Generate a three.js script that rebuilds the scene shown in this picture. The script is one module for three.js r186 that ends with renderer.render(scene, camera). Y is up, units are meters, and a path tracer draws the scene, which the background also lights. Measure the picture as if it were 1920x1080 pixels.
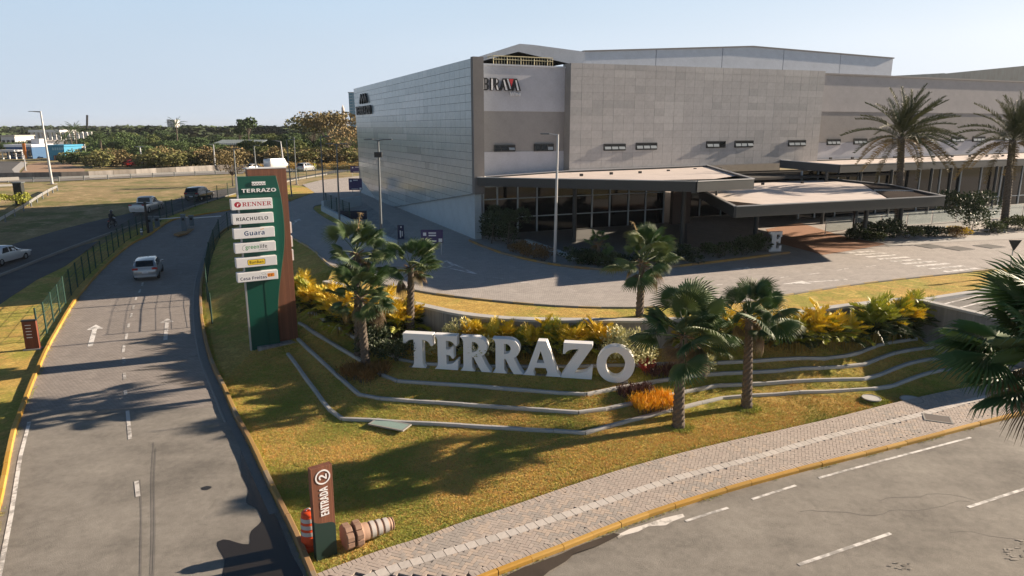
import * as THREE from 'three';
import { mergeGeometries, mergeVertices, toCreasedNormals } from 'three/addons/utils/BufferGeometryUtils.js';
import { RoundedBoxGeometry } from 'three/addons/geometries/RoundedBoxGeometry.js';
import { TextGeometry } from 'three/addons/geometries/TextGeometry.js';
import { MarchingCubes } from 'three/addons/objects/MarchingCubes.js';
import { FontLoader } from 'three/addons/loaders/FontLoader.js';

// ---------------------------------------------------------------- camera
const H = 11, F = 1300, PITCH = Math.atan(300 / 1300), SP = Math.sin(PITCH), CP = Math.cos(PITCH);
const scene = new THREE.Scene();
const camera = new THREE.PerspectiveCamera(2 * Math.atan(540 / F) * 180 / Math.PI, 1920 / 1080, 0.3, 6000);
camera.position.set(0, H, 0);
camera.rotation.set(-PITCH, 0, 0);
// ---------------------------------------------------------------- sun, sky, exposure
const rad = Math.PI / 180;
const SUN_AZ = 20.5 * rad, SUN_EL = 19 * rad;                       // from +x towards the far side
const sunDir = new THREE.Vector3(Math.cos(SUN_AZ) * Math.cos(SUN_EL), Math.sin(SUN_EL), -Math.sin(SUN_AZ) * Math.cos(SUN_EL));
const sun = new THREE.DirectionalLight(new THREE.Color().setRGB(1, 0.82, 0.63), 5);
sun.position.copy(sunDir).multiplyScalar(200); sun.target.position.set(0, 0, -40);
sun.position.add(sun.target.position);
sun.castShadow = true; sun.shadow.mapSize.set(4096, 4096);
Object.assign(sun.shadow.camera, { left: -120, right: 120, top: 90, bottom: -60, near: 1, far: 500 });
scene.add(sun, sun.target);
const renderer = new THREE.WebGLRenderer({ antialias: true });
renderer.toneMapping = THREE.LinearToneMapping;
renderer.toneMappingExposure = 2.25;
renderer.shadowMap.enabled = true;
renderer.setSize(1024, 576);
{
  const w = 512, h = 256, data = new Float32Array(w * h * 4);
  const low = [0.235, 0.277, 0.33], mid = [0.20, 0.277, 0.36], zen = [0.004, 0.026, 0.064];
  for (let j = 0; j < h; j++) for (let i = 0; i < w; i++) {
    const th = ((j + 0.5) / h - 0.5) * Math.PI, ph = ((i + 0.5) / w - 0.5) * 2 * Math.PI, el = th / rad;
    const dx = Math.cos(ph) * Math.cos(th), dy = Math.sin(th), dz = Math.sin(ph) * Math.cos(th);
    const g = Math.acos(Math.min(1, Math.max(-1, dx * sunDir.x + dy * sunDir.y + dz * sunDir.z))) / rad;
    const k = (j * w + i) * 4;
    for (let c = 0; c < 3; c++) {
      let v;
      if (el < 0) v = low[c] * 0.6;
      else if (el < 11) { const s = el / 11; v = low[c] + (mid[c] - low[c]) * s; }
      else v = zen[c] + (mid[c] - zen[c]) * Math.exp(-(el - 11) / 6.5);
      v += [0.52, 0.43, 0.33][c] * Math.exp(-g / 38) * (el < 0 ? 0.5 : 0.12 + 0.88 * Math.exp(-Math.max(0, el - 6) / 9));
      if (el > 0) v *= 1 + 0.05 * (fbm(i / 512 * 24, j / 256 * 60, 24, 19, 4) - 0.5) * (el < 40 ? 1 : 0.3);
      data[k + c] = v;
    }
    data[k + 3] = 1;
  }
  const t = new THREE.DataTexture(data, w, h, THREE.RGBAFormat, THREE.FloatType);
  t.mapping = THREE.EquirectangularReflectionMapping; t.magFilter = THREE.LinearFilter; t.minFilter = THREE.LinearFilter; t.needsUpdate = true;
  scene.background = t; scene.environment = t;
}
// ---------------------------------------------------------------- helpers: random, noise, placing
function rng(seed) { let s = seed >>> 0; return () => { s = (s + 0x6D2B79F5) >>> 0; let t = s; t = Math.imul(t ^ (t >>> 15), t | 1); t ^= t + Math.imul(t ^ (t >>> 7), t | 61); return ((t ^ (t >>> 14)) >>> 0) / 4294967296; }; }
const R0 = rng(7);
const rr = (a, b, r = R0) => a + (b - a) * r();
const V3 = (x, y, z) => new THREE.Vector3(x, y, z);
function hash2(x, y, s) { let h = Math.imul(x, 374761393) + Math.imul(y, 668265263) + Math.imul(s, 974711) | 0; h = Math.imul(h ^ (h >>> 13), 1274126177); return ((h ^ (h >>> 16)) >>> 0) / 4294967296; }
function vnoise(x, y, per, s) {
  const xi = Math.floor(x), yi = Math.floor(y), fx = x - xi, fy = y - yi, m = (a) => ((a % per) + per) % per;
  const u = fx * fx * (3 - 2 * fx), v = fy * fy * (3 - 2 * fy);
  const a = hash2(m(xi), m(yi), s), b = hash2(m(xi + 1), m(yi), s), c = hash2(m(xi), m(yi + 1), s), d = hash2(m(xi + 1), m(yi + 1), s);
  return a + (b - a) * u + (c - a) * v + (a - b - c + d) * u * v;
}
function fbm(x, y, per, s, o = 4) { let v = 0, a = 0.5, t = 0; for (let i = 0; i < o; i++) { v += a * vnoise(x, y, per, s + i); t += a; x *= 2; y *= 2; per *= 2; a *= 0.55; } return v / t; }
const smooth = (a, b, x) => { const t = Math.min(1, Math.max(0, (x - a) / (b - a))); return t * t * (3 - 2 * t); };
const clamp = (x, a = 0, b = 1) => Math.min(b, Math.max(a, x));
// a surface point of the place from its direction as seen from the drone; heights are known
function ray(px, py) { const u = (px - 960) / F, v = (py - 540) / F; return V3(u, -v * CP - SP, v * SP - CP); }
function G(px, py, h = 0) { const r = ray(px, py), t = (h - H) / r.y; return V3(r.x * t, h, r.z * t); }
const P = 2.5;                                                       // the plaza lies this high above the street
const slope = (d) => P * smooth(45, 97, d);                          // the ground climbs away from the street
function onGround(px, py, f) { let h = 0, p = G(px, py, h); for (let i = 0; i < 30; i++) { h += 0.6 * (f(p.x, -p.z) - h); p = G(px, py, h); } return p; }
const S = (px, py) => onGround(px, py, (x, d) => slope(d));
const PL = (px, py, dy = 0) => G(px, py, P + dy);

const ORD = ['first', 'second', 'third', 'fourth', 'fifth', 'sixth', 'seventh', 'eighth', 'ninth', 'tenth', 'eleventh', 'twelfth', 'thirteenth', 'fourteenth', 'fifteenth', 'sixteenth', 'seventeenth', 'eighteenth', 'nineteenth', 'twentieth'];
const used = new Map();
function numbered(name) { const n = used.get(name) || 0; used.set(name, n + 1); return n ? `${name}_${String(n).padStart(3, '0')}` : name; }
const shade = (m) => { m.castShadow = true; m.receiveShadow = true; return m; };
function thing(name, label, category, pos = [0, 0, 0], turn = 0, group) {
  const o = new THREE.Group(); o.name = numbered(name); scene.add(o);
  o.position.set(...pos); o.rotation.y = turn; o.userData = { label, category };
  if (group) o.userData.group = group;
  return o;
}
function tag(o, label, category, group) { o.userData = { label, category }; if (group) o.userData.group = group; return o; }
function part(parent, name, geo, mat, label) {
  const m = shade(new THREE.Mesh(geo, mat)); m.name = parent === scene ? numbered(name) : name; parent.add(m);
  if (label) m.userData.label = label;
  return m;
}
function sub(parent, name) { const g = new THREE.Group(); g.name = name; parent.add(g); return g; }
function struct(name, geo, mat, label) { const m = part(scene, name, geo, mat); m.userData = { kind: 'structure', label, category: name.split('_').pop() }; return m; }
function stuff(o, label, category) { o.userData = { kind: 'stuff', label, category }; return o; }
function dup(root, pos, turn, label, scale = 1) {
  const r = root.clone(); r.name = numbered(root.name.replace(/_\d{3}$/, '')); scene.add(r);
  r.position.set(...pos); r.rotation.y = turn; r.scale.multiplyScalar(scale);
  r.userData = { ...root.userData }; if (label) r.userData.label = label;
  return r;
}
const mg = (list) => { const l = list.map((g) => { const n = g.index ? g.toNonIndexed() : g; for (const k of Object.keys(n.attributes)) if (!['position', 'normal', 'uv'].includes(k)) n.deleteAttribute(k); if (!n.attributes.uv) n.setAttribute('uv', new THREE.BufferAttribute(new Float32Array(n.attributes.position.count * 2), 2)); return n; }); return mergeGeometries(l); };
const bx = (w, h, d, x = 0, y = 0, z = 0, ry = 0) => { const g = new THREE.BoxGeometry(w, h, d); if (ry) g.rotateY(ry); return g.translate(x, y, z); };
const cyl = (r0, r1, h, x = 0, y = 0, z = 0, n = 12) => new THREE.CylinderGeometry(r1, r0, h, n).translate(x, y + h / 2, z);   // stands on y
const rbox = (w, h, d, r, x = 0, y = 0, z = 0, s = 2) => new RoundedBoxGeometry(w, h, d, s, r).translate(x, y, z);
function bar(a, b, r, n = 6, r2 = r) { const d = b.clone().sub(a), g = new THREE.CylinderGeometry(r2, r, d.length(), n); g.translate(0, d.length() / 2, 0); g.applyQuaternion(new THREE.Quaternion().setFromUnitVectors(V3(0, 1, 0), d.normalize())); return g.translate(a.x, a.y, a.z); }
function beam(a, b, w, h) { const d = b.clone().sub(a), L = d.length(), g = new THREE.BoxGeometry(w, h, L); const m = new THREE.Matrix4().lookAt(b, a, V3(0, 1, 0)); g.applyMatrix4(m); const c = a.clone().add(b).multiplyScalar(0.5); return g.translate(c.x, c.y, c.z); }
function triUV(g, s = 1) {
  if (g.index) g = g.toNonIndexed();
  const p = g.attributes.position, uv = new Float32Array(p.count * 2), a = V3(), b = V3(), c = V3(), n = V3();
  for (let i = 0; i < p.count; i += 3) {
    a.fromBufferAttribute(p, i); b.fromBufferAttribute(p, i + 1); c.fromBufferAttribute(p, i + 2);
    n.copy(b).sub(a).cross(V3().copy(c).sub(a)); const ax = Math.abs(n.x), ay = Math.abs(n.y), az = Math.abs(n.z);
    [a, b, c].forEach((q, k) => { const [u, v] = ay >= ax && ay >= az ? [q.x, q.z] : ax > az ? [q.z, q.y] : [q.x, q.y]; uv[(i + k) * 2] = u * s; uv[(i + k) * 2 + 1] = v * s; });
  }
  g.setAttribute('uv', new THREE.BufferAttribute(uv, 2)); return g;
}
// polygon laid over a height function, cut into cells
function clipHalf(poly, axis, k, sgn) {
  const out = [];
  for (let i = 0; i < poly.length; i++) {
    const a = poly[i], b = poly[(i + 1) % poly.length], da = sgn * (a[axis] - k), db = sgn * (b[axis] - k);
    if (da >= 0) out.push(a);
    if ((da > 0 && db < 0) || (da < 0 && db > 0)) { const t = da / (da - db); out.push([a[0] + (b[0] - a[0]) * t, a[1] + (b[1] - a[1]) * t]); }
  }
  return out;
}
function drape(poly, cell, hf, holes = []) {                          // poly of [x, d]
  const xs = poly.map((p) => p[0]), ds = poly.map((p) => p[1]);
  const x0 = Math.min(...xs), x1 = Math.max(...xs), d0 = Math.min(...ds), d1 = Math.max(...ds);
  const pos = [], uv = [];
  const nx = Math.max(1, Math.ceil((x1 - x0) / cell)), nd = Math.max(1, Math.ceil((d1 - d0) / cell));
  const cx = (x1 - x0) / nx, cd = (d1 - d0) / nd;
  for (let i = 0; i < nx; i++) {
    let col = clipHalf(clipHalf(poly, 0, x0 + i * cx, 1), 0, x0 + (i + 1) * cx, -1);
    if (col.length < 3) continue;
    for (let j = 0; j < nd; j++) {
      const q = clipHalf(clipHalf(col, 1, d0 + j * cd, 1), 1, d0 + (j + 1) * cd, -1);
      if (q.length < 3) continue;
      const v2 = q.map((p) => new THREE.Vector2(p[0], p[1]));
      let ar = 0; for (let k = 0; k < v2.length; k++) { const a = v2[k], b = v2[(k + 1) % v2.length]; ar += a.x * b.y - b.x * a.y; }
      if (Math.abs(ar) < 1e-7) continue;
      for (const f of THREE.ShapeUtils.triangulateShape(v2, [])) {
        let [a, b, c] = f.map((k) => v2[k]);
        const cr = (b.x - a.x) * (c.y - a.y) - (c.x - a.x) * (b.y - a.y);
        if (Math.abs(cr) < 1e-9) continue;
        if (cr < 0) [b, c] = [c, b];
        for (const p of [a, b, c]) { pos.push(p.x, hf(p.x, p.y), -p.y); uv.push(p.x, p.y); }
      }
    }
  }
  let g = new THREE.BufferGeometry();
  g.setAttribute('position', new THREE.Float32BufferAttribute(pos, 3)); g.setAttribute('uv', new THREE.Float32BufferAttribute(uv, 2));
  g = mergeVertices(g, 1e-3); g.computeVertexNormals(); return g;
}
const xd = (v) => [v.x, -v.z];
function inside(poly, x, d) { let c = false; for (let i = 0, j = poly.length - 1; i < poly.length; j = i++) { const [xi, yi] = poly[i], [xj, yj] = poly[j]; if ((yi > d) !== (yj > d) && x < (xj - xi) * (d - yi) / (yj - yi) + xi) c = !c; } return c; }
// even points along a line of [x, d]
function resample(pts, step) {
  const c = new THREE.CurvePath(); for (let i = 0; i + 1 < pts.length; i++) c.add(new THREE.LineCurve3(V3(pts[i][0], 0, pts[i][1]), V3(pts[i + 1][0], 0, pts[i + 1][1])));
  const L = c.getLength(), n = Math.max(1, Math.round(L / step)), out = [];
  for (let i = 0; i <= n; i++) { const p = c.getPoint(i / n); out.push([p.x, p.z]); }
  return out;
}
function curved(pts, n = 60) { const c = new THREE.CatmullRomCurve3(pts.map((p) => V3(p[0], 0, p[1])), false, 'centripetal'); return c.getSpacedPoints(n).map((p) => [p.x, p.z]); }
function offsetLine(pts, o) { return pts.map((p, i) => { const a = pts[Math.max(0, i - 1)], b = pts[Math.min(pts.length - 1, i + 1)]; const dx = b[0] - a[0], dd = b[1] - a[1], L = Math.hypot(dx, dd) || 1; return [p[0] + dd / L * o, p[1] - dx / L * o]; }); }   // + is to the right of the way
const stripPoly = (pts, o0, o1) => [...offsetLine(pts, o0), ...offsetLine(pts, o1).reverse()];
// ---------------------------------------------------------------- textures and materials
function tex(size, metres, f, srgb = true) {
  const d = new Uint8Array(size * size * 4);
  for (let j = 0; j < size; j++) for (let i = 0; i < size; i++) { const c = f(i / size, j / size, i, j), k = (j * size + i) * 4; d[k] = clamp(c[0]) * 255; d[k + 1] = clamp(c[1]) * 255; d[k + 2] = clamp(c[2]) * 255; d[k + 3] = 255; }
  const t = new THREE.DataTexture(d, size, size); t.wrapS = t.wrapT = THREE.RepeatWrapping; t.magFilter = THREE.LinearFilter; t.minFilter = THREE.LinearMipmapLinearFilter; t.generateMipmaps = true;
  if (srgb) t.colorSpace = THREE.SRGBColorSpace; t.repeat.set(1 / metres, 1 / metres); t.needsUpdate = true; return t;
}
const enc = (l) => { const f = (x) => x <= 0.0031308 ? 12.92 * x : 1.055 * Math.pow(x, 1 / 2.4) - 0.055; return Array.isArray(l) ? l.map(f) : f(l); };   // linear value to the stored one
const mixc = (a, b, t) => a.map((v, i) => v + (b[i] - v) * t);
const lin = (r, g, b) => new THREE.Color().setRGB(r, g, b);
const M = (color, roughness = 0.8, o = {}) => new THREE.MeshStandardMaterial({ color: Array.isArray(color) ? lin(...color) : color, roughness, ...o });
const MP = (color, roughness, o = {}) => new THREE.MeshPhysicalMaterial({ color: Array.isArray(color) ? lin(...color) : color, roughness, ...o });
const grey = (v) => [v, v, v];
const T = {};
T.asphalt = tex(1024, 9, (u, v) => { const a = fbm(u * 6, v * 6, 6, 11, 4), b = hash2(u * 1024 | 0, v * 1024 | 0, 5), c = fbm(u * 60, v * 60, 60, 3, 2), s = fbm(u * 3 + 5, v * 14, 14, 21, 3); const k = 0.205 + 0.12 * (a - 0.5) + 0.09 * (b - 0.5) + 0.06 * (c - 0.5) + 0.09 * (s - 0.5); return enc([k * 1.03, k * 0.985, k * 0.93]); });
T.asphaltBump = tex(512, 2, (u, v) => { const b = hash2(u * 512 | 0, v * 512 | 0, 8) * 0.6 + fbm(u * 100, v * 100, 100, 9, 2) * 0.4; return grey(b); }, false);
// concrete blocks too small to tell apart: only tone and a fine grain of joints
T.block = tex(1024, 3.2, (u, v) => {
  const n = 32, row = Math.floor(v * n), x = u * 16 + (row & 1 ? 0.5 : 0), col = Math.floor(x), fx = x - col, fy = v * n - row;
  const j = Math.min(Math.min(fx, 1 - fx) * 2, Math.min(fy, 1 - fy)) < 0.09 ? 0.5 : 1, t = hash2(((col % 16) + 16) % 16, row, 77), a = fbm(u * 5, v * 5, 5, 31, 4), g = hash2(u * 1024 | 0, v * 1024 | 0, 4);
  const k = (0.42 + 0.09 * (t - 0.5) + 0.12 * (a - 0.5) + 0.05 * (g - 0.5)) * j; return enc([k, k * 0.955, k * 0.89]);
});
T.blockBump = tex(1024, 3.2, (u, v) => { const n = 32, row = Math.floor(v * n), x = u * 16 + (row & 1 ? 0.5 : 0), col = Math.floor(x), fx = x - col, fy = v * n - row; const e = Math.min(Math.min(fx, 1 - fx) * 2, Math.min(fy, 1 - fy)); return grey(smooth(0.02, 0.16, e) * 0.85 + 0.15 * hash2(col, row, 5)); }, false);
T.grass = tex(1024, 13, (u, v) => {
  const a = fbm(u * 7, v * 7, 7, 41, 5), b = fbm(u * 26, v * 26, 26, 47, 3), f = fbm(u * 190, v * 190, 190, 51, 2), h = hash2(u * 1024 | 0, v * 1024 | 0, 6);
  let c = mixc([0.27, 0.185, 0.055], [0.17, 0.165, 0.03], smooth(0.40, 0.62, a * 0.7 + b * 0.3)); c = mixc(c, [0.36, 0.26, 0.09], smooth(0.52, 0.75, b) * 0.6);
  const k = 0.55 + 0.6 * f + 0.35 * (h - 0.5); return enc(c.map((x) => x * k));
});
T.grassBump = tex(512, 1.7, (u, v) => grey(0.5 * fbm(u * 60, v * 60, 60, 61, 2) + 0.5 * hash2(u * 512 | 0, v * 512 | 0, 9)), false);
T.field = tex(1024, 28, (u, v) => {
  const a = fbm(u * 8, v * 8, 8, 71, 5), b = fbm(u * 30, v * 30, 30, 73, 4), h = hash2(u * 1024 | 0, v * 1024 | 0, 3);
  let c = mixc([0.34, 0.25, 0.115], [0.20, 0.185, 0.055], smooth(0.46, 0.62, a)); c = mixc(c, [0.42, 0.30, 0.17], smooth(0.55, 0.72, b) * 0.7);
  const q = fbm(u * 120, v * 120, 120, 79, 2); c = mixc(c, [0.13, 0.14, 0.04], smooth(0.6, 0.75, q) * 0.7); return enc(c.map((x) => x * (0.75 + 0.5 * b + 0.5 * (q - 0.5) + 0.35 * (h - 0.5))));
});
T.concrete = tex(1024, 5, (u, v) => { const a = fbm(u * 5, v * 5, 5, 81, 5), s = fbm(u * 40, v * 1.0, 40, 83, 3), s2 = fbm(u * 120, v * 3, 120, 85, 2), g = hash2(u * 1024 | 0, v * 1024 | 0, 2); const k = 0.30 + 0.14 * (a - 0.5) + 0.16 * (s - 0.5) + 0.08 * (s2 - 0.5) + 0.03 * (g - 0.5); return enc([k, k * 0.98, k * 0.95]); });
T.plain = tex(512, 4, (u, v) => { const a = fbm(u * 4, v * 4, 4, 91, 5), g = fbm(u * 100, v * 100, 100, 93, 2); return grey(enc(0.80 + 0.22 * (a - 0.5) + 0.16 * (g - 0.5))); });
T.stone = tex(512, 1.4, (u, v) => { const g = fbm(u * 80, v * 24, 80, 95, 3), a = fbm(u * 6, v * 6, 6, 97, 3); return grey(enc(0.82 + 0.22 * (g - 0.5) + 0.14 * (a - 0.5))); });
T.wood = tex(512, 1.2, (u, v) => { const n = 30, s = Math.floor(u * n), f = u * n - s, e = f < 0.16 ? 0.55 : 1, t = hash2(s, 1, 5), g = fbm(u * 200, v * 6, 200, 99, 3); const k = (0.8 + 0.25 * (t - 0.5) + 0.3 * (g - 0.5)) * e; return enc([0.245 * k, 0.095 * k, 0.052 * k]); });
T.bark = tex(256, 0.6, (u, v) => { const a = fbm(u * 12, v * 30, 30, 101, 4); const k = 0.5 + a; return enc([0.11 * k, 0.092 * k, 0.075 * k]); });
T.roof = tex(512, 6, (u, v) => { const a = fbm(u * 6, v * 6, 6, 111, 4), s = fbm(u * 30, v * 3, 30, 113, 3), n = (v * 12) % 1; const k = (0.60 + 0.16 * (a - 0.5) + 0.12 * (s - 0.5)) * (n < 0.06 ? 0.86 : 1); return enc([k, k * 0.97, k * 0.94]); });
T.worn = tex(512, 2.6, (u, v) => { const a = fbm(u * 14, v * 14, 14, 121, 4), g = hash2(u * 512 | 0, v * 512 | 0, 7), b = fbm(u * 4, v * 4, 4, 123, 3), k = smooth(0.52, 0.66, a * 0.75 + g * 0.25 + (b - 0.5) * 0.35); return enc(mixc([0.80, 0.78, 0.75], [0.27, 0.255, 0.24], k * 0.85)); });
const mat = {
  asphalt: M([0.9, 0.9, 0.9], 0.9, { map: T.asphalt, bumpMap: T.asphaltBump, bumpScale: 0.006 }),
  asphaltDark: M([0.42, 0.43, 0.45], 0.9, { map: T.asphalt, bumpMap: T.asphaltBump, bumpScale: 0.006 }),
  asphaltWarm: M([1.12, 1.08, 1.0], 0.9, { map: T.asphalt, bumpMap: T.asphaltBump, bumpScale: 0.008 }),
  block: M([1.06, 1.02, 1.02], 0.88, { map: T.block, bumpMap: T.blockBump, bumpScale: 0.006 }),
  blockRoad: M([0.74, 0.69, 0.67], 0.88, { map: T.block, bumpMap: T.blockBump, bumpScale: 0.008 }),
  blockBrown: M([0.95, 0.52, 0.33], 0.88, { map: T.block, bumpMap: T.blockBump, bumpScale: 0.006 }),
  slabLight: M([0.55, 0.53, 0.50], 0.85, { map: T.plain }),
  grass: M([2.3, 2.2, 1.8], 1, { map: T.grass, bumpMap: T.grassBump, bumpScale: 0.03 }),
  field: M(0xffffff, 1, { map: T.field }),
  soil: M([0.10, 0.075, 0.055], 1, { map: T.plain }),
  concrete: M([1, 1, 1], 0.85, { map: T.concrete }),
  concreteLight: M([0.60, 0.59, 0.57], 0.85, { map: T.plain }),
  kerbWhite: M([0.56, 0.55, 0.53], 0.85, { map: T.plain }),
  kerbYellow: [M([0.66, 0.36, 0.055], 0.75, { map: T.plain }), M([0.58, 0.33, 0.06], 0.8, { map: T.plain }), M([0.70, 0.41, 0.09], 0.75, { map: T.plain })],
  kerbWorn: [M([0.42, 0.25, 0.11], 0.85, { map: T.plain }), M([0.36, 0.27, 0.17], 0.85, { map: T.plain }), M([0.48, 0.29, 0.09], 0.85, { map: T.plain })],
  kerbGrey: M([0.36, 0.345, 0.32], 0.88, { map: T.plain }),
  paint: M(0xffffff, 0.8, { map: T.worn }),
  white: M([0.78, 0.78, 0.79], 0.5), whiteRough: M([0.80, 0.80, 0.81], 0.6, { map: T.plain }),
  black: M([0.015, 0.015, 0.016], 0.5), darkMetal: M([0.045, 0.05, 0.052], 0.45, { metalness: 0.4 }),
  galv: M([0.45, 0.46, 0.47], 0.45, { metalness: 0.5 }), galvDark: M([0.16, 0.18, 0.19], 0.5, { metalness: 0.4 }),
  fence: M([0.008, 0.045, 0.032], 0.6),
  wood: M(0xffffff, 0.6, { map: T.wood }),
  green: M([0.002, 0.075, 0.052], 0.4), bark: M(0xffffff, 0.95, { map: T.bark }),
  glass: MP([0.009, 0.011, 0.012], 0.05, { specularIntensity: 1 }),
};
// ================================================================ THE GROUND
const pS = (l) => l.map(([x, y]) => xd(S(x, y)));                     // points on the climbing ground
const pP = (l, dy = 0) => l.map(([x, y]) => xd(PL(x, y, dy)));        // points on the plaza
// ---- lines of the entrance road
const roadR = curved(pS([[600, 1130], [575, 1075], [551, 1015], [504, 917], [462, 828], [436, 778], [417, 733], [394, 683], [382, 638], [375, 593], [374, 555], [378, 520], [388, 480], [402, 450], [428, 428], [470, 412], [515, 402]]), 90);
const roadL = curved(pS([[-40, 1130], [-16, 1020], [0, 961], [21, 858], [30, 813], [42, 778], [62, 725], [84, 671], [115, 612], [152, 553], [200, 499], [250, 457], [279, 443], [330, 412], [380, 403], [424, 396], [470, 386], [545, 376]]), 90);
// ---- pavement along the street
const walkIn = curved(pS([[520, 1112], [602, 1077], [655, 1057], [730, 1030], [780, 1015], [855, 987], [960, 952], [1060, 917], [1160, 885], [1260, 857], [1360, 832], [1460, 810], [1560, 787], [1660, 762], [1780, 735], [1860, 722], [1980, 704], [2140, 682]]), 80);
const walkOut = curved(pS([[800, 1136], [880, 1102], [960, 1070], [1060, 1032], [1160, 992], [1260, 957], [1380, 920], [1500, 887], [1620, 857], [1735, 827], [1810, 807], [1905, 783], [2040, 752], [2200, 722]]), 80);
// ---- the wall that holds the plaza, and the wing wall at its right end
const wallTop = curved(pP([[606, 527], [665, 544], [740, 562], [815, 579], [865, 589], [940, 597], [1020, 600], [1140, 601], [1219, 601], [1373, 595], [1497, 585], [1600, 573], [1700, 562], [1722, 562]], 0.08), 60);
const wing = [xd(G(1722, 562, P + 0.08)), xd(G(1850, 591, P + 0.08)), xd(G(1985, 622, P + 0.08))];
const wallBaseH = (px) => { const k = [[606, 2.3], [665, 1.9], [740, 1.45], [815, 1.2], [865, 1.1], [1020, 1.1], [1219, 1.25], [1373, 1.5], [1497, 1.72], [1600, 1.55], [1700, 1.0], [1730, 0.85]]; for (let i = 1; i < k.length; i++) if (px <= k[i][0]) { const t = (px - k[i - 1][0]) / (k[i][0] - k[i - 1][0]); return k[i - 1][1] + (k[i][1] - k[i - 1][1]) * t; } return 0.8; };
// ---- loop road on the plaza
const loopLeft = curved(pP([[590, 361], [545, 378], [522, 392], [516, 408], [528, 430], [547, 445], [587, 469], [624, 502], [690, 529], [772, 545], [840, 556], [1020, 574], [1150, 579], [1280, 576], [1400, 567], [1480, 554], [1613, 534], [1813, 512], [1960, 498], [2200, 478]]), 120);
// ---- heights of the lawn: control points, joined by a smooth surface
const terr = {
  D: [[540, 663], [575, 711], [604, 750], [632, 785], [760, 792], [894, 799], [1000, 806], [1103, 812], [1177, 789], [1220, 778], [1285, 763], [1357, 745], [1450, 739], [1560, 734], [1663, 728], [1787, 692]],
  C: [[559, 635], [618, 690], [680, 745], [760, 750], [894, 759], [1000, 767], [1100, 774], [1192, 753], [1288, 733], [1341, 722], [1450, 717], [1560, 711], [1630, 710], [1780, 668]],
  B: [[561, 605], [620, 641], [678, 676], [719, 704], [731, 713], [894, 723], [1000, 732], [1096, 739], [1156, 727], [1240, 712], [1326, 700], [1450, 695], [1560, 689], [1613, 685], [1750, 650]],
  A: [[574, 587], [620, 609], [666, 633], [715, 655], [763, 679], [817, 683], [900, 686], [1000, 687], [1090, 687], [1200, 685], [1326, 680], [1392, 678], [1560, 671], [1607, 662], [1717, 634]],
};
const terrDrop = { D: 0.8, C: 0.6, B: 0.28, A: 0.1 };
const terrH = { D: 0.12, C: 0.34, B: 0.58, A: 0.82 };
const ctl = [];                                                      // [x, d, h above slope]
const addCtl = (x, d, h) => ctl.push([x, d, h - slope(d)]);
roadR.forEach((p, i) => { if (i % 4 === 0) addCtl(p[0], p[1], slope(p[1])); });
walkIn.forEach((p, i) => { if (i % 4 === 0) addCtl(p[0], p[1], slope(p[1])); });
for (const k in terr) terr[k].forEach(([x, y], i) => { const right = smooth(1500, 1760, x); const h = terrH[k] * (1 - terrDrop[k] * right); const p = G(x, y, h + 0.05); addCtl(p.x, -p.z, h); });
{ const pxs = [606, 665, 740, 815, 865, 940, 1020, 1140, 1219, 1373, 1497, 1600, 1700]; pxs.forEach((px) => { let best = wallTop[0], bd = 1e9; for (const p of wallTop) { const q = 960 + F * p[0] / (p[1] * CP + (H - P) * SP); if (Math.abs(q - px) < bd) { bd = Math.abs(q - px); best = p; } } addCtl(best[0], best[1] - 0.1, wallBaseH(px)); }); }
for (const [t, h] of [[0.15, 0.62], [0.4, 0.3], [0.7, 0.04]]) addCtl(wing[0][0] + (wing[1][0] - wing[0][0]) * t - 0.1, wing[0][1] + (wing[1][1] - wing[0][1]) * t, h); addCtl(wing[1][0], wing[1][1], 0.0); addCtl(wing[2][0], wing[2][1], 0);
loopLeft.forEach((p, i) => { if (p[1] > 44 && p[0] < 0 && i % 3 === 0) addCtl(p[0], p[1], P); });
{ const p = G(510, 652, 0.2); addCtl(p.x, -p.z, 0.2); const q = G(600, 548, 2.0); addCtl(q.x, -q.z, 2.05); }
const N = ctl.length, wts = (() => {
  const A = ctl.map((a, i) => [...ctl.map((b, j) => -Math.hypot(a[0] - b[0], a[1] - b[1]) - (i === j ? 0.02 : 0)), a[2]]);
  for (let i = 0; i < N; i++) { let m = i; for (let r = i + 1; r < N; r++) if (Math.abs(A[r][i]) > Math.abs(A[m][i])) m = r;[A[i], A[m]] = [A[m], A[i]]; for (let r = i + 1; r < N; r++) { const f = A[r][i] / A[i][i]; if (f) for (let c = i; c <= N; c++) A[r][c] -= f * A[i][c]; } }
  const w = new Array(N); for (let i = N - 1; i >= 0; i--) { let s = A[i][N]; for (let c = i + 1; c < N; c++) s -= A[i][c] * w[c]; w[i] = s / A[i][i]; } return w;
})();
const lawnH = (x, d) => { let b = 0; for (let i = 0; i < N; i++) b -= wts[i] * Math.hypot(x - ctl[i][0], d - ctl[i][1]); return slope(d) + Math.max(-0.02, b); };
const L = (px, py) => onGround(px, py, lawnH);                        // a point on the lawn

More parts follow.
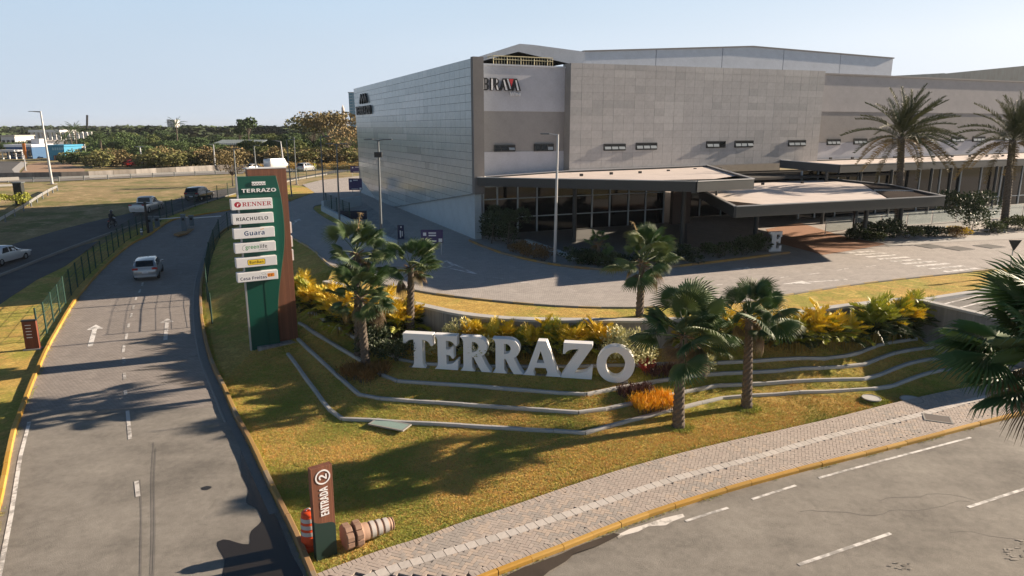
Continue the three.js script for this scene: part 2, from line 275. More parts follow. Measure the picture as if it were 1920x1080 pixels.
// ---- one sheet to the horizon
{
  const xs = [], ds = []; for (let x = -1800; x <= 1800; x += Math.abs(x) < 160 ? 5 : 60) xs.push(x); for (let d = -60; d < 130; d += 2.5) ds.push(d); for (let d = 130; d < 3200; d *= 1.25) ds.push(d);
  const pos = [], uv = [], idx = []; for (const d of ds) for (const x of xs) { pos.push(x, slope(d) - 0.05, -d); uv.push(x, d); }
  for (let j = 0; j + 1 < ds.length; j++) for (let i = 0; i + 1 < xs.length; i++) { const a = j * xs.length + i, b = a + 1, c = a + xs.length, e = c + 1; idx.push(a, b, c, b, e, c); }
  const g = new THREE.BufferGeometry(); g.setAttribute('position', new THREE.Float32BufferAttribute(pos, 3)); g.setAttribute('uv', new THREE.Float32BufferAttribute(uv, 2)); g.setIndex(idx); g.computeVertexNormals();
  struct('ground', g, mat.field, 'dry yellow grass ground spreading to the horizon');
}
const lay = (dy) => (x, d) => slope(d) + dy;
// ---- lawn
const lawnPoly = [...roadR, ...loopLeft.filter((p) => p[0] < wallTop[0][0] + 0.4 && p[1] < 78 && p[1] > wallTop[0][1] - 2).slice(0), ...wallTop, ...wing, [40, 22], ...walkIn.slice().reverse()];
const lawn = struct('lawn', drape(lawnPoly, 0.8, lawnH), mat.grass, 'sloping lawn of dry mown grass around the white letters');
// ---- verge between the two roads on the left, in front of and behind the fence
const verge = pS([[-400, 1200], [-200, 900], [-60, 620], [0, 569], [23, 553], [69, 523], [123, 497], [165, 470], [231, 438], [312, 408], [344, 396], [430, 364], [470, 356], [544, 347], [575, 351], [590, 361]]);
struct('verge', drape([...verge, ...roadL.slice().reverse()], 2, lay(0.0)), mat.grass, 'strip of grass between the fence and the entrance road');
// ---- entrance road: asphalt at the front, small concrete blocks further up
{
  const cut = roadR.findIndex((p) => p[1] > S(415, 775).z * -1), cutL = roadL.findIndex((p) => p[1] > -S(40, 782).z);
  struct('asphalt_road', drape([...roadR.slice(0, cut + 1), ...roadL.slice(0, cutL + 1).reverse()], 2, lay(0.01)), mat.asphaltWarm, 'worn asphalt at the mouth of the entrance road');
  const end = loopLeft.filter((p) => p[0] < -14 && p[1] > 60);
  struct('paved_road', drape([...roadR.slice(cut), ...loopLeft.filter((p) => p[1] > 62 && p[0] < 0 && p[1] < 79).reverse(), ...roadL.slice(cutL).reverse()], 2, lay(0.012)), mat.blockRoad, 'block paved entrance road climbing towards the barriers');
}
// ---- far road on the left
const farNear = curved(pS([[-300, 640], [-60, 541], [0, 517], [30, 506], [97, 479], [185, 446], [231, 430], [312, 405], [344, 394], [420, 370], [470, 357], [560, 336], [660, 320], [760, 308]]), 60);
const farFar = curved(pS([[-300, 540], [-60, 481], [0, 466], [46, 451], [116, 430], [175, 415], [255, 397], [325, 375], [357, 365], [437, 352], [500, 341], [570, 330], [660, 314], [760, 304]]), 60);
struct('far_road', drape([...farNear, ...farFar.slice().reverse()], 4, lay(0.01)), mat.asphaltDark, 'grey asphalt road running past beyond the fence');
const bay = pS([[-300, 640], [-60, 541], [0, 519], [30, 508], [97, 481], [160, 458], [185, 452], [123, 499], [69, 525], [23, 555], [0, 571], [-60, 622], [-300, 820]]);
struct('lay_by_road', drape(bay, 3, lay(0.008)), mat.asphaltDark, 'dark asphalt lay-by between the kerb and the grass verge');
// ---- street and pavement at the lower right
struct('street', drape([...walkOut, [60, 12], [60, -40], [-30, -40], [-8, 6]], 3, lay(0.01)), mat.asphaltWarm, 'sunlit asphalt street along the bottom right');
struct('pavement_bed', drape([...walkIn, ...walkOut.slice().reverse()], 1.2, lay(0.065)), M([0.26, 0.235, 0.21], 0.95, { map: T.plain }), 'mortar bed of the herringbone pavement');
// ---- plaza
const plazaEdge = loopLeft;
const trench = pP([[607, 387], [642, 405], [700, 431], [745, 450], [786, 449], [720, 398], [690, 380], [660, 376]]);
{
  const farL = pP([[590, 361], [567, 346], [600, 338], [680, 329], [760, 322]]);
  const poly = [...plazaEdge, [120, 60], [120, 110], [-10, 120], ...farL.reverse()];
  struct('plaza_road', drape(poly, 4, () => P), mat.block, 'broad block paved road in front of the shopping centre');
  // grass bank between the plaza road and the holding wall
  const a = loopLeft.filter((p) => p[0] > wallTop[0][0] - 0.5 && p[1] < 60 && p[0] < 34);
  const b = offsetLine(wallTop, -0.25);
  const cor = pP([[2050, 514], [1960, 527], [1862, 541], [1735, 560]], 0.02);
  struct('grass_bank', drape([...a, ...cor, ...b.slice().reverse()], 0.8, (x, d) => P + 0.02), mat.grass, 'strip of sunlit grass above the holding wall');
}
// ================================================================ THE SHOPPING CENTRE
const BA = 23.5 * rad, C0 = PL(890, 449);
const mall = thing('shopping_centre', 'large grey clad shopping centre with angled canopies behind the plaza', 'building', [C0.x, P, C0.z], BA);
mall.updateMatrixWorld(true);
const camL = mall.worldToLocal(V3(0, H, 0));
function rayL(px, py) { const r = ray(px, py); return V3(r.x * Math.cos(-BA) + r.z * Math.sin(-BA), r.y, -r.x * Math.sin(-BA) + r.z * Math.cos(-BA)); }
const onB = (px, py, b) => { const r = rayL(px, py), t = (-b - camL.z) / r.z; return [camL.x + r.x * t, camL.y + r.y * t]; };       // [a, y] on a wall parallel to the front
const onA = (px, py, a) => { const r = rayL(px, py), t = (a - camL.x) / r.x; return [-(camL.z + r.z * t), camL.y + r.y * t]; };      // [b, y] on a wall parallel to the left side
const onY = (px, py, y) => { const r = rayL(px, py), t = (y - camL.y) / r.y; return [camL.x + r.x * t, -(camL.z + r.z * t)]; };      // [a, b] at a height
const inGround = (a, b) => mall.localToWorld(V3(a, 0, -b));
// an upright slab: outline of [s, y], s runs along x (front walls, b fixed) or back along b (side walls, a fixed)
function slabFront(poly, b, thick, holes = []) {
  const s = new THREE.Shape(poly.map((p) => new THREE.Vector2(p[0], p[1])));
  for (const h of holes) s.holes.push(new THREE.Path(h.map((p) => new THREE.Vector2(p[0], p[1]))));
  return triUV(new THREE.ExtrudeGeometry(s, { depth: thick, bevelEnabled: false }).translate(0, 0, -b - thick));
}
function slabSide(poly, a, thick) { const g = new THREE.ExtrudeGeometry(new THREE.Shape(poly.map((p) => new THREE.Vector2(p[0], p[1]))), { depth: thick, bevelEnabled: false }); g.rotateY(Math.PI / 2); return triUV(g.translate(a, 0, 0)); }   // covers a .. a + thick, s = b
const bmat = {
  panel: [[0.56, 0.645, 0.67], [0.58, 0.665, 0.69], [0.54, 0.625, 0.65], [0.68, 0.74, 0.76], [0.44, 0.52, 0.545]].map((c) => MP(c, 0.18, { map: T.stone })),
  back: M([0.08, 0.085, 0.085], 0.8),
  tile: [[0.50, 0.49, 0.485], [0.515, 0.505, 0.50], [0.485, 0.475, 0.47], [0.56, 0.55, 0.54], [0.44, 0.437, 0.435]].map((c) => M(c, 0.6, { map: T.stone })),
  light: M([0.60, 0.61, 0.66], 0.85, { map: T.plain }), mid: M([0.37, 0.355, 0.345], 0.85, { map: T.plain }), midPlain: M([0.27, 0.255, 0.245], 0.85, { map: T.plain }),
  base: M([0.58, 0.66, 0.70], 0.85, { map: T.plain }), upper: M([0.60, 0.64, 0.70], 0.6, { map: T.plain }), blueRoof: M([0.22, 0.33, 0.40], 0.6, { map: T.concrete }),
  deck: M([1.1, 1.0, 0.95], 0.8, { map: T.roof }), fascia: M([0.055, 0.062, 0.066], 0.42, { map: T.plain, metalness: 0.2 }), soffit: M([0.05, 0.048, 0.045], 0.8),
  mull: M([0.42, 0.47, 0.50], 0.5), rail: M([0.62, 0.55, 0.34], 0.5), brown: M([0.10, 0.07, 0.055], 0.7, { map: T.plain }), inner: M([0.20, 0.17, 0.14], 0.9, { map: T.plain }),
};
// ---- left side: glossy panels over a concrete base
{
  const q = [[888, 109], [665, 167], [678, 334], [721, 391], [892, 364]].map(([x, y]) => onA(x, y, 0));
  q[0][0] = 0; q[4][0] = 0; const bEnd = q[1][0]; q[2][0] = Math.min(q[2][0], bEnd + 0.0);
  const top = q[0][1]; q[1][1] = top; const poly = q;
  mall.userData.top = undefined; delete mall.userData.top;
  // concrete wall behind and below
  const wallPoly = [[0.05, -1.6], [bEnd - 0.02, -1.6], [bEnd - 0.02, top - 0.05], [0.05, top - 0.05]];
  part(mall, 'side_wall', slabSide(wallPoly, 0.06, 0.55), bmat.base, 'pale concrete base wall under the glossy panels');
  const side = sub(mall, 'side_facade');
  part(side, 'backing', slabSide(poly, -0.10, 0.15), bmat.back);
  const rowH = 0.62, colW = 1.25, far = [], r = rng(5); let n = 0;
  const tone = (c, rw) => { const f = vnoise(c * 0.16, rw * 1.0, 1024, 66); let k = f > 0.74 ? 3 : f < 0.25 ? 4 : (r() * 3) | 0; if (c < 9 && k > 2) k = (r() * 3) | 0; return k; };
  const ys = Math.ceil((top + 1.2) / rowH), cs = Math.ceil(bEnd / colW);
  for (let c = 0; c < cs; c++) for (let w = 0; w < ys; w++) {
    const y1 = top - w * rowH, y0 = y1 - rowH, s0 = c * colW, s1 = s0 + colW, e = 0.012;
    const cell = clipHalf(clipHalf(clipHalf(clipHalf(poly, 0, s0 + e, 1), 0, s1 - e, -1), 1, y0 + e, 1), 1, y1 - e, -1);
    const k = tone(c, w); if (cell.length < 3) continue;
    const ws = Math.abs(cell.reduce((a, p, i) => { const t = cell[(i + 1) % cell.length]; return a + p[0] * t[1] - t[0] * p[1]; }, 0)) / 2; if (ws < 0.02) continue;
    const g = slabSide(cell, -0.145 - 0.006 * r(), 0.05);
    if (n < 300) { part(side, 'facade_panel', g, bmat.panel[k]); n++; } else (far[k] = far[k] || []).push(g);
  }
  far.forEach((l) => { const m = part(side, 'facade_panel_field', mg(l), bmat.panel[far.indexOf(l)]); m.userData.kind = 'stuff'; });
  // end cap of the slab towards the viewer
  part(mall, 'corner_fin', triUV(bx(0.84, top + 0.1 - (poly[4][1]), 0.5, 0.28, (top + 0.1 + poly[4][1]) / 2, 0.2)), bmat.midPlain, 'tall grey end face of the side facade');
  // openings in the base
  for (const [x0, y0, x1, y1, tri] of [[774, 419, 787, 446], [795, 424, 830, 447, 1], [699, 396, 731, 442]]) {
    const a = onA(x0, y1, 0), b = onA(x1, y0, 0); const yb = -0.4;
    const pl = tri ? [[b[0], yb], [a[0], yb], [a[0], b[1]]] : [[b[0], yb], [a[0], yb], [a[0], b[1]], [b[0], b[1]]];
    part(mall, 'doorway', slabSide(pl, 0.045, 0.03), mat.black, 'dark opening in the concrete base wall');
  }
  // wall sign with the name
  const f = await new FontLoader().loadAsync('fonts/droid/droid_sans_bold.typeface.json');
  const sg = sub(mall, 'side_sign');
  const a0 = onA(669, 205, -0.2), a1 = onA(697, 205, -0.2), hh = 18 * 0.055;
  const L0 = a0[0] - a1[0];
  'TERRAZO'.split('').forEach((ch, i) => { const g = new TextGeometry(ch, { font: f, size: 0.98, depth: 0.2, curveSegments: 3 }); g.computeBoundingBox(); const b = g.boundingBox; g.translate(-b.min.x, 0, 0); g.scale(L0 / 7 * 0.9 / (b.max.x - b.min.x), 1.05, 1); g.rotateY(-Math.PI / 2); g.translate(-0.17, onA(690, 214, -0.2)[1], -(a0[0] - i * L0 / 7)); part(sg, 'letter', g, mat.black); });
  { const z0 = onA(676, 186, -0.2), z1 = onA(689, 186, -0.2), pts = []; const n2 = 3; for (let i = 0; i <= 2 * n2; i++) pts.push([z0[0] + (z1[0] - z0[0]) * i / (2 * n2), i & 1 ? 0.75 : 0]); const pl = [...pts, ...pts.slice().reverse().map((p) => [p[0], p[1] + 0.45])]; part(sg, 'zigzag_mark', slabSide(pl.map((p) => [p[0], p[1] + z0[1] - 0.6]), -0.37, 0.2), mat.black); }
  mall.userData.h = top;
}
const TOP = mall.userData.h; delete mall.userData.h;
// ---- front: recess with the shop sign, tiled block, right wing
const cr = { r0: 0.7 }, aBlock0 = onB(1069, 200, 0)[0], aBlock1 = onB(1541, 200, 0)[0];
{
  const RB = 0.95, yTop = onB(985, 125, RB)[1], y1 = onB(985, 209, RB)[1], y2 = onB(985, 284, RB)[1];
  const w0 = 0.5, w1 = aBlock0 + 0.4;
  const band = (ya, yb, b, x0, x1, m, nm, lab) => part(mall, nm, slabFront([[x0, ya], [x1, ya], [x1, yb], [x0, yb]], b, 0.4), m, lab);
  band(y1, yTop, RB, w0, w1, bmat.light, 'recess_wall', 'pale upper wall carrying the shop sign');
  band(y2, y1, RB + 0.06, w0, w1, bmat.mid, 'recess_wall', 'darker grey middle band of the recessed wall');
  band(0, y2, RB, w0, w1, bmat.light, 'recess_wall', 'pale lower wall of the recess');
  part(mall, 'recess_coping', triUV(bx(w1 - w0, 0.12, 0.6, (w0 + w1) / 2, yTop + 0.06, -RB - 0.2)), bmat.upper);
  // right wing
  const WB = 0.7, a0 = aBlock1 - 0.3, a1 = onB(1990, 200, WB)[0];
  const wt = onB(1700, 146, WB)[1], wm = onB(1700, 211, WB)[1], wl = onB(1700, 266, WB)[1];
  band(wm, wt, WB, a0, a1, M([0.52, 0.50, 0.50], 0.85, { map: T.plain }), 'wing_wall', 'light grey upper band of the long right wing');
  band(wl, wm, WB + 0.06, a0, a1, bmat.mid, 'wing_wall', 'darker middle band of the long right wing');
  band(0, wl, WB, a0, a1, bmat.light, 'wing_wall', 'pale lower band of the long right wing');
  part(mall, 'wing_coping', triUV(bx(a1 - a0, 0.14, 0.7, (a0 + a1) / 2, wt + 0.07, -WB - 0.2)), bmat.mid);
  part(mall, 'roof_deck', triUV(bx(a1 - 0.7, 0.3, 40, (a1 + 0.7) / 2, wt - 1.2, -22)), bmat.upper);
  part(mall, 'rear_wall', triUV(bx(a1, wt, 0.4, a1 / 2, wt / 2 - 0.4, -44)), bmat.mid);
  // tiled block
  const poly = [[1070, 118], [1543, 133], [1529, 303], [1068, 320]].map(([x, y]) => onB(x, y, 0)); poly[0][0] = poly[3][0] = aBlock0; poly[1][0] = poly[2][0] = aBlock1;
  const front = sub(mall, 'front_block');
  part(front, 'backing', slabFront(poly, 0.0, 1.3), M([0.34, 0.33, 0.32], 0.85, { map: T.plain }));
  const rowH = 0.6, colW = 1.0, r = rng(15), far = []; let n = 0;
  const topY = Math.max(poly[0][1], poly[1][1]), bot = Math.min(poly[2][1], poly[3][1]);
  const list = [];
  for (let c = 0; c * colW < aBlock1 - aBlock0; c++) for (let w = 0; w * rowH < topY - bot; w++) {
    const e = 0.006, s0 = aBlock0 + c * colW, yb = topY - (w + 1) * rowH;
    const cell = clipHalf(clipHalf(clipHalf(clipHalf(poly, 0, s0 + e, 1), 0, s0 + colW - e, -1), 1, yb + e, 1), 1, yb + rowH - e, -1);
    if (cell.length < 3) continue;
    const f = vnoise(c * 0.22, w * 0.8, 1024, 88); const k = f > 0.78 ? 3 : f < 0.2 || r() < 0.04 ? 4 : (r() * 3) | 0;
    list.push([cell, k, r()]);
  }
  for (const [cell, k, q] of list) { const g = slabFront(cell, -0.035 - 0.003 * q, 0.036); if (n < 300) { part(front, 'cladding_tile', g, bmat.tile[k]); n++; } else (far[k] = far[k] || []).push(g); }
  far.forEach((l, k) => { const m = part(front, 'cladding_tile_field', mg(l), bmat.tile[k]); m.userData.kind = 'stuff'; });
  // windows: frame, three lights, the lower sashes tipped out
  const glass = bmat.skyPaleGlass = MP([0.34, 0.38, 0.40], 0.15), fr = mat.darkMetal;  // open sashes: the sky reflection is put into this pale pane colour
  const win = (x0, y0, x1, y1, b, open) => {
    const p = onB(x0, y1, b), q = onB(x1, y0, b), w = q[0] - p[0], h = q[1] - p[1], cx = (p[0] + q[0]) / 2, cy = (p[1] + q[1]) / 2;
    const g = sub(mall, 'window'); g.position.set(cx, cy, -b + 0.04);
    part(g, 'frame', mg([bx(w, 0.07, 0.1, 0, h / 2, 0), bx(w, 0.07, 0.1, 0, -h / 2, 0), bx(0.07, h, 0.1, -w / 2, 0, 0), bx(0.07, h, 0.1, w / 2, 0, 0), bx(0.05, h, 0.08, -w / 6, 0, 0), bx(0.05, h, 0.08, w / 6, 0, 0)]), fr);
    part(g, 'recess', bx(w - 0.06, h - 0.06, 0.03, 0, 0, -0.005), mat.black);  // flat black panel on the solid wall, its colour standing for shaded depth
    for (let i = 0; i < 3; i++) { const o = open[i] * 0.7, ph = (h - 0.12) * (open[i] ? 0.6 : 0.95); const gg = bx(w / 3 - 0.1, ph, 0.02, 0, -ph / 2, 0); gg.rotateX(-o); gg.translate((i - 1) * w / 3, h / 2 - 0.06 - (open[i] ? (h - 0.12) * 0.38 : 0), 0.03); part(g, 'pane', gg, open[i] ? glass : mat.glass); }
  };
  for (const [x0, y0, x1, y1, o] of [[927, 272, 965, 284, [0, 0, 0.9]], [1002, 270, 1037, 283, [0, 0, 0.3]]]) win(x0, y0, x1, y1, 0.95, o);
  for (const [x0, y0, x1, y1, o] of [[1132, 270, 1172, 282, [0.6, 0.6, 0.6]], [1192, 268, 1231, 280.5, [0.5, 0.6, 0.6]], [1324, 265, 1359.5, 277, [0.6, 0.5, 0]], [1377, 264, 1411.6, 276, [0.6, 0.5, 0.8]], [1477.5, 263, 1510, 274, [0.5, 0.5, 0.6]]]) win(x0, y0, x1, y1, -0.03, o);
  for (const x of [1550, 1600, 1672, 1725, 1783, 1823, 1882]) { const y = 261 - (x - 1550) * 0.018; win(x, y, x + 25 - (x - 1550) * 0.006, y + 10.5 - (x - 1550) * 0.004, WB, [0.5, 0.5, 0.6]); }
  // attic over the recess, dark inside, with a railing
  const at = sub(mall, 'attic');
  const AB = 3.2, fa = [[880, 112], [975, 82], [1000, 84], [1097, 97], [1097, 127], [1066, 119], [972, 97], [901, 115]].map(([x, y]) => onB(x, y, AB));
  part(at, 'fascia', slabFront(fa, AB, 0.5), bmat.upper);
  const ya = yTop - 0.2; part(at, 'dark_wall', slabFront([[fa[7][0] - 1, ya], [fa[5][0] + 2, ya], [fa[5][0], fa[5][1]], [fa[6][0], fa[6][1]], [fa[7][0], fa[7][1]]], AB + 3, 0.3), bmat.soffit);
  part(at, 'dark_wall', bx(0.3, 0.9, 3.0, fa[5][0] + 0.5, ya + 0.2, -AB - 1.6), bmat.soffit);
  { const g = []; const A = fa[7], B = fa[6], C = fa[5]; const pos = [A, B, B, A, B, C, C, B].map((p) => p); const mk = (p, q) => { const gg = new THREE.BufferGeometry(); gg.setAttribute('position', new THREE.Float32BufferAttribute([p[0], p[1], -AB, q[0], q[1], -AB, q[0], q[1], -AB - 3, p[0], p[1], -AB, q[0], q[1], -AB - 3, p[0], p[1], -AB - 3], 3)); gg.computeVertexNormals(); return gg; }; part(at, 'soffit', mg([mk(A, B), mk(B, C)]), bmat.soffit); }
  const rl = sub(mall, 'roof_railing'); const p0 = onB(925, 124, 2.0), p1 = onB(1036, 127, 2.0), hgt = 0.82, nb = 22;
  for (let i = 0; i <= nb; i++) { const x = p0[0] + (p1[0] - p0[0]) * i / nb; part(rl, 'baluster', bar(V3(x, yTop, -2), V3(x, yTop + hgt, -2), i % 5 ? 0.018 : 0.035, 5), bmat.rail); }
  part(rl, 'handrail', mg([bar(V3(p0[0], yTop + hgt, -2), V3(p1[0], yTop + hgt, -2), 0.04), bar(V3(p0[0], yTop + hgt - 0.25, -2), V3(p1[0], yTop + hgt - 0.25, -2), 0.03), bar(V3(p0[0], yTop + hgt, -2), V3(p0[0], yTop + hgt, -4.2), 0.04)]), bmat.rail);
  part(mall, 'attic_floor', bx(fa[5][0] - 0.4, 0.1, 5.6, fa[5][0] / 2 + 0.4, yTop - 0.12, -4.2), bmat.soffit);
  // high roof wall behind
  const UB = 9, up = [[1094, 97], [1410, 88], [1675, 110], [1672, 142], [1094, 150]].map(([x, y]) => onB(x, y, UB));
  const hw = sub(mall, 'roof_wall'); const xs = [1094, 1230, 1354, 1469, 1576, 1675].map((x) => onB(x, 110, UB)[0]);
  for (let i = 0; i + 1 < xs.length; i++) { const c = clipHalf(clipHalf(up, 0, xs[i] + 0.035, 1), 0, xs[i + 1] - 0.035, -1); part(hw, 'wall_panel', slabFront(c, UB, 0.25), bmat.upper); }
  part(hw, 'backing', slabFront(up.map((p, i) => [p[0], p[1] - 0.15]), UB + 0.2, 0.3), bmat.back);
  { const e = xs[5], g = [[0, up[3][1]], [9, up[3][1]], [9, up[2][1] + 0.8], [0, up[2][1]]]; part(hw, 'return_wall', slabSide(g.map(([s, y]) => [UB + 0.5 + s, y]), e - 0.3, 0.3), bmat.blueRoof); }
  { const cop = []; for (let i = 0; i < 2; i++) { const a = up[i], b = up[i + 1]; cop.push(beam(V3(a[0], a[1] + 0.05, -UB - 0.1), V3(b[0], b[1] + 0.05, -UB - 0.1), 0.5, 0.12)); } part(hw, 'coping', mg(cop), bmat.midPlain); }
  // left of it the same wall runs on to the corner
  const lf = [[890, 111], [975, 83], [1097, 98], [1097, 150], [890, 150]].map(([x, y]) => onB(x, y, 7));
  const rb = [[1690, 146], [1925, 123], [2020, 112], [2020, 165], [1690, 165]].map(([x, y]) => onB(x, y, 14));
  part(mall, 'sloping_roof', slabFront(rb, 14, 0.4), bmat.blueRoof, 'weathered blue metal roof rising to the right');
  part(mall, 'low_roof_edge', slabFront([[1676, 142], [1772, 137], [1772, 150], [1676, 150]].map(([x, y]) => onB(x, y, 11)), 11, 0.3), bmat.blueRoof);
  // shop sign, five big letters in black and white with a red wedge
  const sg = sub(mall, 'shop_sign'); const zb = -RB + 0.02;
  const s0 = onB(902, 181, RB), s1 = onB(975, 181, RB), hgt2 = onB(940, 147, RB)[1] - onB(940, 170, RB)[1], yb = onB(940, 170, RB)[1], W = s1[0] - s0[0];
  const K = (u) => s0[0] + W * u, ext = (pts, d, z = 0) => slabFront(pts.map(([u, v]) => [K(u), yb + v * hgt2]), -zb * -1 - d - z, d).translate(0, 0, 0);
  const slab = (pts, d, z, m, nm) => { const g = new THREE.ExtrudeGeometry(new THREE.Shape(pts.map(([u, v]) => new THREE.Vector2(K(u), yb + v * hgt2))), { depth: d, bevelEnabled: false }); part(sg, nm, g.translate(0, 0, zb + z), m); };
  const blk = mat.black, wh = mat.white, red = M([0.55, 0.02, 0.03], 0.5), gy = M([0.16, 0.16, 0.17], 0.6);
  const stroke = (pts, nm) => slab(pts, 0.18, 0, blk, nm);
  stroke([[0.01, 0], [0.12, 0], [0.17, 0.08], [0.18, 0.35], [0.14, 0.52], [0.17, 0.65], [0.17, 0.9], [0.12, 1], [0.01, 1]], 'letter'); slab([[0.015, 0.06], [0.05, 0.06], [0.05, 0.94], [0.015, 0.94]], 0.02, 0.181, wh, 'letter_inlay');
  slab([[0.075, 0.1], [0.12, 0.1], [0.12, 0.42], [0.075, 0.42]], 0.02, 0.181, gy, 'letter_inlay'); slab([[0.075, 0.58], [0.12, 0.58], [0.12, 0.88], [0.075, 0.88]], 0.02, 0.181, gy, 'letter_inlay');
  stroke([[0.22, 0], [0.29, 0], [0.29, 0.4], [0.33, 0.4], [0.38, 0], [0.47, 0], [0.40, 0.48], [0.43, 0.62], [0.42, 0.9], [0.36, 1], [0.22, 1]], 'letter'); slab([[0.235, 0.04], [0.275, 0.04], [0.275, 0.94], [0.235, 0.94]], 0.02, 0.181, wh, 'letter_inlay'); slab([[0.36, 0.6], [0.39, 0.66], [0.39, 0.84], [0.36, 0.94]], 0.02, 0.181, wh, 'letter_inlay'); slab([[0.38, 0.04], [0.42, 0.04], [0.385, 0.42], [0.36, 0.4]], 0.02, 0.181, wh, 'letter_inlay');
  stroke([[0.46, 0], [0.50, 0], [0.53, 0.25], [0.58, 0.25], [0.60, 0], [0.70, 0], [0.59, 1], [0.545, 1]], 'letter'); slab([[0.60, 0.03], [0.65, 0.03], [0.57, 0.88], [0.54, 0.88]], 0.02, 0.181, wh, 'letter_inlay');
  stroke([[0.60, 1], [0.86, 1], [0.75, 0.02], [0.71, 0.02]], 'letter'); slab([[0.63, 0.97], [0.67, 0.97], [0.735, 0.2], [0.715, 0.12]], 0.02, 0.181, wh, 'letter_inlay'); slab([[0.685, 0.97], [0.80, 0.97], [0.745, 0.32]], 0.03, 0.181, red, 'red_wedge');
  stroke([[0.78, 0], [0.81, 0], [0.83, 0.25], [0.88, 0.25], [0.90, 0], [1.0, 0], [0.90, 1], [0.85, 1]], 'letter'); slab([[0.90, 0.03], [0.95, 0.03], [0.88, 0.86], [0.85, 0.86]], 0.02, 0.181, wh, 'letter_inlay');
  { const f = await new FontLoader().loadAsync('fonts/droid/droid_sans_bold.typeface.json'); const g = new TextGeometry('Wine', { font: f, size: 0.34, depth: 0.12, curveSegments: 3 }); g.computeBoundingBox(); g.scale(W * 0.27 / g.boundingBox.max.x, hgt2 * 0.3 / 0.36, 1); g.translate(K(0.73), yb - 0.40 * hgt2, zb + 0.02); part(sg, 'small_lettering', g, mat.white); }
}
// ---- canopies
function canopy(name, label, poly, thickY, open, lights = []) {       // poly: [a, b, y] of the top edge, anticlockwise from above or not; open: index of edges (none)
  const c = sub(mall, name); c.userData.label = label;
  const n = poly.length, ctr = poly.reduce((s, p) => [s[0] + p[0] / n, s[1] + p[1] / n, s[2] + p[2] / n], [0, 0, 0]);
  poly.forEach((p, i) => { const q = poly[(i + 1) % n]; part(c, 'fascia', triUV(beam(V3(p[0], p[2] - thickY / 2 + 0.08, -p[1]), V3(q[0], q[2] - thickY / 2 + 0.08, -q[1]), 0.16, thickY)), bmat.fascia); part(c, 'edge_trim', beam(V3(p[0], p[2] + 0.1, -p[1]), V3(q[0], q[2] + 0.1, -q[1]), 0.22, 0.05), mat.galv); });
  const deckOf = (pl, dy, m, nm) => { const v2 = pl.map((p) => new THREE.Vector2(p[0], p[1])); const pos = []; for (const f of THREE.ShapeUtils.triangulateShape(v2, [])) { let [x, y, z] = f.map((k) => pl[k]); const crs = (y[0] - x[0]) * (z[1] - x[1]) - (z[0] - x[0]) * (y[1] - x[1]); if (crs < 0) [y, z] = [z, y]; for (const p of [x, y, z]) pos.push(p[0], p[2] + dy, -p[1]); } const g = new THREE.BufferGeometry(); g.setAttribute('position', new THREE.Float32BufferAttribute(pos, 3)); g.computeVertexNormals(); part(c, nm, triUV(g), m); };
  return { c, deckOf };
}
const at = (px, py, y) => [...onY(px, py, y - P), y - P];             // [a, b, y] at a known height
const bk = (px, py, b) => { const [a, y] = onB(px, py, b); return [a, b, y]; };
const Y1 = onA(894, 335, 0)[1] + P, Y2 = 6.35, Y3 = 7.7;
{
  const A = at(897, 335, Y1), B = at(1306, 343, 7.8), C = at(1412, 338, 7.76), D = bk(1326, 312, -0.1), E = bk(1070, 322, -0.1), Fp = [0.9, 0.0, Y1 - P];
  const { c, deckOf } = canopy('canopy', 'left canopy with a pale roof and dark fascia', [A, B, C, D, E, Fp], 0.62);
  // pale deck, with a slatted opening along the front right corner
  const mixp = (p, q, t) => p.map((v, i) => v + (q[i] - v) * t);
  const b1 = mixp(A, B, 0.62), b2 = mixp(D, C, 0.72);
  deckOf([A, b1, mixp(mixp(B, C, 0.5), mixp(D, E, 0.3), 0.16), b2, D, E, Fp], -0.02, bmat.deck, 'roof_deck');
  for (let i = 1; i < 16; i++) { const p = mixp(b1, B, i / 16), q = mixp(b1, mixp(B, C, 0.5), i / 16); if (i < 16) part(c, 'slat', beam(V3(p[0], p[2] - 0.1, -p[1]), V3(q[0] + 0.4, q[2] - 0.1, -q[1] - 1.2), 0.06, 0.16), bmat.soffit); }
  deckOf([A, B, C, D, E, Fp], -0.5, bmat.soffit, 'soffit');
  for (const [x, y] of [[1090, 331], [1146, 328], [1200, 326], [1253, 323], [1303, 320], [1350, 319]]) { const p = at(x, y, Y1 + 0.25); const l = part(c, 'floodlight', bx(0.22, 0.18, 0.16, p[0], p[2] + 0.12, -p[1]), mat.black); }
  for (const [x, y, yy] of [[1076, 458, 0], [1277, 468, 0]]) { const p = onY(x, y, 0.1); part(mall, 'column', cyl(0.16, 0.16, Y1 - P - 0.2, p[0], 0, -p[1], 14), mat.darkMetal); }
}
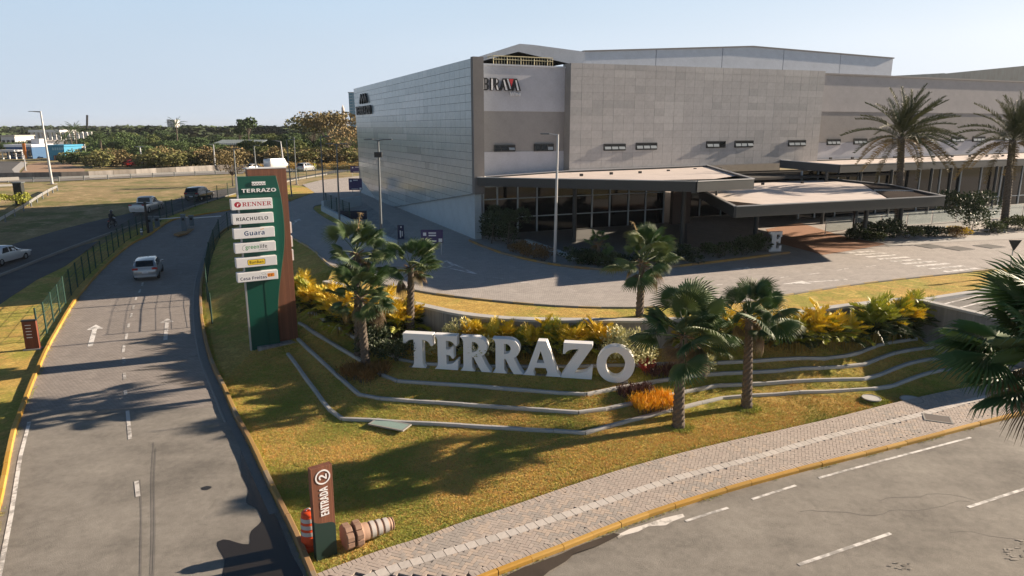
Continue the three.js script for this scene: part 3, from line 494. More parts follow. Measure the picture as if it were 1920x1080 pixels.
{
  const A = at(1379, 390, Y2), B = at(1770, 370, Y2), C = at(1668, 348, Y2), D = at(1500, 331, Y2), E = at(1395, 338, Y2), Fp = at(1313, 357, Y2);
  const { c, deckOf } = canopy('canopy', 'middle canopy jutting furthest towards the plaza', [A, B, C, D, E, Fp], 0.66);
  const mixp = (p, q, t) => p.map((v, i) => v + (q[i] - v) * t);
  const e1 = mixp(A, B, 0.72), e2 = mixp(D, C, 0.72), l1 = mixp(A, B, 0.2), l2 = mixp(Fp, A, 0.55);
  deckOf([l1, e1, e2, D, E, Fp, l2], -0.05, bmat.deck, 'roof_deck');
  for (let i = 1; i < 18; i++) { const t = i / 18, p = mixp(e1, B, t), q = mixp(e2, C, t); part(c, 'slat', beam(V3(p[0], p[2] - 0.12, -p[1]), V3(q[0], q[2] - 0.12, -q[1]), 0.07, 0.2), bmat.brown); }
  { const p = mixp(e1, e2, 0.5), q = mixp(B, C, 0.5); part(c, 'cross_beam', beam(V3(p[0], p[2] - 0.02, -p[1]), V3(q[0], q[2] - 0.02, -q[1]), 0.16, 0.14), mat.galv); }
  for (let i = 1; i < 9; i++) { const t = i / 9, p = mixp(A, l1, t), q = mixp(A, l2, t); part(c, 'slat', beam(V3(p[0], p[2] - 0.12, -p[1]), V3(q[0], q[2] - 0.12, -q[1]), 0.07, 0.2), bmat.brown); }
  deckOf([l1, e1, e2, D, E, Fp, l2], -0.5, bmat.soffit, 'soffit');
  for (const [x, y] of [[1430, 347], [1504, 344]]) { const p = at(x, y, Y2); part(c, 'floodlight', bx(0.22, 0.18, 0.16, p[0], p[2] + 0.1, -p[1]), mat.black); }
  for (const [x, y] of [[1619, 447], [1601, 436], [1415, 452], [1684, 440]]) { const p = onY(x, y, 0.05); part(mall, 'column', cyl(0.17, 0.17, Y2 - P - 0.4, p[0], 0, -p[1], 14), mat.darkMetal); }
  { const p = onY(1343, 365, Y2 - P); part(mall, 'column', cyl(0.09, 0.09, Y1 - Y2, p[0], Y2 - P - 0.1, -p[1], 10), mat.darkMetal); }
}
{
  const A = bk(1464, 302, -0.2), B = at(1574, 311, Y3), C = at(1990, 297, Y3), D = bk(1990, 284, 0.5), E = bk(1500, 303, 0.4);
  const { c, deckOf } = canopy('canopy', 'long right canopy running along the glazed wing', [A, B, C, D, E], 0.7);
  const mixp = (p, q, t) => p.map((v, i) => v + (q[i] - v) * t);
  deckOf([mixp(A, B, 0.35), mixp(B, D, 0.02), mixp(C, D, 0.1), D, E], -0.02, bmat.deck, 'roof_deck');
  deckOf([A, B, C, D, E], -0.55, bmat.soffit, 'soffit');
  for (const x of [1557, 1598, 1677, 1713, 1750, 1785, 1818, 1850, 1880]) { const p = onB(x, 300 - (x - 1557) * 0.018, -1.2); part(c, 'floodlight', bx(0.24, 0.18, 0.16, p[0], p[1] + 0.15, 1.2), mat.black); }
  for (const x of [1548, 1612, 1670, 1744, 1780, 1865, 1882, 1940]) { const p = onB(x, 345, -4.2); part(mall, 'column', cyl(0.14, 0.14, Y3 - P - 0.5, p[0], 0, 4.2, 12), mat.darkMetal); }
}
// ---- glazed walls
function glazing(label, a0, a1, b, y0, y1, xs, trans, gm = mat.glass) {
  const g = sub(mall, 'glazed_wall'); g.userData.label = label;
  const X = [a0, ...xs, a1];
  for (let i = 0; i + 1 < X.length; i++) { const ys = [y0, ...trans, y1]; for (let j = 0; j + 1 < ys.length; j++) { const pn = part(g, 'pane', bx(X[i + 1] - X[i] - 0.04, ys[j + 1] - ys[j] - 0.04, 0.03), gm), k = hash2(i, j, 31 + Math.round(a0 * 10)); pn.position.set((X[i] + X[i + 1]) / 2, (ys[j] + ys[j + 1]) / 2, -b); pn.rotation.set((k - 0.5) * 0.02, (hash2(j, i, 77) - 0.5) * 0.024, 0); } }
  for (const x of X) part(g, 'mullion', bx(0.11, y1 - y0, 0.16, x, (y0 + y1) / 2, -b + 0.03), bmat.mull);
  for (const y of trans) part(g, 'transom', bx(a1 - a0, 0.07, 0.12, (a0 + a1) / 2, y, -b + 0.03), bmat.mull);
  return g;
}
{
  const gb = 0.7, ax = (x) => onB(x, 400, gb)[0];
  glazing('tall glazing with pale mullions under the left canopy', ax(906), ax(1243), gb, 0.15, Y1 - P - 0.5, [932, 970, 1006, 1043, 1077, 1109, 1142, 1177, 1209].map(ax), [1.5, 3.0, 4.0].filter((y) => y < Y1 - P - 0.7));
  part(mall, 'entrance_wall', triUV(bx(1.9, Y1 - P - 0.5, 0.4, ax(1262), (Y1 - P) / 2, -gb + 1.0)), bmat.brown, 'brown wall panel beside the dark entrance');
  const eb = 4.5, ex = (x) => onB(x, 400, eb)[0];
  glazing('dark glass doors deep under the middle canopy', ex(1270), ex(1560), eb, 0.05, 4, [1310, 1350, 1390, 1430, 1470, 1510].map(ex), [2.4]);
  part(mall, 'entrance_ceiling', bx(ex(1570) - ex(1262), 0.2, 8, (ex(1570) + ex(1262)) / 2, 4.15, -1.2), bmat.soffit);
  const fb = -1.8, fx = (x) => onB(x, 360, fb)[0], xs = []; for (let x = 1530; x < 1985; x += 38) xs.push(fx(x));
  glazing('long reflecting glass wall under the right canopy', fx(1500), fx(1990), fb, 0.2, Y3 - P - 0.55, xs, [1.2]);
  // terrace floors
  const t1 = [[905, 442], [987, 451], [1072, 482], [1150, 492], [1290, 478], [1300, 440]].map(([x, y]) => onY(x, y, 0.22)); t1.push([ax(1290), gb + 0.2], [ax(905), gb + 0.2]);
  const flat = (pl, y, h) => { const g = new THREE.ExtrudeGeometry(new THREE.Shape(pl.map((p) => new THREE.Vector2(p[0], p[1]))), { depth: h, bevelEnabled: false }); g.rotateX(-Math.PI / 2); return triUV(g.translate(0, y - h, 0)); };
  part(mall, 'terrace_floor', flat([t1[0], t1[1], t1[2], t1[3], t1[4], t1[6], t1[7]], 0.24, 0.22), M([0.22, 0.22, 0.215], 0.7, { map: T.plain }));
  part(mall, 'terrace_edge', mg([1, 2, 3].map((i) => beam(V3(t1[i][0], 0.22, -t1[i][1]), V3(t1[i + 1][0], 0.22, -t1[i + 1][1]), 0.3, 0.26))), bmat.base, 'pale raised edge of the terrace');
  const t3 = [[1700, 437], [1755, 428], [1990, 402]].map(([x, y]) => onY(x, y, 0.25));
  part(mall, 'terrace_floor', flat([t3[0], t3[1], [fx(1990), fb - 3.4], [fx(1990), fb + 0.1], [fx(1600), fb + 0.1]], 0.25, 0.24), M([0.45, 0.44, 0.42], 0.7, { map: T.plain }));
  // glass balustrade
  const p = onY(1545, 441, 0.1), q = onY(1990, 404, 0.1); const bal = sub(mall, 'balustrade'); const gl = MP([0.9, 0.95, 0.95], 0.03, { transmission: 0.9, thickness: 0, ior: 1.45 });
  for (let i = 0; i < 10; i++) { const u = (t) => [p[0] + (q[0] - p[0]) * t, p[1] + (q[1] - p[1]) * t]; const m = u(i / 10 + 0.003), n2 = u((i + 1) / 10 - 0.003); part(bal, 'glass_panel', beam(V3(m[0], 0.95, -m[1]), V3(n2[0], 0.95, -n2[1]), 0.02, 1.1), gl); part(bal, 'post', bx(0.04, 1.2, 0.04, m[0], 0.7, -m[1]), mat.galv); }
}
// ================================================================ WALLS, KERBS, PAVEMENT, MARKINGS
// a wall along a line of [x, d]; the foot height may change along it
function wallAlong(line, thick, top, foot) {
  const a = line, b = offsetLine(line, -thick), pos = [], uv = []; let s = 0;
  const quad = (p, q, r, t, u0, u1, v0, v1, v2 = v1, v3 = v0) => { for (const k of [p, q, r, p, r, t]) pos.push(...k); uv.push(u0, v0, u1, v3, u1, v2, u0, v0, u1, v2, u0, v1); };
  for (let i = 0; i + 1 < a.length; i++) {
    const l = Math.hypot(a[i + 1][0] - a[i][0], a[i + 1][1] - a[i][1]), f0 = foot(i / (a.length - 1)), f1 = foot((i + 1) / (a.length - 1));
    const W = (p, y) => [p[0], y, -p[1]];
    quad(W(a[i], f0), W(a[i + 1], f1), W(a[i + 1], top), W(a[i], top), s, s + l, f0, top, top, f1);
    quad(W(b[i + 1], f1), W(b[i], f0), W(b[i], top), W(b[i + 1], top), s + l, s, f1, top, top, f0);
    quad(W(a[i], top), W(a[i + 1], top), W(b[i + 1], top), W(b[i], top), s, s + l, 0, thick);
    s += l;
  }
  const e = (k) => { const p = a[k], q = b[k]; quad([p[0], foot(k ? 1 : 0), -p[1]], [q[0], foot(k ? 1 : 0), -q[1]], [q[0], top, -q[1]], [p[0], top, -p[1]], 0, thick, 0, 2); };
  e(0); e(a.length - 1);
  const g = new THREE.BufferGeometry(); g.setAttribute('position', new THREE.Float32BufferAttribute(pos, 3)); g.setAttribute('uv', new THREE.Float32BufferAttribute(uv, 2)); g.computeVertexNormals(); return g;
}
const slab2 = (line, w, y0, y1) => { const pl = stripPoly(line, 0.05, -w); const g = new THREE.ExtrudeGeometry(new THREE.Shape(pl.map((p) => new THREE.Vector2(p[0], p[1]))), { depth: y1 - y0, bevelEnabled: false }); g.rotateX(-Math.PI / 2); return triUV(g.translate(0, y0, 0)); };
{
  const w = thing('retaining_wall', 'long curved concrete wall holding up the plaza behind the letters', 'wall');
  // panels cast one beside the other
  const pts = resample(wallTop, 2.4);
  for (let i = 0; i + 1 < pts.length; i++) { const [p, q] = [pts[i], pts[i + 1]], e = 0.012, dx = (q[0] - p[0]) * e / 2.4, dd = (q[1] - p[1]) * e / 2.4; const g = wallAlong([[p[0] + dx, p[1] + dd], [q[0] - dx, q[1] - dd]], 0.24, P - 0.02, () => 0.2); g.attributes.uv.array.forEach((v, k, a) => { if (k % 2 === 0) a[k] = v + i * 2.37; }); part(w, 'wall_panel', g, mat.concrete); }
  part(w, 'coping', slab2(wallTop, 0.42, P - 0.02, P + 0.09), mat.concreteLight);
  const v = thing('wing_wall', 'grey concrete side wall running towards the street at right', 'wall');
  part(v, 'wall_face', wallAlong(resample(wing, 1.2).map((p) => p), 0.24, P - 0.02, () => -0.1), M([0.78, 0.78, 0.78], 0.85, { map: T.concrete }));
  part(v, 'footing', wallAlong(offsetLine(resample(wing, 1.2), 0.22), 0.24, 0.62, () => -0.1), mat.concrete);
  part(v, 'coping', slab2(wing, 0.34, P - 0.02, P + 0.09), mat.concreteLight);
}
// ---- the ramp road beside the wing wall
{
  const r = [...pP([[1738, 562], [1860, 543], [2030, 518]], -0.12), ...[wing[2], wing[1]].map(([x, d]) => [x + 0.35, d + 0.2])];
  struct('ramp_road', drape(r, 1.5, () => P - 0.12), mat.asphalt, 'grey ramp road with white lines behind the wing wall');
  const k = pP([[1738, 561], [1860, 542], [2030, 517]], 0.06);
  part(thing('ramp_kerb', 'pale concrete kerb between the grass bank and the ramp road', 'kerb'), 'kerb_top', slab2(k, 0.3, P - 0.14, P + 0.06), mat.concreteLight);
  const ln = (x0, y0, x1, y1, n) => { const a = xd(PL(x0, y0, -0.12)), b = xd(PL(x1, y1, -0.12)); return drape(stripPoly([a, b], 0.06, -0.06), 3, () => P - 0.114); };
  const mk = struct('ramp_marking', mg([ln(1770, 570, 1880, 544), ln(1800, 577, 1900, 552), ln(1850, 580, 1960, 552)]), mat.paint, 'white lines on the ramp road');
}
// ---- kerb stones
const kerbGeo = (() => { const s = new THREE.Shape(); s.moveTo(-0.5, 0); s.lineTo(0.5, 0); s.lineTo(0.5, 0.86); s.lineTo(0.36, 1); s.lineTo(-0.36, 1); s.lineTo(-0.5, 0.86); s.closePath(); return triUV(new THREE.ExtrudeGeometry(s, { depth: 1, bevelEnabled: false }).translate(0, 0, -0.5), 0.4); })();
function kerb(name, label, line, w, h, len, mats, hf, sink = 0.15, seed = 3, gap = 0.015) {
  const k = new THREE.Group(); k.name = numbered(name); scene.add(k); k.userData = { kind: 'structure', label, category: 'kerb' };
  const pts = resample(line, len), r = rng(seed); let cnt = 0; const rest = [];
  for (let i = 0; i + 1 < pts.length; i++) {
    const [p, q] = [pts[i], pts[i + 1]], y0 = hf(p[0], p[1]), y1 = hf(q[0], q[1]), l = Math.hypot(q[0] - p[0], q[1] - p[1]);
    const m = shade(new THREE.Mesh(kerbGeo, mats[(r() * mats.length) | 0])); m.name = 'kerb_stone';
    m.position.set((p[0] + q[0]) / 2 + rr(-0.008, 0.008, r), (y0 + y1) / 2 - sink + rr(-0.006, 0.006, r), -(p[1] + q[1]) / 2);
    m.rotation.set(0, Math.atan2(q[0] - p[0], -(q[1] - p[1])), 0); m.rotation.order = 'YXZ'; m.rotation.x = -Math.atan2(y1 - y0, l);
    m.scale.set(w, h + sink, l - gap); k.add(m);
  }
  return k;
}
kerb('street_kerb', 'bright yellow kerb along the street pavement', offsetLine(walkOut, -0.075), 0.15, 0.15, 1.0, mat.kerbYellow, lay(0), 0.12, 4);
kerb('road_kerb', 'bright yellow kerb on the left of the entrance road', offsetLine(roadL, -0.08), 0.17, 0.15, 1.0, mat.kerbYellow, lay(0), 0.12, 5);
kerb('road_kerb', 'worn ochre kerb between the entrance road and the lawn', offsetLine(roadR, 0.09), 0.16, 0.22, 1.0, mat.kerbWorn, lay(0), 0.12, 6);
// channel along the right of the entrance road: dark strip and pale lip
{
  const from = roadR.slice(6, 78);
  struct('road_gutter', drape(stripPoly(from, -0.02, -0.30), 1.5, lay(0.022)), M([0.26, 0.25, 0.235], 0.9, { map: T.plain }), 'concrete drainage channel beside the worn kerb');
  kerb('gutter_lip', 'pale concrete lip of the drainage channel', offsetLine(roadR.slice(16, 62), -0.36), 0.09, 0.03, 1.4, [mat.kerbGrey], lay(0), 0.1, 8);
}
kerb('plaza_kerb', 'ochre kerb curving round the planting bed under the left canopy', pP([[880, 452], [900, 461], [944, 477], [985, 487], [1029, 496], [1085, 504], [1130, 507], [1167, 508], [1230, 505], [1330, 494], [1420, 483], [1480, 475]]), 0.15, 0.14, 1.0, mat.kerbWorn, () => P, 0.1, 9);
kerb('plaza_kerb', 'low pale kerb between the plaza road and the grass bank', loopLeft.filter((p) => p[1] < 62), 0.12, 0.1, 1.1, [M([0.52, 0.40, 0.22], 0.85, { map: T.plain }), mat.kerbGrey], () => P, 0.1, 10);
kerb('plaza_kerb', 'grey kerb round the grass island by the basement ramp', pP([[606, 384], [590, 387], [586, 392], [592, 399], [609, 411], [632, 423], [660, 436], [690, 447], [715, 457], [739, 470]]), 0.14, 0.12, 1.0, [mat.kerbGrey], () => P, 0.1, 11);
kerb('far_kerb', 'broken pale kerb along the far road beyond the fence', farNear.slice(6, 44), 0.2, 0.15, 2.0, [mat.kerbGrey], lay(0), 0.1, 12);
struct('grass_island', drape(pP([[607, 384], [590, 387], [586, 392], [592, 399], [609, 411], [632, 423], [660, 436], [690, 447], [715, 457], [739, 470], [748, 456], [700, 432], [640, 405]]), 2, () => P + 0.03), mat.grass, 'shaded grass island beside the basement ramp');
// ---- terraces on the lawn: each kerb stone its own piece
{
  const names = { D: 'lowest of the pale stepped kerbs on the lawn', C: 'second pale stepped kerb from the bottom of the lawn', B: 'third pale stepped kerb running just before the letters', A: 'highest pale stepped kerb running behind the letters' };
  for (const k of ['D', 'C', 'B', 'A']) {
    const pts = terr[k].map(([x, y]) => { const right = smooth(1500, 1760, x), h = terrH[k] * (1 - terrDrop[k] * right) + 0.06; const p = G(x, y, h); return xd(p); });
    const own = (x, d) => { let b = 0, bd = 1e9; for (let i = 0; i + 1 < pts.length; i++) { const [p, q] = [pts[i], pts[i + 1]], dx = q[0] - p[0], dd = q[1] - p[1], t = clamp(((x - p[0]) * dx + (d - p[1]) * dd) / (dx * dx + dd * dd)), e = Math.hypot(x - p[0] - dx * t, d - p[1] - dd * t); if (e < bd) { bd = e; b = i + t; } } const px = terr[k][Math.floor(b)][0] + ((terr[k][Math.min(terr[k].length - 1, Math.floor(b) + 1)][0]) - terr[k][Math.floor(b)][0]) * (b % 1), right = smooth(1500, 1760, px); return Math.max(terrH[k] * (1 - terrDrop[k] * right) - 0.03, lawnH(x, d) - 0.02); };
    kerb('terrace_kerb', names[k], pts, 0.17, 0.13, 1.15, [mat.kerbWhite, M([0.50, 0.50, 0.49], 0.85, { map: T.plain })], own, 0.25, 20 + k.charCodeAt(0), 0.002);
  }
}
// ---- herringbone pavement
{
  const bed = new THREE.Group(); bed.name = 'pavement'; bed.userData = { kind: 'structure', label: 'herringbone block pavement between lawn and street', category: 'pavement' }; scene.add(bed);
  const tones = [[0.56, 0.475, 0.415], [0.60, 0.515, 0.45], [0.52, 0.45, 0.395], [0.63, 0.52, 0.43], [0.48, 0.43, 0.385]].map((c) => M(c, 0.88, { map: T.plain }));
  const one = (l, w) => { const s = new THREE.Shape(); const a = l / 2 - 0.005, b = w / 2 - 0.005, c = 0.006; s.moveTo(-a + c, -b); s.lineTo(a - c, -b); s.lineTo(a, -b + c); s.lineTo(a, b - c); s.lineTo(a - c, b); s.lineTo(-a + c, b); s.lineTo(-a, b - c); s.lineTo(-a, -b + c); const g = new THREE.ExtrudeGeometry(s, { depth: 0.05, bevelEnabled: false }); g.rotateX(-Math.PI / 2); return triUV(g.translate(0, -0.035, 0)); };
  const brick = one(0.23, 0.115), tile = one(0.30, 0.30), soldier = one(0.23, 0.12);
  const inner = offsetLine(walkIn, 0.05), outer = offsetLine(walkOut, -0.17), mid = curved(pS([[640, 1112], [720, 1079], [780, 1060], [880, 1030], [960, 1005], [1110, 955], [1260, 905], [1410, 865], [1560, 822], [1710, 786], [1835, 752], [1980, 724], [2140, 700]]), 70);
  const zone = [...offsetLine(inner, 0.17), ...offsetLine(outer, -0.17).reverse()];
  const stripe = stripPoly(mid, 0.125, -0.125), near = [];
  const place = (g, x, d, turn, m) => near.push([d, g, x, turn, m]);
  const r = rng(33), th = Math.atan2(1, 2.3) + 0.79, cs = Math.cos(th), sn = Math.sin(th), w = 0.115;
  const pat = (x, d) => { const f = fbm(x * 0.5 + 50, d * 0.5 + 50, 512, 7, 3); return (clamp((f - 0.3) * 2.2 + (r() - 0.5) * 0.7, 0, 0.999) * 5) | 0; };
  const o = [8, 22];
  for (let i = -200; i < 200; i++) for (let j = -60; j < 60; j++) for (const v of [0, 1]) {
    // lattice (1,1) and (2,-2) in block widths
    let X = i + 2 * j, Y = i - 2 * j; X += v ? 0.5 : 1; Y += v ? -2 : 0.5;
    const x = o[0] + (X * cs - Y * sn) * w, d = o[1] + (X * sn + Y * cs) * w;
    if (x < -8 || x > 34 || d < 10 || d > 34 || !inside(zone, x, d) || inside(stripe, x, d)) continue;
    place(brick, x, d, th + (v ? Math.PI / 2 : 0), tones[pat(x, d)]);
  }
  for (const [line, of] of [[inner, 0.115], [outer, -0.115]]) { const pts = resample(offsetLine(line, of), 0.125); for (let i = 0; i + 1 < pts.length; i++) { const a = pts[i], b = pts[i + 1]; place(soldier, (a[0] + b[0]) / 2, (a[1] + b[1]) / 2, Math.atan2(b[1] - a[1], b[0] - a[0]) + Math.PI / 2, tones[pat(a[0], a[1])]); } }
  const lt = [[0.72, 0.67, 0.62], [0.75, 0.69, 0.63], [0.66, 0.61, 0.56]].map((c) => M(c, 0.85, { map: T.plain }));
  { const pts = resample(mid, 0.31); for (let i = 0; i + 1 < pts.length; i++) { const a = pts[i], b = pts[i + 1]; const m = shade(new THREE.Mesh(tile, lt[(r() * 3) | 0])); m.name = 'pale_tile'; m.position.set((a[0] + b[0]) / 2, slope(a[1]) + 0.102 + r() * 0.004, -(a[1] + b[1]) / 2); m.rotation.y = Math.atan2(b[1] - a[1], b[0] - a[0]); bed.add(m); } }
  const vis = (q) => { const z = q[0] * CP + H * SP, px = 960 + F * q[2] / z, py = 540 + F * (H * CP - q[0] * SP) / z; return px > -5 && px < 1925 && py < 1085; };
  near.sort((a, b) => (vis(b) - vis(a)) || (a[0] - b[0]));
  const rest = new Map();
  near.forEach(([d, g, x, turn, m], i) => {
    const y = slope(d) + 0.09 + r() * 0.006;
    if (i < 300) { const b = shade(new THREE.Mesh(g, m)); b.name = 'paving_block'; b.position.set(x, y, -d); b.rotation.y = turn; bed.add(b); }
    else if (vis([d, 0, x])) { const gg = g.clone().rotateY(turn).translate(x, y, -d); if (!rest.has(m)) rest.set(m, []); rest.get(m).push(gg); }
  });
  for (const [m, l] of rest) { const b = part(bed, 'paving_block_field', mg(l), m); b.userData.kind = 'stuff'; }
  console.log('pavers', near.length);
}
// ---- painted markings
{
  const gs = [], dash = (a, b, w, hf) => drape(stripPoly([a, b], w / 2, -w / 2), 2, hf);
  const worn = M([0.78, 0.77, 0.76], 0.85, { map: T.worn });
  const roadH = lay(0.02), on = (x, y) => xd(S(x, y));
  const dashes = [[[268, 530], [266, 536]], [[263, 543], [261, 549]], [[256, 557], [254, 563]], [[251, 573], [249, 580]], [[247, 588], [245, 596]], [[242, 607], [240, 615]], [[238, 626], [236, 637]], [[233, 647], [231, 661]], [[232, 671], [233, 684]], [[233, 700], [234, 712]], [[235, 733], [236, 741]], [[239, 770], [244, 824]], [[256, 903], [259, 932]]];
  struct('lane_marking', mg(dashes.map(([a, b]) => dash(on(...a), on(...b), 0.13, roadH))), worn, 'broken white centre line of the entrance road');
  struct('lane_marking', drape([[55, 792], [38, 858], [21, 967], [3, 1059], [-8, 1110]].map((p) => on(...p)).reduce((acc, p, i, a) => i ? acc : stripPoly(a, 0.06, -0.06), null), 1, roadH), mat.paint, 'white edge line along the yellow kerb of the entrance road');
  const arrow = (bx0, by0, tx, ty, w, hw, hl, pos, hf) => { const a = pos(bx0, by0), b = pos(tx, ty), dx = b[0] - a[0], dd = b[1] - a[1], l = Math.hypot(dx, dd), ux = dx / l, ud = dd / l; const q = (s, t) => [a[0] + ux * s + ud * t, a[1] + ud * s - ux * t]; return drape([q(0, -w), q(0, w), q(l - hl, w), q(l - hl, hw), q(l, 0), q(l - hl, -hw), q(l - hl, -w)], 2, hf); };
  struct('road_arrow', arrow(169, 650, 180, 609, 0.12, 0.42, 1.1, on, roadH), mat.paint, 'white arrow on the left lane of the entrance road');
  struct('road_arrow', arrow(310, 638, 314, 597, 0.1, 0.36, 1.0, on, roadH), worn, 'faded white arrow on the right lane of the entrance road');
  const st = (l, w, lab) => struct('street_marking', mg(l.map(([a, b]) => dash(on(...a), on(...b), w, roadH))), mat.paint, lab);
  st([[[1497, 1060], [1670, 1001]]], 0.11, 'nearest white lane dash on the street'); st([[[1815, 952], [1935, 913]]], 0.11, 'white lane dash at the right edge of the street');
  st([[[1535, 897], [1660, 863]], [[1660, 863], [1820, 821]], [[1410, 937], [1492, 911]], [[1285, 978], [1365, 953]]], 0.1, 'worn white edge line beside the yellow street kerb');
  // plaza
  const pl = (x, y) => xd(PL(x, y)), ph = () => P + 0.008;
  const zeb = [[970, 295, 1140, 283], [1035, 306, 1205, 294], [1100, 319, 1270, 306], [1170, 331, 1345, 319], [1240, 345, 1420, 330], [1310, 359, 1495, 342], [1390, 374, 1580, 356], [1470, 389, 1660, 370], [905, 285, 1075, 273]].map((q) => [1280 + q[0] / 3, 380 + q[1] / 3, 1280 + q[2] / 3, 380 + q[3] / 3]);
  const zb = new THREE.Group(); zb.name = 'zebra_crossing'; zb.userData = { kind: 'structure', label: 'white zebra crossing on the plaza road', category: 'crossing' }; scene.add(zb);
  for (const [a, b, c, e] of zeb) part(zb, 'stripe', drape(stripPoly([pl(a, b), pl(c, e)], 0.2, -0.2), 2, ph), mat.paint);
  const turnArrow = (tx, ty, bx0, by0, lab) => struct('road_arrow', arrow(bx0, by0, tx, ty, 0.09, 0.4, 1.7, pl, ph), mat.paint, lab);
  turnArrow(1366, 506, 1482, 497, 'white arrow in the canopy shadow on the plaza'); turnArrow(1465, 533, 1588, 524, 'white arrow in the sun on the plaza');
  turnArrow(562, 410, 548, 421, 'small white arrow on the loop road beside the tall sign');
  const pd = [[1570, 507, 1591, 503], [1515, 515, 1537, 512], [1622, 501, 1642, 498], [1462, 521, 1482, 518], [1330, 536, 1356, 533], [924, 520, 944, 523], [976, 530, 994, 531]];
  struct('lane_marking', mg(pd.map((q) => dash(pl(q[0], q[1]), pl(q[2], q[3]), 0.1, ph))), mat.paint, 'short white dashes across the plaza road');
  const tri = [[893, 514], [836, 489], [800, 500], [826, 506]]; const L2 = [[tri[0], tri[1]], [tri[1], [826, 497]], [[826, 497], [800, 496]], [tri[0], [838, 502]], [[838, 502], [800, 497]], [[838, 502], [850, 498]], [[850, 498], [838, 490]]];
  struct('lane_marking', mg(L2.map(([a, b], i) => drape(stripPoly([pl(...a), pl(...b)], 0.09, -0.09), 2, () => P + 0.008 + i * 0.0012))), mat.paint, 'white hatched triangle where the ramp joins the plaza');
  struct('brown_paving', drape(pP([[1436, 430], [1500, 418], [1587, 445], [1663, 458], [1600, 469], [1543, 478], [1455, 455]], 0), 3, () => P + 0.012), mat.blockBrown, 'reddish brown paving before the main entrance');
  struct('plaza_path', drape(pP([[1655, 456], [1720, 449], [1920, 436], [2100, 424], [2100, 436], [1920, 447], [1760, 455], [1668, 463]]), 3, () => P + 0.014), mat.slabLight, 'pale path between the plaza road and the glazed wing');
  struct('entrance_path', drape(pP([[1290, 478], [1330, 492], [1420, 481], [1500, 474], [1460, 458]]), 3, () => P + 0.016), mat.slabLight, 'pale path beside the sculpture under the canopy');
}
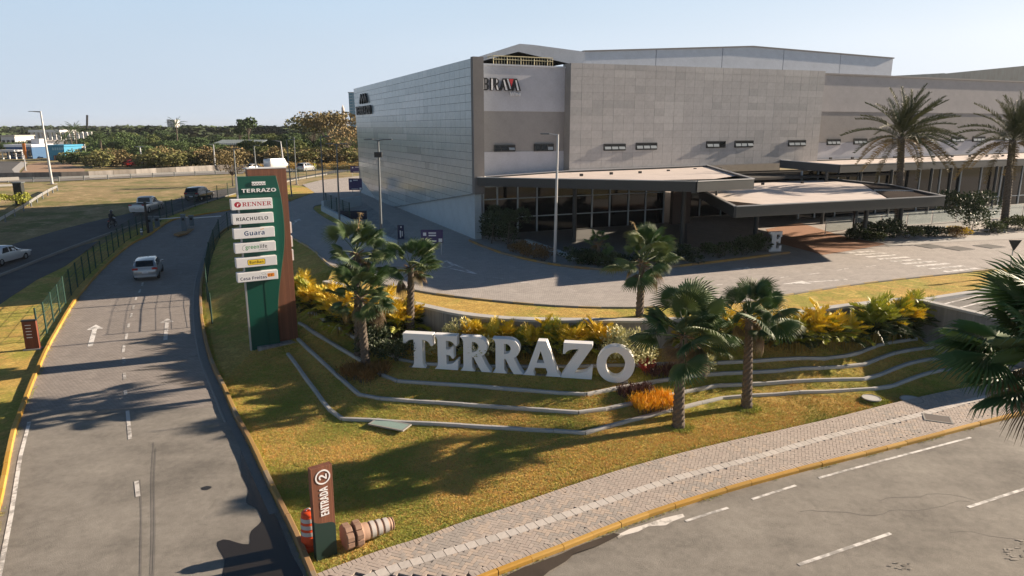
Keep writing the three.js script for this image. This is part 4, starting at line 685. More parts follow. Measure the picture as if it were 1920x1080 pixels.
// ---- water and stains on the asphalt
{
  const pud = pS([[452, 892], [465, 920], [462, 944], [480, 953], [490, 978], [478, 990], [471, 997], [468, 1010], [468, 1021], [456, 1021], [444, 1018], [421, 1012], [409, 1015], [407, 1021], [415, 1039], [421, 1050], [419, 1068], [421, 1100], [566, 1100], [545, 1035], [525, 985], [495, 925], [466, 868], [452, 842]]);
  struct('puddle', drape(curved([...pud, pud[0]], 120), 1, lay(0.016)), MP([0.028, 0.024, 0.02], 0.22), 'dark wet puddle in the corner of the entrance road');
  struct('puddle', drape(curved(pS([[377, 915], [388, 912], [397, 914], [390, 919], [379, 919], [377, 915]]), 24), 1, lay(0.016)), MP([0.03, 0.026, 0.022], 0.3), 'tiny wet spot in the middle of the right lane');
  const r = rng(71), blob = (cx, cy, w, h, n, f) => { const l = []; for (let i = 0; i < n; i++) { const t = i / n * 6.283, k = 0.65 + 0.55 * r(); l.push(f(cx + Math.cos(t) * w * k, cy + Math.sin(t) * h * k)); } return l; };
  const pale = M([0.95, 0.93, 0.9], 0.9, { map: T.worn });
  const s1 = [[1155, 1005], [1180, 993], [1210, 984], [1245, 972], [1280, 964], [1284, 970], [1262, 978], [1248, 986], [1215, 988], [1196, 998], [1172, 1004], [1160, 1011]].map((p) => xd(S(...p)));
  struct('white_stain', drape(s1, 1, lay(0.017)), pale, 'splash of dried white residue beside the yellow kerb');
  for (const [x, y, w, h, lab] of [[1905, 1035, 22, 22, 'pale scuffed patch at the right edge of the street'], [1690, 1062, 24, 7, 'pale scuffed patch near the lowest street dash']]) { const gs = []; for (let i = 0; i < 16; i++) gs.push(drape(blob(x + rr(-w, w, r), y + rr(-h, h, r), rr(2, 7, r), rr(1, 2.5, r), 9, (a, b) => xd(S(a, b))), 1, lay(0.017 + i * 0.0006))); struct('white_stain', mg(gs), M([0.42, 0.40, 0.37], 0.95, { map: T.worn }), lab); }
  // tyre marks and cracks
  { const mk = (l, w, m, lab, y) => struct('tyre_mark', mg(l.map((pts, i) => drape(stripPoly(curved(pts.map((p) => xd(S(...p))), 24), w / 2, -w / 2), 1.5, lay(y + i * 0.0006)))), m, lab);
    const rub = M([0.125, 0.118, 0.11], 0.9, { map: T.asphalt }), rub2 = M([0.78, 0.76, 0.73], 0.9, { map: T.asphalt });
    mk([[[288, 830], [284, 900], [285, 990], [282, 1100]], [[292, 840], [289, 900], [290, 990], [287, 1100]], [[262, 900], [265, 960], [263, 1100]]], 0.05, rub2, 'thin dark tyre streaks down the middle of the entrance road', 0.0135);
    const rc = rng(77), cr2 = []; const crack = (x, d, a, n) => { const l = [[x, d]]; for (let i = 0; i < n; i++) { a += rr(-0.5, 0.5, rc); x += Math.cos(a) * 0.35; d += Math.sin(a) * 0.35; l.push([x, d]); } cr2.push(drape(stripPoly(l, 0.006, -0.006), 2, lay(0.014 + cr2.length * 0.0004))); };
    for (const [px, py, a, n] of [[1500, 960, 0.3, 16], [1650, 940, 0.9, 9], [1780, 1000, 0.5, 9]]) { const p = S(px, py); crack(p.x, -p.z, a, n); }
    struct('asphalt_crack', mg(cr2), M([0.1, 0.095, 0.09], 0.95), 'fine dark cracks wandering through the asphalt'); }
  // soil washed up against the kerb
  const soil = [[940, 1086], [985, 1066], [1040, 1046], [1090, 1024], [1150, 1002], [1163, 1006], [1120, 1026], [1075, 1042], [1060, 1056], [1030, 1074], [1000, 1100]].map((p) => xd(S(...p)));
  struct('soil_heap', drape(soil, 0.25, (x, d) => slope(d) + 0.02 + 0.05 * fbm(x * 3 + 40, d * 3 + 40, 400, 5, 3)), M([0.065, 0.048, 0.036], 1, { map: T.plain }), 'dark soil washed up against the yellow kerb');
  // covers
  const cover = (name, px, py, w, d2, m, lab, round, fn = S) => { const p = fn(px, py); const t = thing(name, lab, 'cover', [p.x, p.y, p.z], -0.4); part(t, 'lid', round ? cyl(w, w, 0.05, 0, 0.075, 0, 28) : bx(w, 0.05, d2, 0, 0.1, 0), m); part(t, 'rim', round ? new THREE.TorusGeometry(w + 0.03, 0.03, 6, 28).rotateX(Math.PI / 2).translate(0, 0.11, 0) : mg([bx(w + 0.12, 0.05, 0.06, 0, 0.105, d2 / 2 + 0.03), bx(w + 0.12, 0.05, 0.06, 0, 0.105, -d2 / 2 - 0.03), bx(0.06, 0.05, d2, w / 2 + 0.03, 0.105, 0), bx(0.06, 0.05, d2, -w / 2 - 0.03, 0.105, 0)]), mat.kerbGrey); return t; };
  cover('manhole_cover', 1633, 751, 0.32, 0, mat.concreteLight, 'smaller pale round cover in the lawn beside the pavement', 1, L);
  cover('manhole_cover', 1709, 754, 0.4, 0, mat.concreteLight, 'larger pale round cover at the pavement edge', 1, L);
  cover('utility_cover', 1757, 790, 0.85, 0.6, M([0.13, 0.11, 0.10], 0.8), 'dark rectangular cover set in the pavement', 0);
  const gc = cover('utility_cover', 731, 801, 1.4, 0.5, M([0.30, 0.42, 0.38], 0.7, { map: T.plain }), 'pale green box lid in front of the lowest terrace kerb', 0, L);
  for (const [x, y, lab] of [[1796, 466, 'dark plaza cover nearest the road sign'], [1745, 462, 'dark plaza cover in the palm shadow'], [1855, 462, 'dark plaza cover furthest right']]) { const p = PL(x, y); const t = thing('plaza_cover', lab, 'cover', [p.x, P + 0.005, p.z], 0.4); part(t, 'lid', bx(1.5, 0.02, 1.3, 0, 0.01, 0), M([0.14, 0.135, 0.13], 0.85, { map: T.plain })); part(t, 'rim', mg([bx(1.6, 0.024, 0.06, 0, 0.012, 0.68), bx(1.6, 0.024, 0.06, 0, 0.012, -0.68), bx(0.06, 0.024, 1.3, 0.78, 0.012, 0), bx(0.06, 0.024, 1.3, -0.78, 0.012, 0)]), mat.kerbGrey); }
}
// ---- basement ramp at the left of the building
{
  const t = thing('basement_ramp', 'sunken basement ramp with a pale parapet beside the building', 'ramp');
  const line = pP([[607, 386], [642, 403], [690, 426], [745, 450]], 0.55);
  part(t, 'parapet', wallAlong(line.slice().reverse(), 0.3, P + 0.55, () => P - 1.6), bmat.base, 'pale low parapet wall');
  const wl = pP([[607, 386], [678, 376]], 0.6); part(t, 'head_wall', wallAlong(wl, 0.3, P + 1.1, () => P - 1), bmat.base);
  const s0 = PL(662, 402, 0.55); const sgn = part(t, 'ramp_sign', bx(2.6, 0.8, 0.12, s0.x, P + 0.5, s0.z), M([0.012, 0.02, 0.045], 0.5));
  struct('ramp_floor', drape(pP([[609, 388], [745, 451], [770, 449], [700, 392], [680, 378]]), 3, () => P + 0.012), mat.concrete, 'concrete ramp floor leading down beside the building');
}
// ================================================================ SIGNS AND LETTERS
const sansBold = await new FontLoader().loadAsync('fonts/droid/droid_sans_bold.typeface.json');
const canvasTex = (w, h, draw) => { const c = document.createElement('canvas'); c.width = w; c.height = h; const x = c.getContext('2d'); draw(x, w, h); const t = new THREE.CanvasTexture(c); t.colorSpace = THREE.SRGBColorSpace; t.magFilter = THREE.LinearFilter; t.anisotropy = 8; return t; };
// ---- big white letters on the lawn: hand drawn flared capitals, unit height, own width
{
  const sh = (f) => { const s = new THREE.Shape(); f(s); return s; }, ph = (f) => { const s = new THREE.Path(); f(s); return s; };
  const glyph = {
    T: [0.92, () => sh((s) => { s.moveTo(0.24, 0); s.lineTo(0.68, 0); s.quadraticCurveTo(0.60, 0.06, 0.59, 0.16); s.lineTo(0.59, 0.84); s.quadraticCurveTo(0.80, 0.85, 0.87, 0.68); s.lineTo(0.92, 0.68); s.lineTo(0.92, 1); s.lineTo(0, 1); s.lineTo(0, 0.68); s.lineTo(0.05, 0.68); s.quadraticCurveTo(0.12, 0.85, 0.33, 0.84); s.lineTo(0.33, 0.16); s.quadraticCurveTo(0.32, 0.06, 0.24, 0); })],
    E: [0.74, () => sh((s) => { s.moveTo(0, 0); s.lineTo(0.72, 0); s.lineTo(0.74, 0.3); s.lineTo(0.70, 0.3); s.quadraticCurveTo(0.62, 0.14, 0.36, 0.15); s.lineTo(0.36, 0.44); s.quadraticCurveTo(0.52, 0.45, 0.55, 0.34); s.lineTo(0.60, 0.34); s.lineTo(0.60, 0.68); s.lineTo(0.55, 0.68); s.quadraticCurveTo(0.52, 0.57, 0.36, 0.58); s.lineTo(0.36, 0.86); s.quadraticCurveTo(0.60, 0.87, 0.66, 0.72); s.lineTo(0.71, 0.72); s.lineTo(0.71, 1); s.lineTo(0, 1); s.quadraticCurveTo(0.09, 0.94, 0.10, 0.84); s.lineTo(0.10, 0.16); s.quadraticCurveTo(0.09, 0.06, 0, 0); })],
    R: [0.98, () => { const s = sh((q) => { q.moveTo(0, 0); q.lineTo(0.45, 0); q.quadraticCurveTo(0.37, 0.06, 0.36, 0.16); q.lineTo(0.36, 0.43); q.lineTo(0.43, 0.42); q.quadraticCurveTo(0.52, 0.22, 0.68, 0); q.lineTo(0.98, 0); q.quadraticCurveTo(0.86, 0.08, 0.67, 0.47); q.bezierCurveTo(0.95, 0.58, 0.92, 1.0, 0.48, 1); q.lineTo(0, 1); q.quadraticCurveTo(0.09, 0.94, 0.10, 0.84); q.lineTo(0.10, 0.16); q.quadraticCurveTo(0.09, 0.06, 0, 0); }); s.holes.push(ph((q) => { q.moveTo(0.36, 0.56); q.lineTo(0.36, 0.87); q.bezierCurveTo(0.66, 0.92, 0.66, 0.54, 0.36, 0.56); })); return s; }],
    A: [1.10, () => { const s = sh((q) => { q.moveTo(0, 0); q.lineTo(0.34, 0); q.quadraticCurveTo(0.27, 0.06, 0.31, 0.18); q.lineTo(0.33, 0.24); q.lineTo(0.66, 0.24); q.lineTo(0.70, 0.14); q.quadraticCurveTo(0.73, 0.05, 0.66, 0); q.lineTo(1.10, 0); q.quadraticCurveTo(1.01, 0.07, 0.97, 0.16); q.lineTo(0.66, 1); q.lineTo(0.42, 1); q.lineTo(0.13, 0.18); q.quadraticCurveTo(0.10, 0.08, 0, 0); }); s.holes.push(ph((q) => { q.moveTo(0.38, 0.37); q.lineTo(0.50, 0.74); q.lineTo(0.62, 0.37); })); return s; }],
    Z: [0.88, () => sh((s) => { s.moveTo(0, 0); s.lineTo(0.86, 0); s.lineTo(0.88, 0.33); s.lineTo(0.83, 0.33); s.quadraticCurveTo(0.74, 0.14, 0.36, 0.15); s.lineTo(0.86, 0.92); s.lineTo(0.86, 1); s.lineTo(0.05, 1); s.lineTo(0.03, 0.70); s.lineTo(0.08, 0.70); s.quadraticCurveTo(0.16, 0.86, 0.50, 0.85); s.lineTo(0, 0.08); })],
    O: [1.06, () => { const el = (a, b, n, s) => { const l = []; for (let i = 0; i < n; i++) { const t = s * i / n * 6.28318; l.push(new THREE.Vector2(0.53 + a * Math.cos(t), 0.5 + b * Math.sin(t))); } return l; }; const s = new THREE.Shape(el(0.53, 0.52, 44, 1)); s.holes.push(new THREE.Path(el(0.28, 0.355, 36, -1))); return s; }],
  };
  const spans = [['T', 758, 812, 690, 'white letter T, first of the big letters on the lawn'], ['E', 816, 859, 695, 'white letter E, second of the big letters on the lawn'], ['R', 864, 921, 700, 'first of the two white letters R on the lawn'], ['R', 924, 981, 706, 'second white letter R, beside the letter A'], ['A', 981, 1052, 711, 'white letter A in the middle of the big lawn letters'], ['Z', 1053, 1110, 716, 'white letter Z between A and O on the lawn'], ['O', 1118, 1188, 720, 'round white letter O, last of the big lawn letters']];
  const P0 = L(775, 690), P1 = L(1155, 718), ang = Math.atan2(-(P1.z - P0.z), P1.x - P0.x), mw = M([0.86, 0.87, 0.88], 0.5);
  const dirX = Math.cos(ang), dirZ = -Math.sin(ang);
  for (const [ch, x0, x1, by, lab] of spans) {
    // where the line of letters meets these directions
    const cross = (px) => { const r = ray(px, by), q = r.x / -r.z, ox = P0.x, od = -P0.z, t = (q * od - ox) / (dirX + q * dirZ); return t; };
    const t0 = cross(x0), t1 = cross(x1), W = t1 - t0, x = P0.x + dirX * t0, z = P0.z + dirZ * t0, y = lawnH(P0.x + dirX * (t0 + t1) / 2, -(P0.z + dirZ * (t0 + t1) / 2));
    const [w, f] = glyph[ch], hgt = 1.52, g = new THREE.ExtrudeGeometry(f(), { depth: 1, bevelEnabled: true, bevelThickness: 0.02, bevelSize: 0.008, bevelSegments: 1, curveSegments: 10 });
    g.scale(W / w, hgt, 0.42); g.translate(0, 0.03, -0.42);
    const t = thing('block_letter', lab, 'letter', [x, y, z], ang, 'big white letters on the lawn');
    part(t, 'letter_body', triUV(toCreasedNormals(g, 0.6)), mw);
    part(t, 'base_plate', bx(W * 0.7, 0.12, 0.34, W / 2, -0.03, -0.21), mat.kerbGrey);
  }
}
// ---- tall sign at the entrance
{
  const B0 = L(472, 658), A = 30 * rad, t = thing('pylon_sign', 'tall green and brown pylon sign listing shops beside the entrance road', 'sign', [B0.x, B0.y, B0.z], A);
  t.updateMatrixWorld(true);
  const co = t.worldToLocal(V3(0, H, 0)), hit = (px, py, z) => { const r = ray(px, py), d = V3(r.x * Math.cos(-A) + r.z * Math.sin(-A), r.y, -r.x * Math.sin(-A) + r.z * Math.cos(-A)), k = (z - co.z) / d.z; return [co.x + d.x * k, co.y + d.y * k]; };
  const gz = 0, bz = -0.28;
  const gTL = hit(447, 332, gz), gBL = hit(471, 656, gz), bTL = hit(463, 316, bz), bTR = hit(539, 315, bz), bBR = hit(557, 640, bz), gTR = hit(517, 330, gz);
  // green slab with a waving right edge
  const cpt = [[517, 330], [527, 372], [533, 430], [532, 470], [527, 510], [522, 560], [521, 600], [526, 650]].map(([x, y]) => hit(x, y, gz));
  const wave = new THREE.CatmullRomCurve3(cpt.map((p) => V3(p[0], p[1], 0))).getPoints(40);
  const xl = (gTL[0] + gBL[0]) / 2, s = new THREE.Shape(); s.moveTo(xl, -0.1); s.lineTo(xl, gTL[1]); for (const p of wave) s.lineTo(p.x, Math.max(-0.1, p.y)); s.closePath();
  part(t, 'green_panel', new THREE.ExtrudeGeometry(s, { depth: 0.24, bevelEnabled: true, bevelSize: 0.01, bevelThickness: 0.01, bevelSegments: 1 }).translate(0, 0, -0.25), mat.green, 'dark green front panel with a waving edge');
  part(t, 'green_panel_edge', bx(0.06, gTL[1] + 0.1, 0.26, xl - 0.04, gTL[1] / 2 - 0.05, -0.13), mat.galv);
  const w0 = bTL[0], w1 = (bTR[0] + bBR[0]) / 2, hb = bTR[1];
  part(t, 'wood_slab', triUV(bx(w1 - w0, hb + 0.5, 0.5, (w0 + w1) / 2, hb / 2 - 0.25, bz - 0.26)), mat.wood, 'brown wood look slab behind the green panel');
  part(t, 'slab_cap', bx(w1 - w0 + 0.04, 0.05, 0.54, (w0 + w1) / 2, hb + 0.025, bz - 0.26), mat.white);
  part(t, 'foot', triUV(bx(2.0, 0.35, 1.0, (w0 + w1) / 2 - 0.2, 0.02, -0.2)), mat.concrete);
  for (const [px, py] of [[474, 365], [476, 510]]) { const p = hit(px, py, gz); }
  part(t, 'panel_joint', mg([bx(cpt[1][0] - xl - 0.05, 0.02, 0.01, (xl + cpt[1][0]) / 2, hit(480, 369, gz)[1], 0.012), bx(0.02, hit(500, 520, gz)[1], 0.01, hit(502, 600, gz)[0], hit(500, 520, gz)[1] / 2, 0.012)]), M([0.003, 0.06, 0.035], 0.5));
  // name and zigzag
  const lab = (txt, x0, x1, y0, y1, z, m) => { const a = hit(x0, y1, z), b = hit(x1, y0, z); const g = new TextGeometry(txt, { font: sansBold, size: 1, depth: 0.05, curveSegments: 4 }); g.computeBoundingBox(); const bb = g.boundingBox; g.translate(-bb.min.x, -bb.min.y, 0); g.scale((b[0] - a[0]) / (bb.max.x - bb.min.x), (b[1] - a[1]) / (bb.max.y - bb.min.y), 1); g.translate(a[0], a[1], z); return g; };
  part(t, 'name_lettering', lab('TERRAZO', 453, 517, 352, 361.5, 0.012, 0), mat.white, 'white lettering TERRAZO');
  { const a = hit(472, 347, 0), b = hit(497, 340, 0), n = 5, up = [], dn = []; for (let i = 0; i <= 2 * n; i++) { const x = a[0] + (b[0] - a[0]) * i / (2 * n), h = b[1] - a[1]; up.push([x, a[1] + (i & 1 ? 0.2 : 0.72) * h]); dn.push([x, a[1] + (i & 1 ? -0.05 : 0.45) * h]); }
    const zs = new THREE.Shape([...up, [b[0], b[1]], [a[0], b[1]]].map((p) => new THREE.Vector2(p[0], p[1]))); part(t, 'zigzag_mark', new THREE.ExtrudeGeometry(zs, { depth: 0.04, bevelEnabled: false }).translate(0, 0, 0.01), mat.white);
    const zd = new THREE.Shape([...dn, ...[[b[0], a[1] - 0.1 * (b[1] - a[1])], [a[0], a[1] - 0.1 * (b[1] - a[1])]]].map((p) => new THREE.Vector2(p[0], p[1]))); part(t, 'zigzag_mark', new THREE.ExtrudeGeometry(zd, { depth: 0.04, bevelEnabled: false }).translate(0, 0, 0.01), mat.white); }
  // six white shop boxes
  const bzf = 0.30, print = [
    ['white box reading RENNER in red', (x, w, h) => { x.fillStyle = '#a3182c'; x.beginPath(); x.arc(74, h / 2, 42, 0, 7); x.fill(); x.fillStyle = '#fff'; x.font = 'italic bold 66px serif'; x.fillText('r', 58, h / 2 + 20); x.fillStyle = '#a3182c'; x.font = 'bold 88px serif'; x.fillText('RENNER', 128, h / 2 + 30, w - 140); }],
    ['white box reading RIACHUELO in black', (x, w, h) => { x.fillStyle = '#1c1f26'; x.font = 'bold 74px sans-serif'; x.fillText('RIACHUELO', 36, h / 2 + 26, w - 72); }],
    ['white box reading Guara in blue', (x, w, h) => { x.fillStyle = '#123a6b'; x.font = 'bold 98px sans-serif'; x.fillText('Guara', 120, h / 2 + 34, w - 240); x.strokeStyle = '#e8963a'; x.lineWidth = 8; x.beginPath(); x.moveTo(w - 178, h / 2 - 44); x.quadraticCurveTo(w - 150, h / 2 - 62, w - 130, h / 2 - 60); x.stroke(); }],
    ['white box reading greenlife in green and grey', (x, w, h) => { x.strokeStyle = '#7d8285'; x.lineWidth = 5; x.beginPath(); x.arc(138, h / 2, 52, 2.2, 4.6); x.stroke(); x.font = 'bold 84px sans-serif'; x.fillStyle = '#3f8a55'; x.fillText('green', 124, h / 2 + 18, 180); x.fillStyle = '#575b60'; x.fillText('life', 306, h / 2 + 18, 100); x.font = '26px sans-serif'; x.fillText('academias', 290, h / 2 + 50, 130); }],
    ['white box with a yellow BanBan badge', (x, w, h) => { x.fillStyle = '#f0cf3c'; x.strokeStyle = '#2a2416'; x.lineWidth = 6; x.beginPath(); x.roundRect(140, 30, w - 290, h - 60, 16); x.fill(); x.stroke(); x.fillStyle = '#221d12'; x.font = 'bold 60px sans-serif'; x.fillText('BanBan', 158, h / 2 + 22, w - 326); }],
    ['white box reading Casa Freitas in dark blue', (x, w, h) => { x.fillStyle = '#20264f'; x.font = 'bold 72px sans-serif'; x.fillText('Casa Freitas', 26, h / 2 + 46, 346); x.fillStyle = '#e8912d'; x.beginPath(); x.roundRect(378, h / 2 - 36, 92, 62, 10); x.fill(); x.fillStyle = '#7a3410'; x.font = 'bold 56px sans-serif'; x.fillText('CF', 386, h / 2 + 18, 78); x.strokeStyle = '#8a8f94'; x.lineWidth = 4; x.beginPath(); x.ellipse(330, h / 2 - 38, 26, 16, 0.5, 0, 7); x.stroke(); x.beginPath(); x.moveTo(352, h / 2 - 26); x.lineTo(384, h / 2 - 16); x.stroke(); }],
  ];
  print.forEach(([lb, draw], i) => {
    const a = hit(434.5 + i * 2.35, 394.6 + i * 27.2, bzf), b = hit(510 + i * 2.1, 371 + i * 27.0, bzf), w = b[0] - a[0], h = Math.min(b[1] - a[1], 0.7), cx = (a[0] + b[0]) / 2, cy = (a[1] + b[1]) / 2;
    const g = sub(t, 'shop_box'); g.userData.label = lb;
    part(g, 'box', rbox(w, h, 0.46, 0.015, cx, cy, bzf - 0.23), mat.white);
    part(g, 'printed_face', new THREE.PlaneGeometry(w - 0.03, h - 0.03).translate(cx, cy, bzf + 0.004), M(0xffffff, 0.45, { map: canvasTex(512, 150, (x, cw, chh) => { x.fillStyle = '#e4e4e6'; x.fillRect(0, 0, cw, chh); draw(x, cw, chh); }) }));
    const gb = bx(0.35, h, w, w1 + 0.02, cy, 0); 
  });
  for (let i = 2; i < 5; i++) { const p = hit(552, 440 + i * 14, bz - 0.5); part(t, 'rear_box', bx(0.5, 0.55, 0.4, w1 - 0.06, hit(480, 383 + i * 27.2, bzf)[1], bz - 0.75), mat.white); }
}
// ---- entrance totem by the street corner
{
  const B0 = L(611, 1043), A = 37 * rad, t = thing('entrance_totem', 'slim brown and dark green totem reading ENTRADA with a circled 2', 'sign', [B0.x, B0.y - 0.02, B0.z], A);
  const w = 0.56, h = 2.62, d = 0.17;
  const sh = new THREE.Shape(); sh.moveTo(-w / 2, h); sh.lineTo(w / 2, h); sh.lineTo(w / 2, 0.88); sh.bezierCurveTo(w / 2 - 0.02, 1.1, -0.1, 0.98, -w / 2, 1.16); sh.closePath();
  part(t, 'wood_face', triUV(new THREE.ExtrudeGeometry(sh, { depth: d, bevelEnabled: true, bevelSize: 0.006, bevelThickness: 0.006, bevelSegments: 1 }).translate(0, 0, -d / 2)), mat.wood, 'brown wood look upper part');
  const s2 = new THREE.Shape(); s2.moveTo(-w / 2, -0.1); s2.lineTo(w / 2, -0.1); s2.lineTo(w / 2, 0.88); s2.bezierCurveTo(w / 2 - 0.02, 1.1, -0.1, 0.98, -w / 2, 1.16); s2.closePath();
  part(t, 'green_foot', new THREE.ExtrudeGeometry(s2, { depth: d + 0.016, bevelEnabled: false }).translate(0, 0, -d / 2 - 0.004), M([0.012, 0.035, 0.03], 0.5), 'dark green lower part');
  const g = new TextGeometry('ENTRADA', { font: sansBold, size: 1, depth: 0.012, curveSegments: 3 }); g.computeBoundingBox(); const bb = g.boundingBox; g.translate(-bb.min.x, -bb.min.y, 0); g.scale(0.80 / (bb.max.x - bb.min.x), 0.22 / (bb.max.y - bb.min.y), 1); g.rotateZ(Math.PI / 2); g.translate(0.13, 1.26, d / 2 + 0.008); part(t, 'lettering', g, mat.white, 'white lettering ENTRADA reading upwards');
  const n = new TextGeometry('2', { font: sansBold, size: 0.21, depth: 0.012, curveSegments: 4 }); n.computeBoundingBox(); const nb = n.boundingBox; n.translate(-(nb.min.x + nb.max.x) / 2, -(nb.min.y + nb.max.y) / 2, 0); n.rotateZ(Math.PI / 2); n.translate(0.02, 2.34, d / 2 + 0.008); part(t, 'number', n, mat.white);
  const circ = (r, s) => Array.from({ length: 30 }, (_, i) => new THREE.Vector2(r * Math.cos(s * i / 30 * 6.28318), r * Math.sin(s * i / 30 * 6.28318))); const ring = new THREE.Shape(circ(0.2, 1)); ring.holes.push(new THREE.Path(circ(0.165, -1))); part(t, 'ring', new THREE.ExtrudeGeometry(ring, { depth: 0.012, bevelEnabled: false, curveSegments: 28 }).translate(0.02, 2.34, d / 2 + 0.008), mat.white);
}
// ---- traffic barrels beside it
{
  const body = (r0, r1, h) => { const p = [[r0 + 0.02, 0], [r0, 0.04]]; for (let i = 0; i < 4; i++) { const y = 0.08 + i * (h - 0.16) / 4, k = (h - 0.16) / 4, R = (y2) => r0 + (r1 - r0) * y2 / h; p.push([R(y), y], [R(y + k * 0.72), y + k * 0.72], [R(y + k * 0.8) - 0.022, y + k * 0.78], [R(y + k * 0.95) - 0.022, y + k * 0.94]); } p.push([r1, h - 0.06], [r1 - 0.05, h], [0.03, h]); return new THREE.LatheGeometry(p.map((q) => new THREE.Vector2(q[0], q[1])), 28); };
  const orange = M([0.80, 0.085, 0.015], 0.5), sil = M([0.62, 0.60, 0.58], 0.35), faded = M([0.52, 0.33, 0.23], 0.7, { map: T.plain }), fadeW = M([0.68, 0.63, 0.58], 0.6, { map: T.plain }), rub = M([0.40, 0.25, 0.175], 0.85, { map: T.plain });
  const bandsOn = (t, r0, r1, h, m, f) => { for (let i = 0; i < 3; i++) { const y = 0.08 + (i + 1) * (h - 0.16) / 4, R = r0 + (r1 - r0) * (y + 0.07) / h; part(t, 'reflective_band', f(new THREE.CylinderGeometry(R + 0.003, R + 0.006, (h - 0.16) / 4 * 0.6, 28, 1, true).translate(0, y + (h - 0.16) / 8 * 0.72, 0)), m); } };
  const p = L(583, 1024), t = thing('traffic_barrel', 'upright orange traffic barrel with silver bands behind the totem', 'barrel', [p.x, p.y, p.z]);
  part(t, 'drum', body(0.25, 0.2, 0.92).translate(0, 0.14, 0), orange); bandsOn(t, 0.25, 0.2, 0.92, sil, (g) => g.translate(0, 0.14, 0));
  const octo = (r, h) => { const g = new THREE.CylinderGeometry(r * 0.93, r, h, 8); return toCreasedNormals(g.translate(0, h / 2, 0), 0.5); };
  part(t, 'base', octo(0.36, 0.15), orange); part(t, 'handle', new THREE.TorusGeometry(0.07, 0.022, 8, 14, Math.PI).translate(0, 1.05, 0), sil);
  // lying ones: axis along the lawn, bases towards the totem
  const q = L(645, 1028), q2 = L(716, 1006), ang = Math.atan2(-(q2.z - q.z), q2.x - q.x);
  const lie = (g) => g.rotateZ(-Math.PI / 2);
  const base = () => { const gs = []; const s = new THREE.Shape(); const R = 0.36, n = 8; for (let i = 0; i < n; i++) { const a0 = (i + 0.5) / n * 6.2832, a1 = (i + 1.5) / n * 6.2832; const A = [R * Math.cos(a0), R * Math.sin(a0)], B = [R * Math.cos(a1), R * Math.sin(a1)], at2 = (t2, k) => [(A[0] + (B[0] - A[0]) * t2) * k, (A[1] + (B[1] - A[1]) * t2) * k]; const pts = [at2(0, 1), at2(0.38, 1), at2(0.42, 0.86), at2(0.58, 0.86), at2(0.62, 1)]; pts.forEach((pt, k) => (i || k) ? s.lineTo(...pt) : s.moveTo(...pt)); } s.closePath(); const g = new THREE.ExtrudeGeometry(s, { depth: 0.16, bevelEnabled: true, bevelSize: 0.012, bevelThickness: 0.012, bevelSegments: 1 }); return g.rotateX(-Math.PI / 2); };
  const t2 = thing('traffic_barrel', 'faded striped barrel lying on the grass with its brown base', 'barrel', [q.x, q.y + 0.31, q.z], ang);
  part(t2, 'base', lie(base().translate(0, 0.3, 0)), rub); part(t2, 'drum', lie(body(0.25, 0.19, 0.92).translate(0, 0.46, 0)), faded); bandsOn(t2, 0.25, 0.19, 0.92, fadeW, (g) => lie(g.translate(0, 0.46, 0)));
  part(t2, 'frayed_end', lie(new THREE.TorusGeometry(0.16, 0.02, 6, 18).rotateX(Math.PI / 2).translate(0, 1.38, 0)), rub);
  const t3 = thing('barrel_base', 'loose brown barrel base leaning on the lying barrel next to the totem', 'barrel base', [q.x, q.y + 0.31, q.z], ang + 0.05);
  part(t3, 'base_ring', lie(base().translate(0, 0.02, 0)), rub); part(t3, 'socket', lie(new THREE.CylinderGeometry(0.25, 0.25, 0.06, 20).translate(0, 0.22, 0)), rub);
}
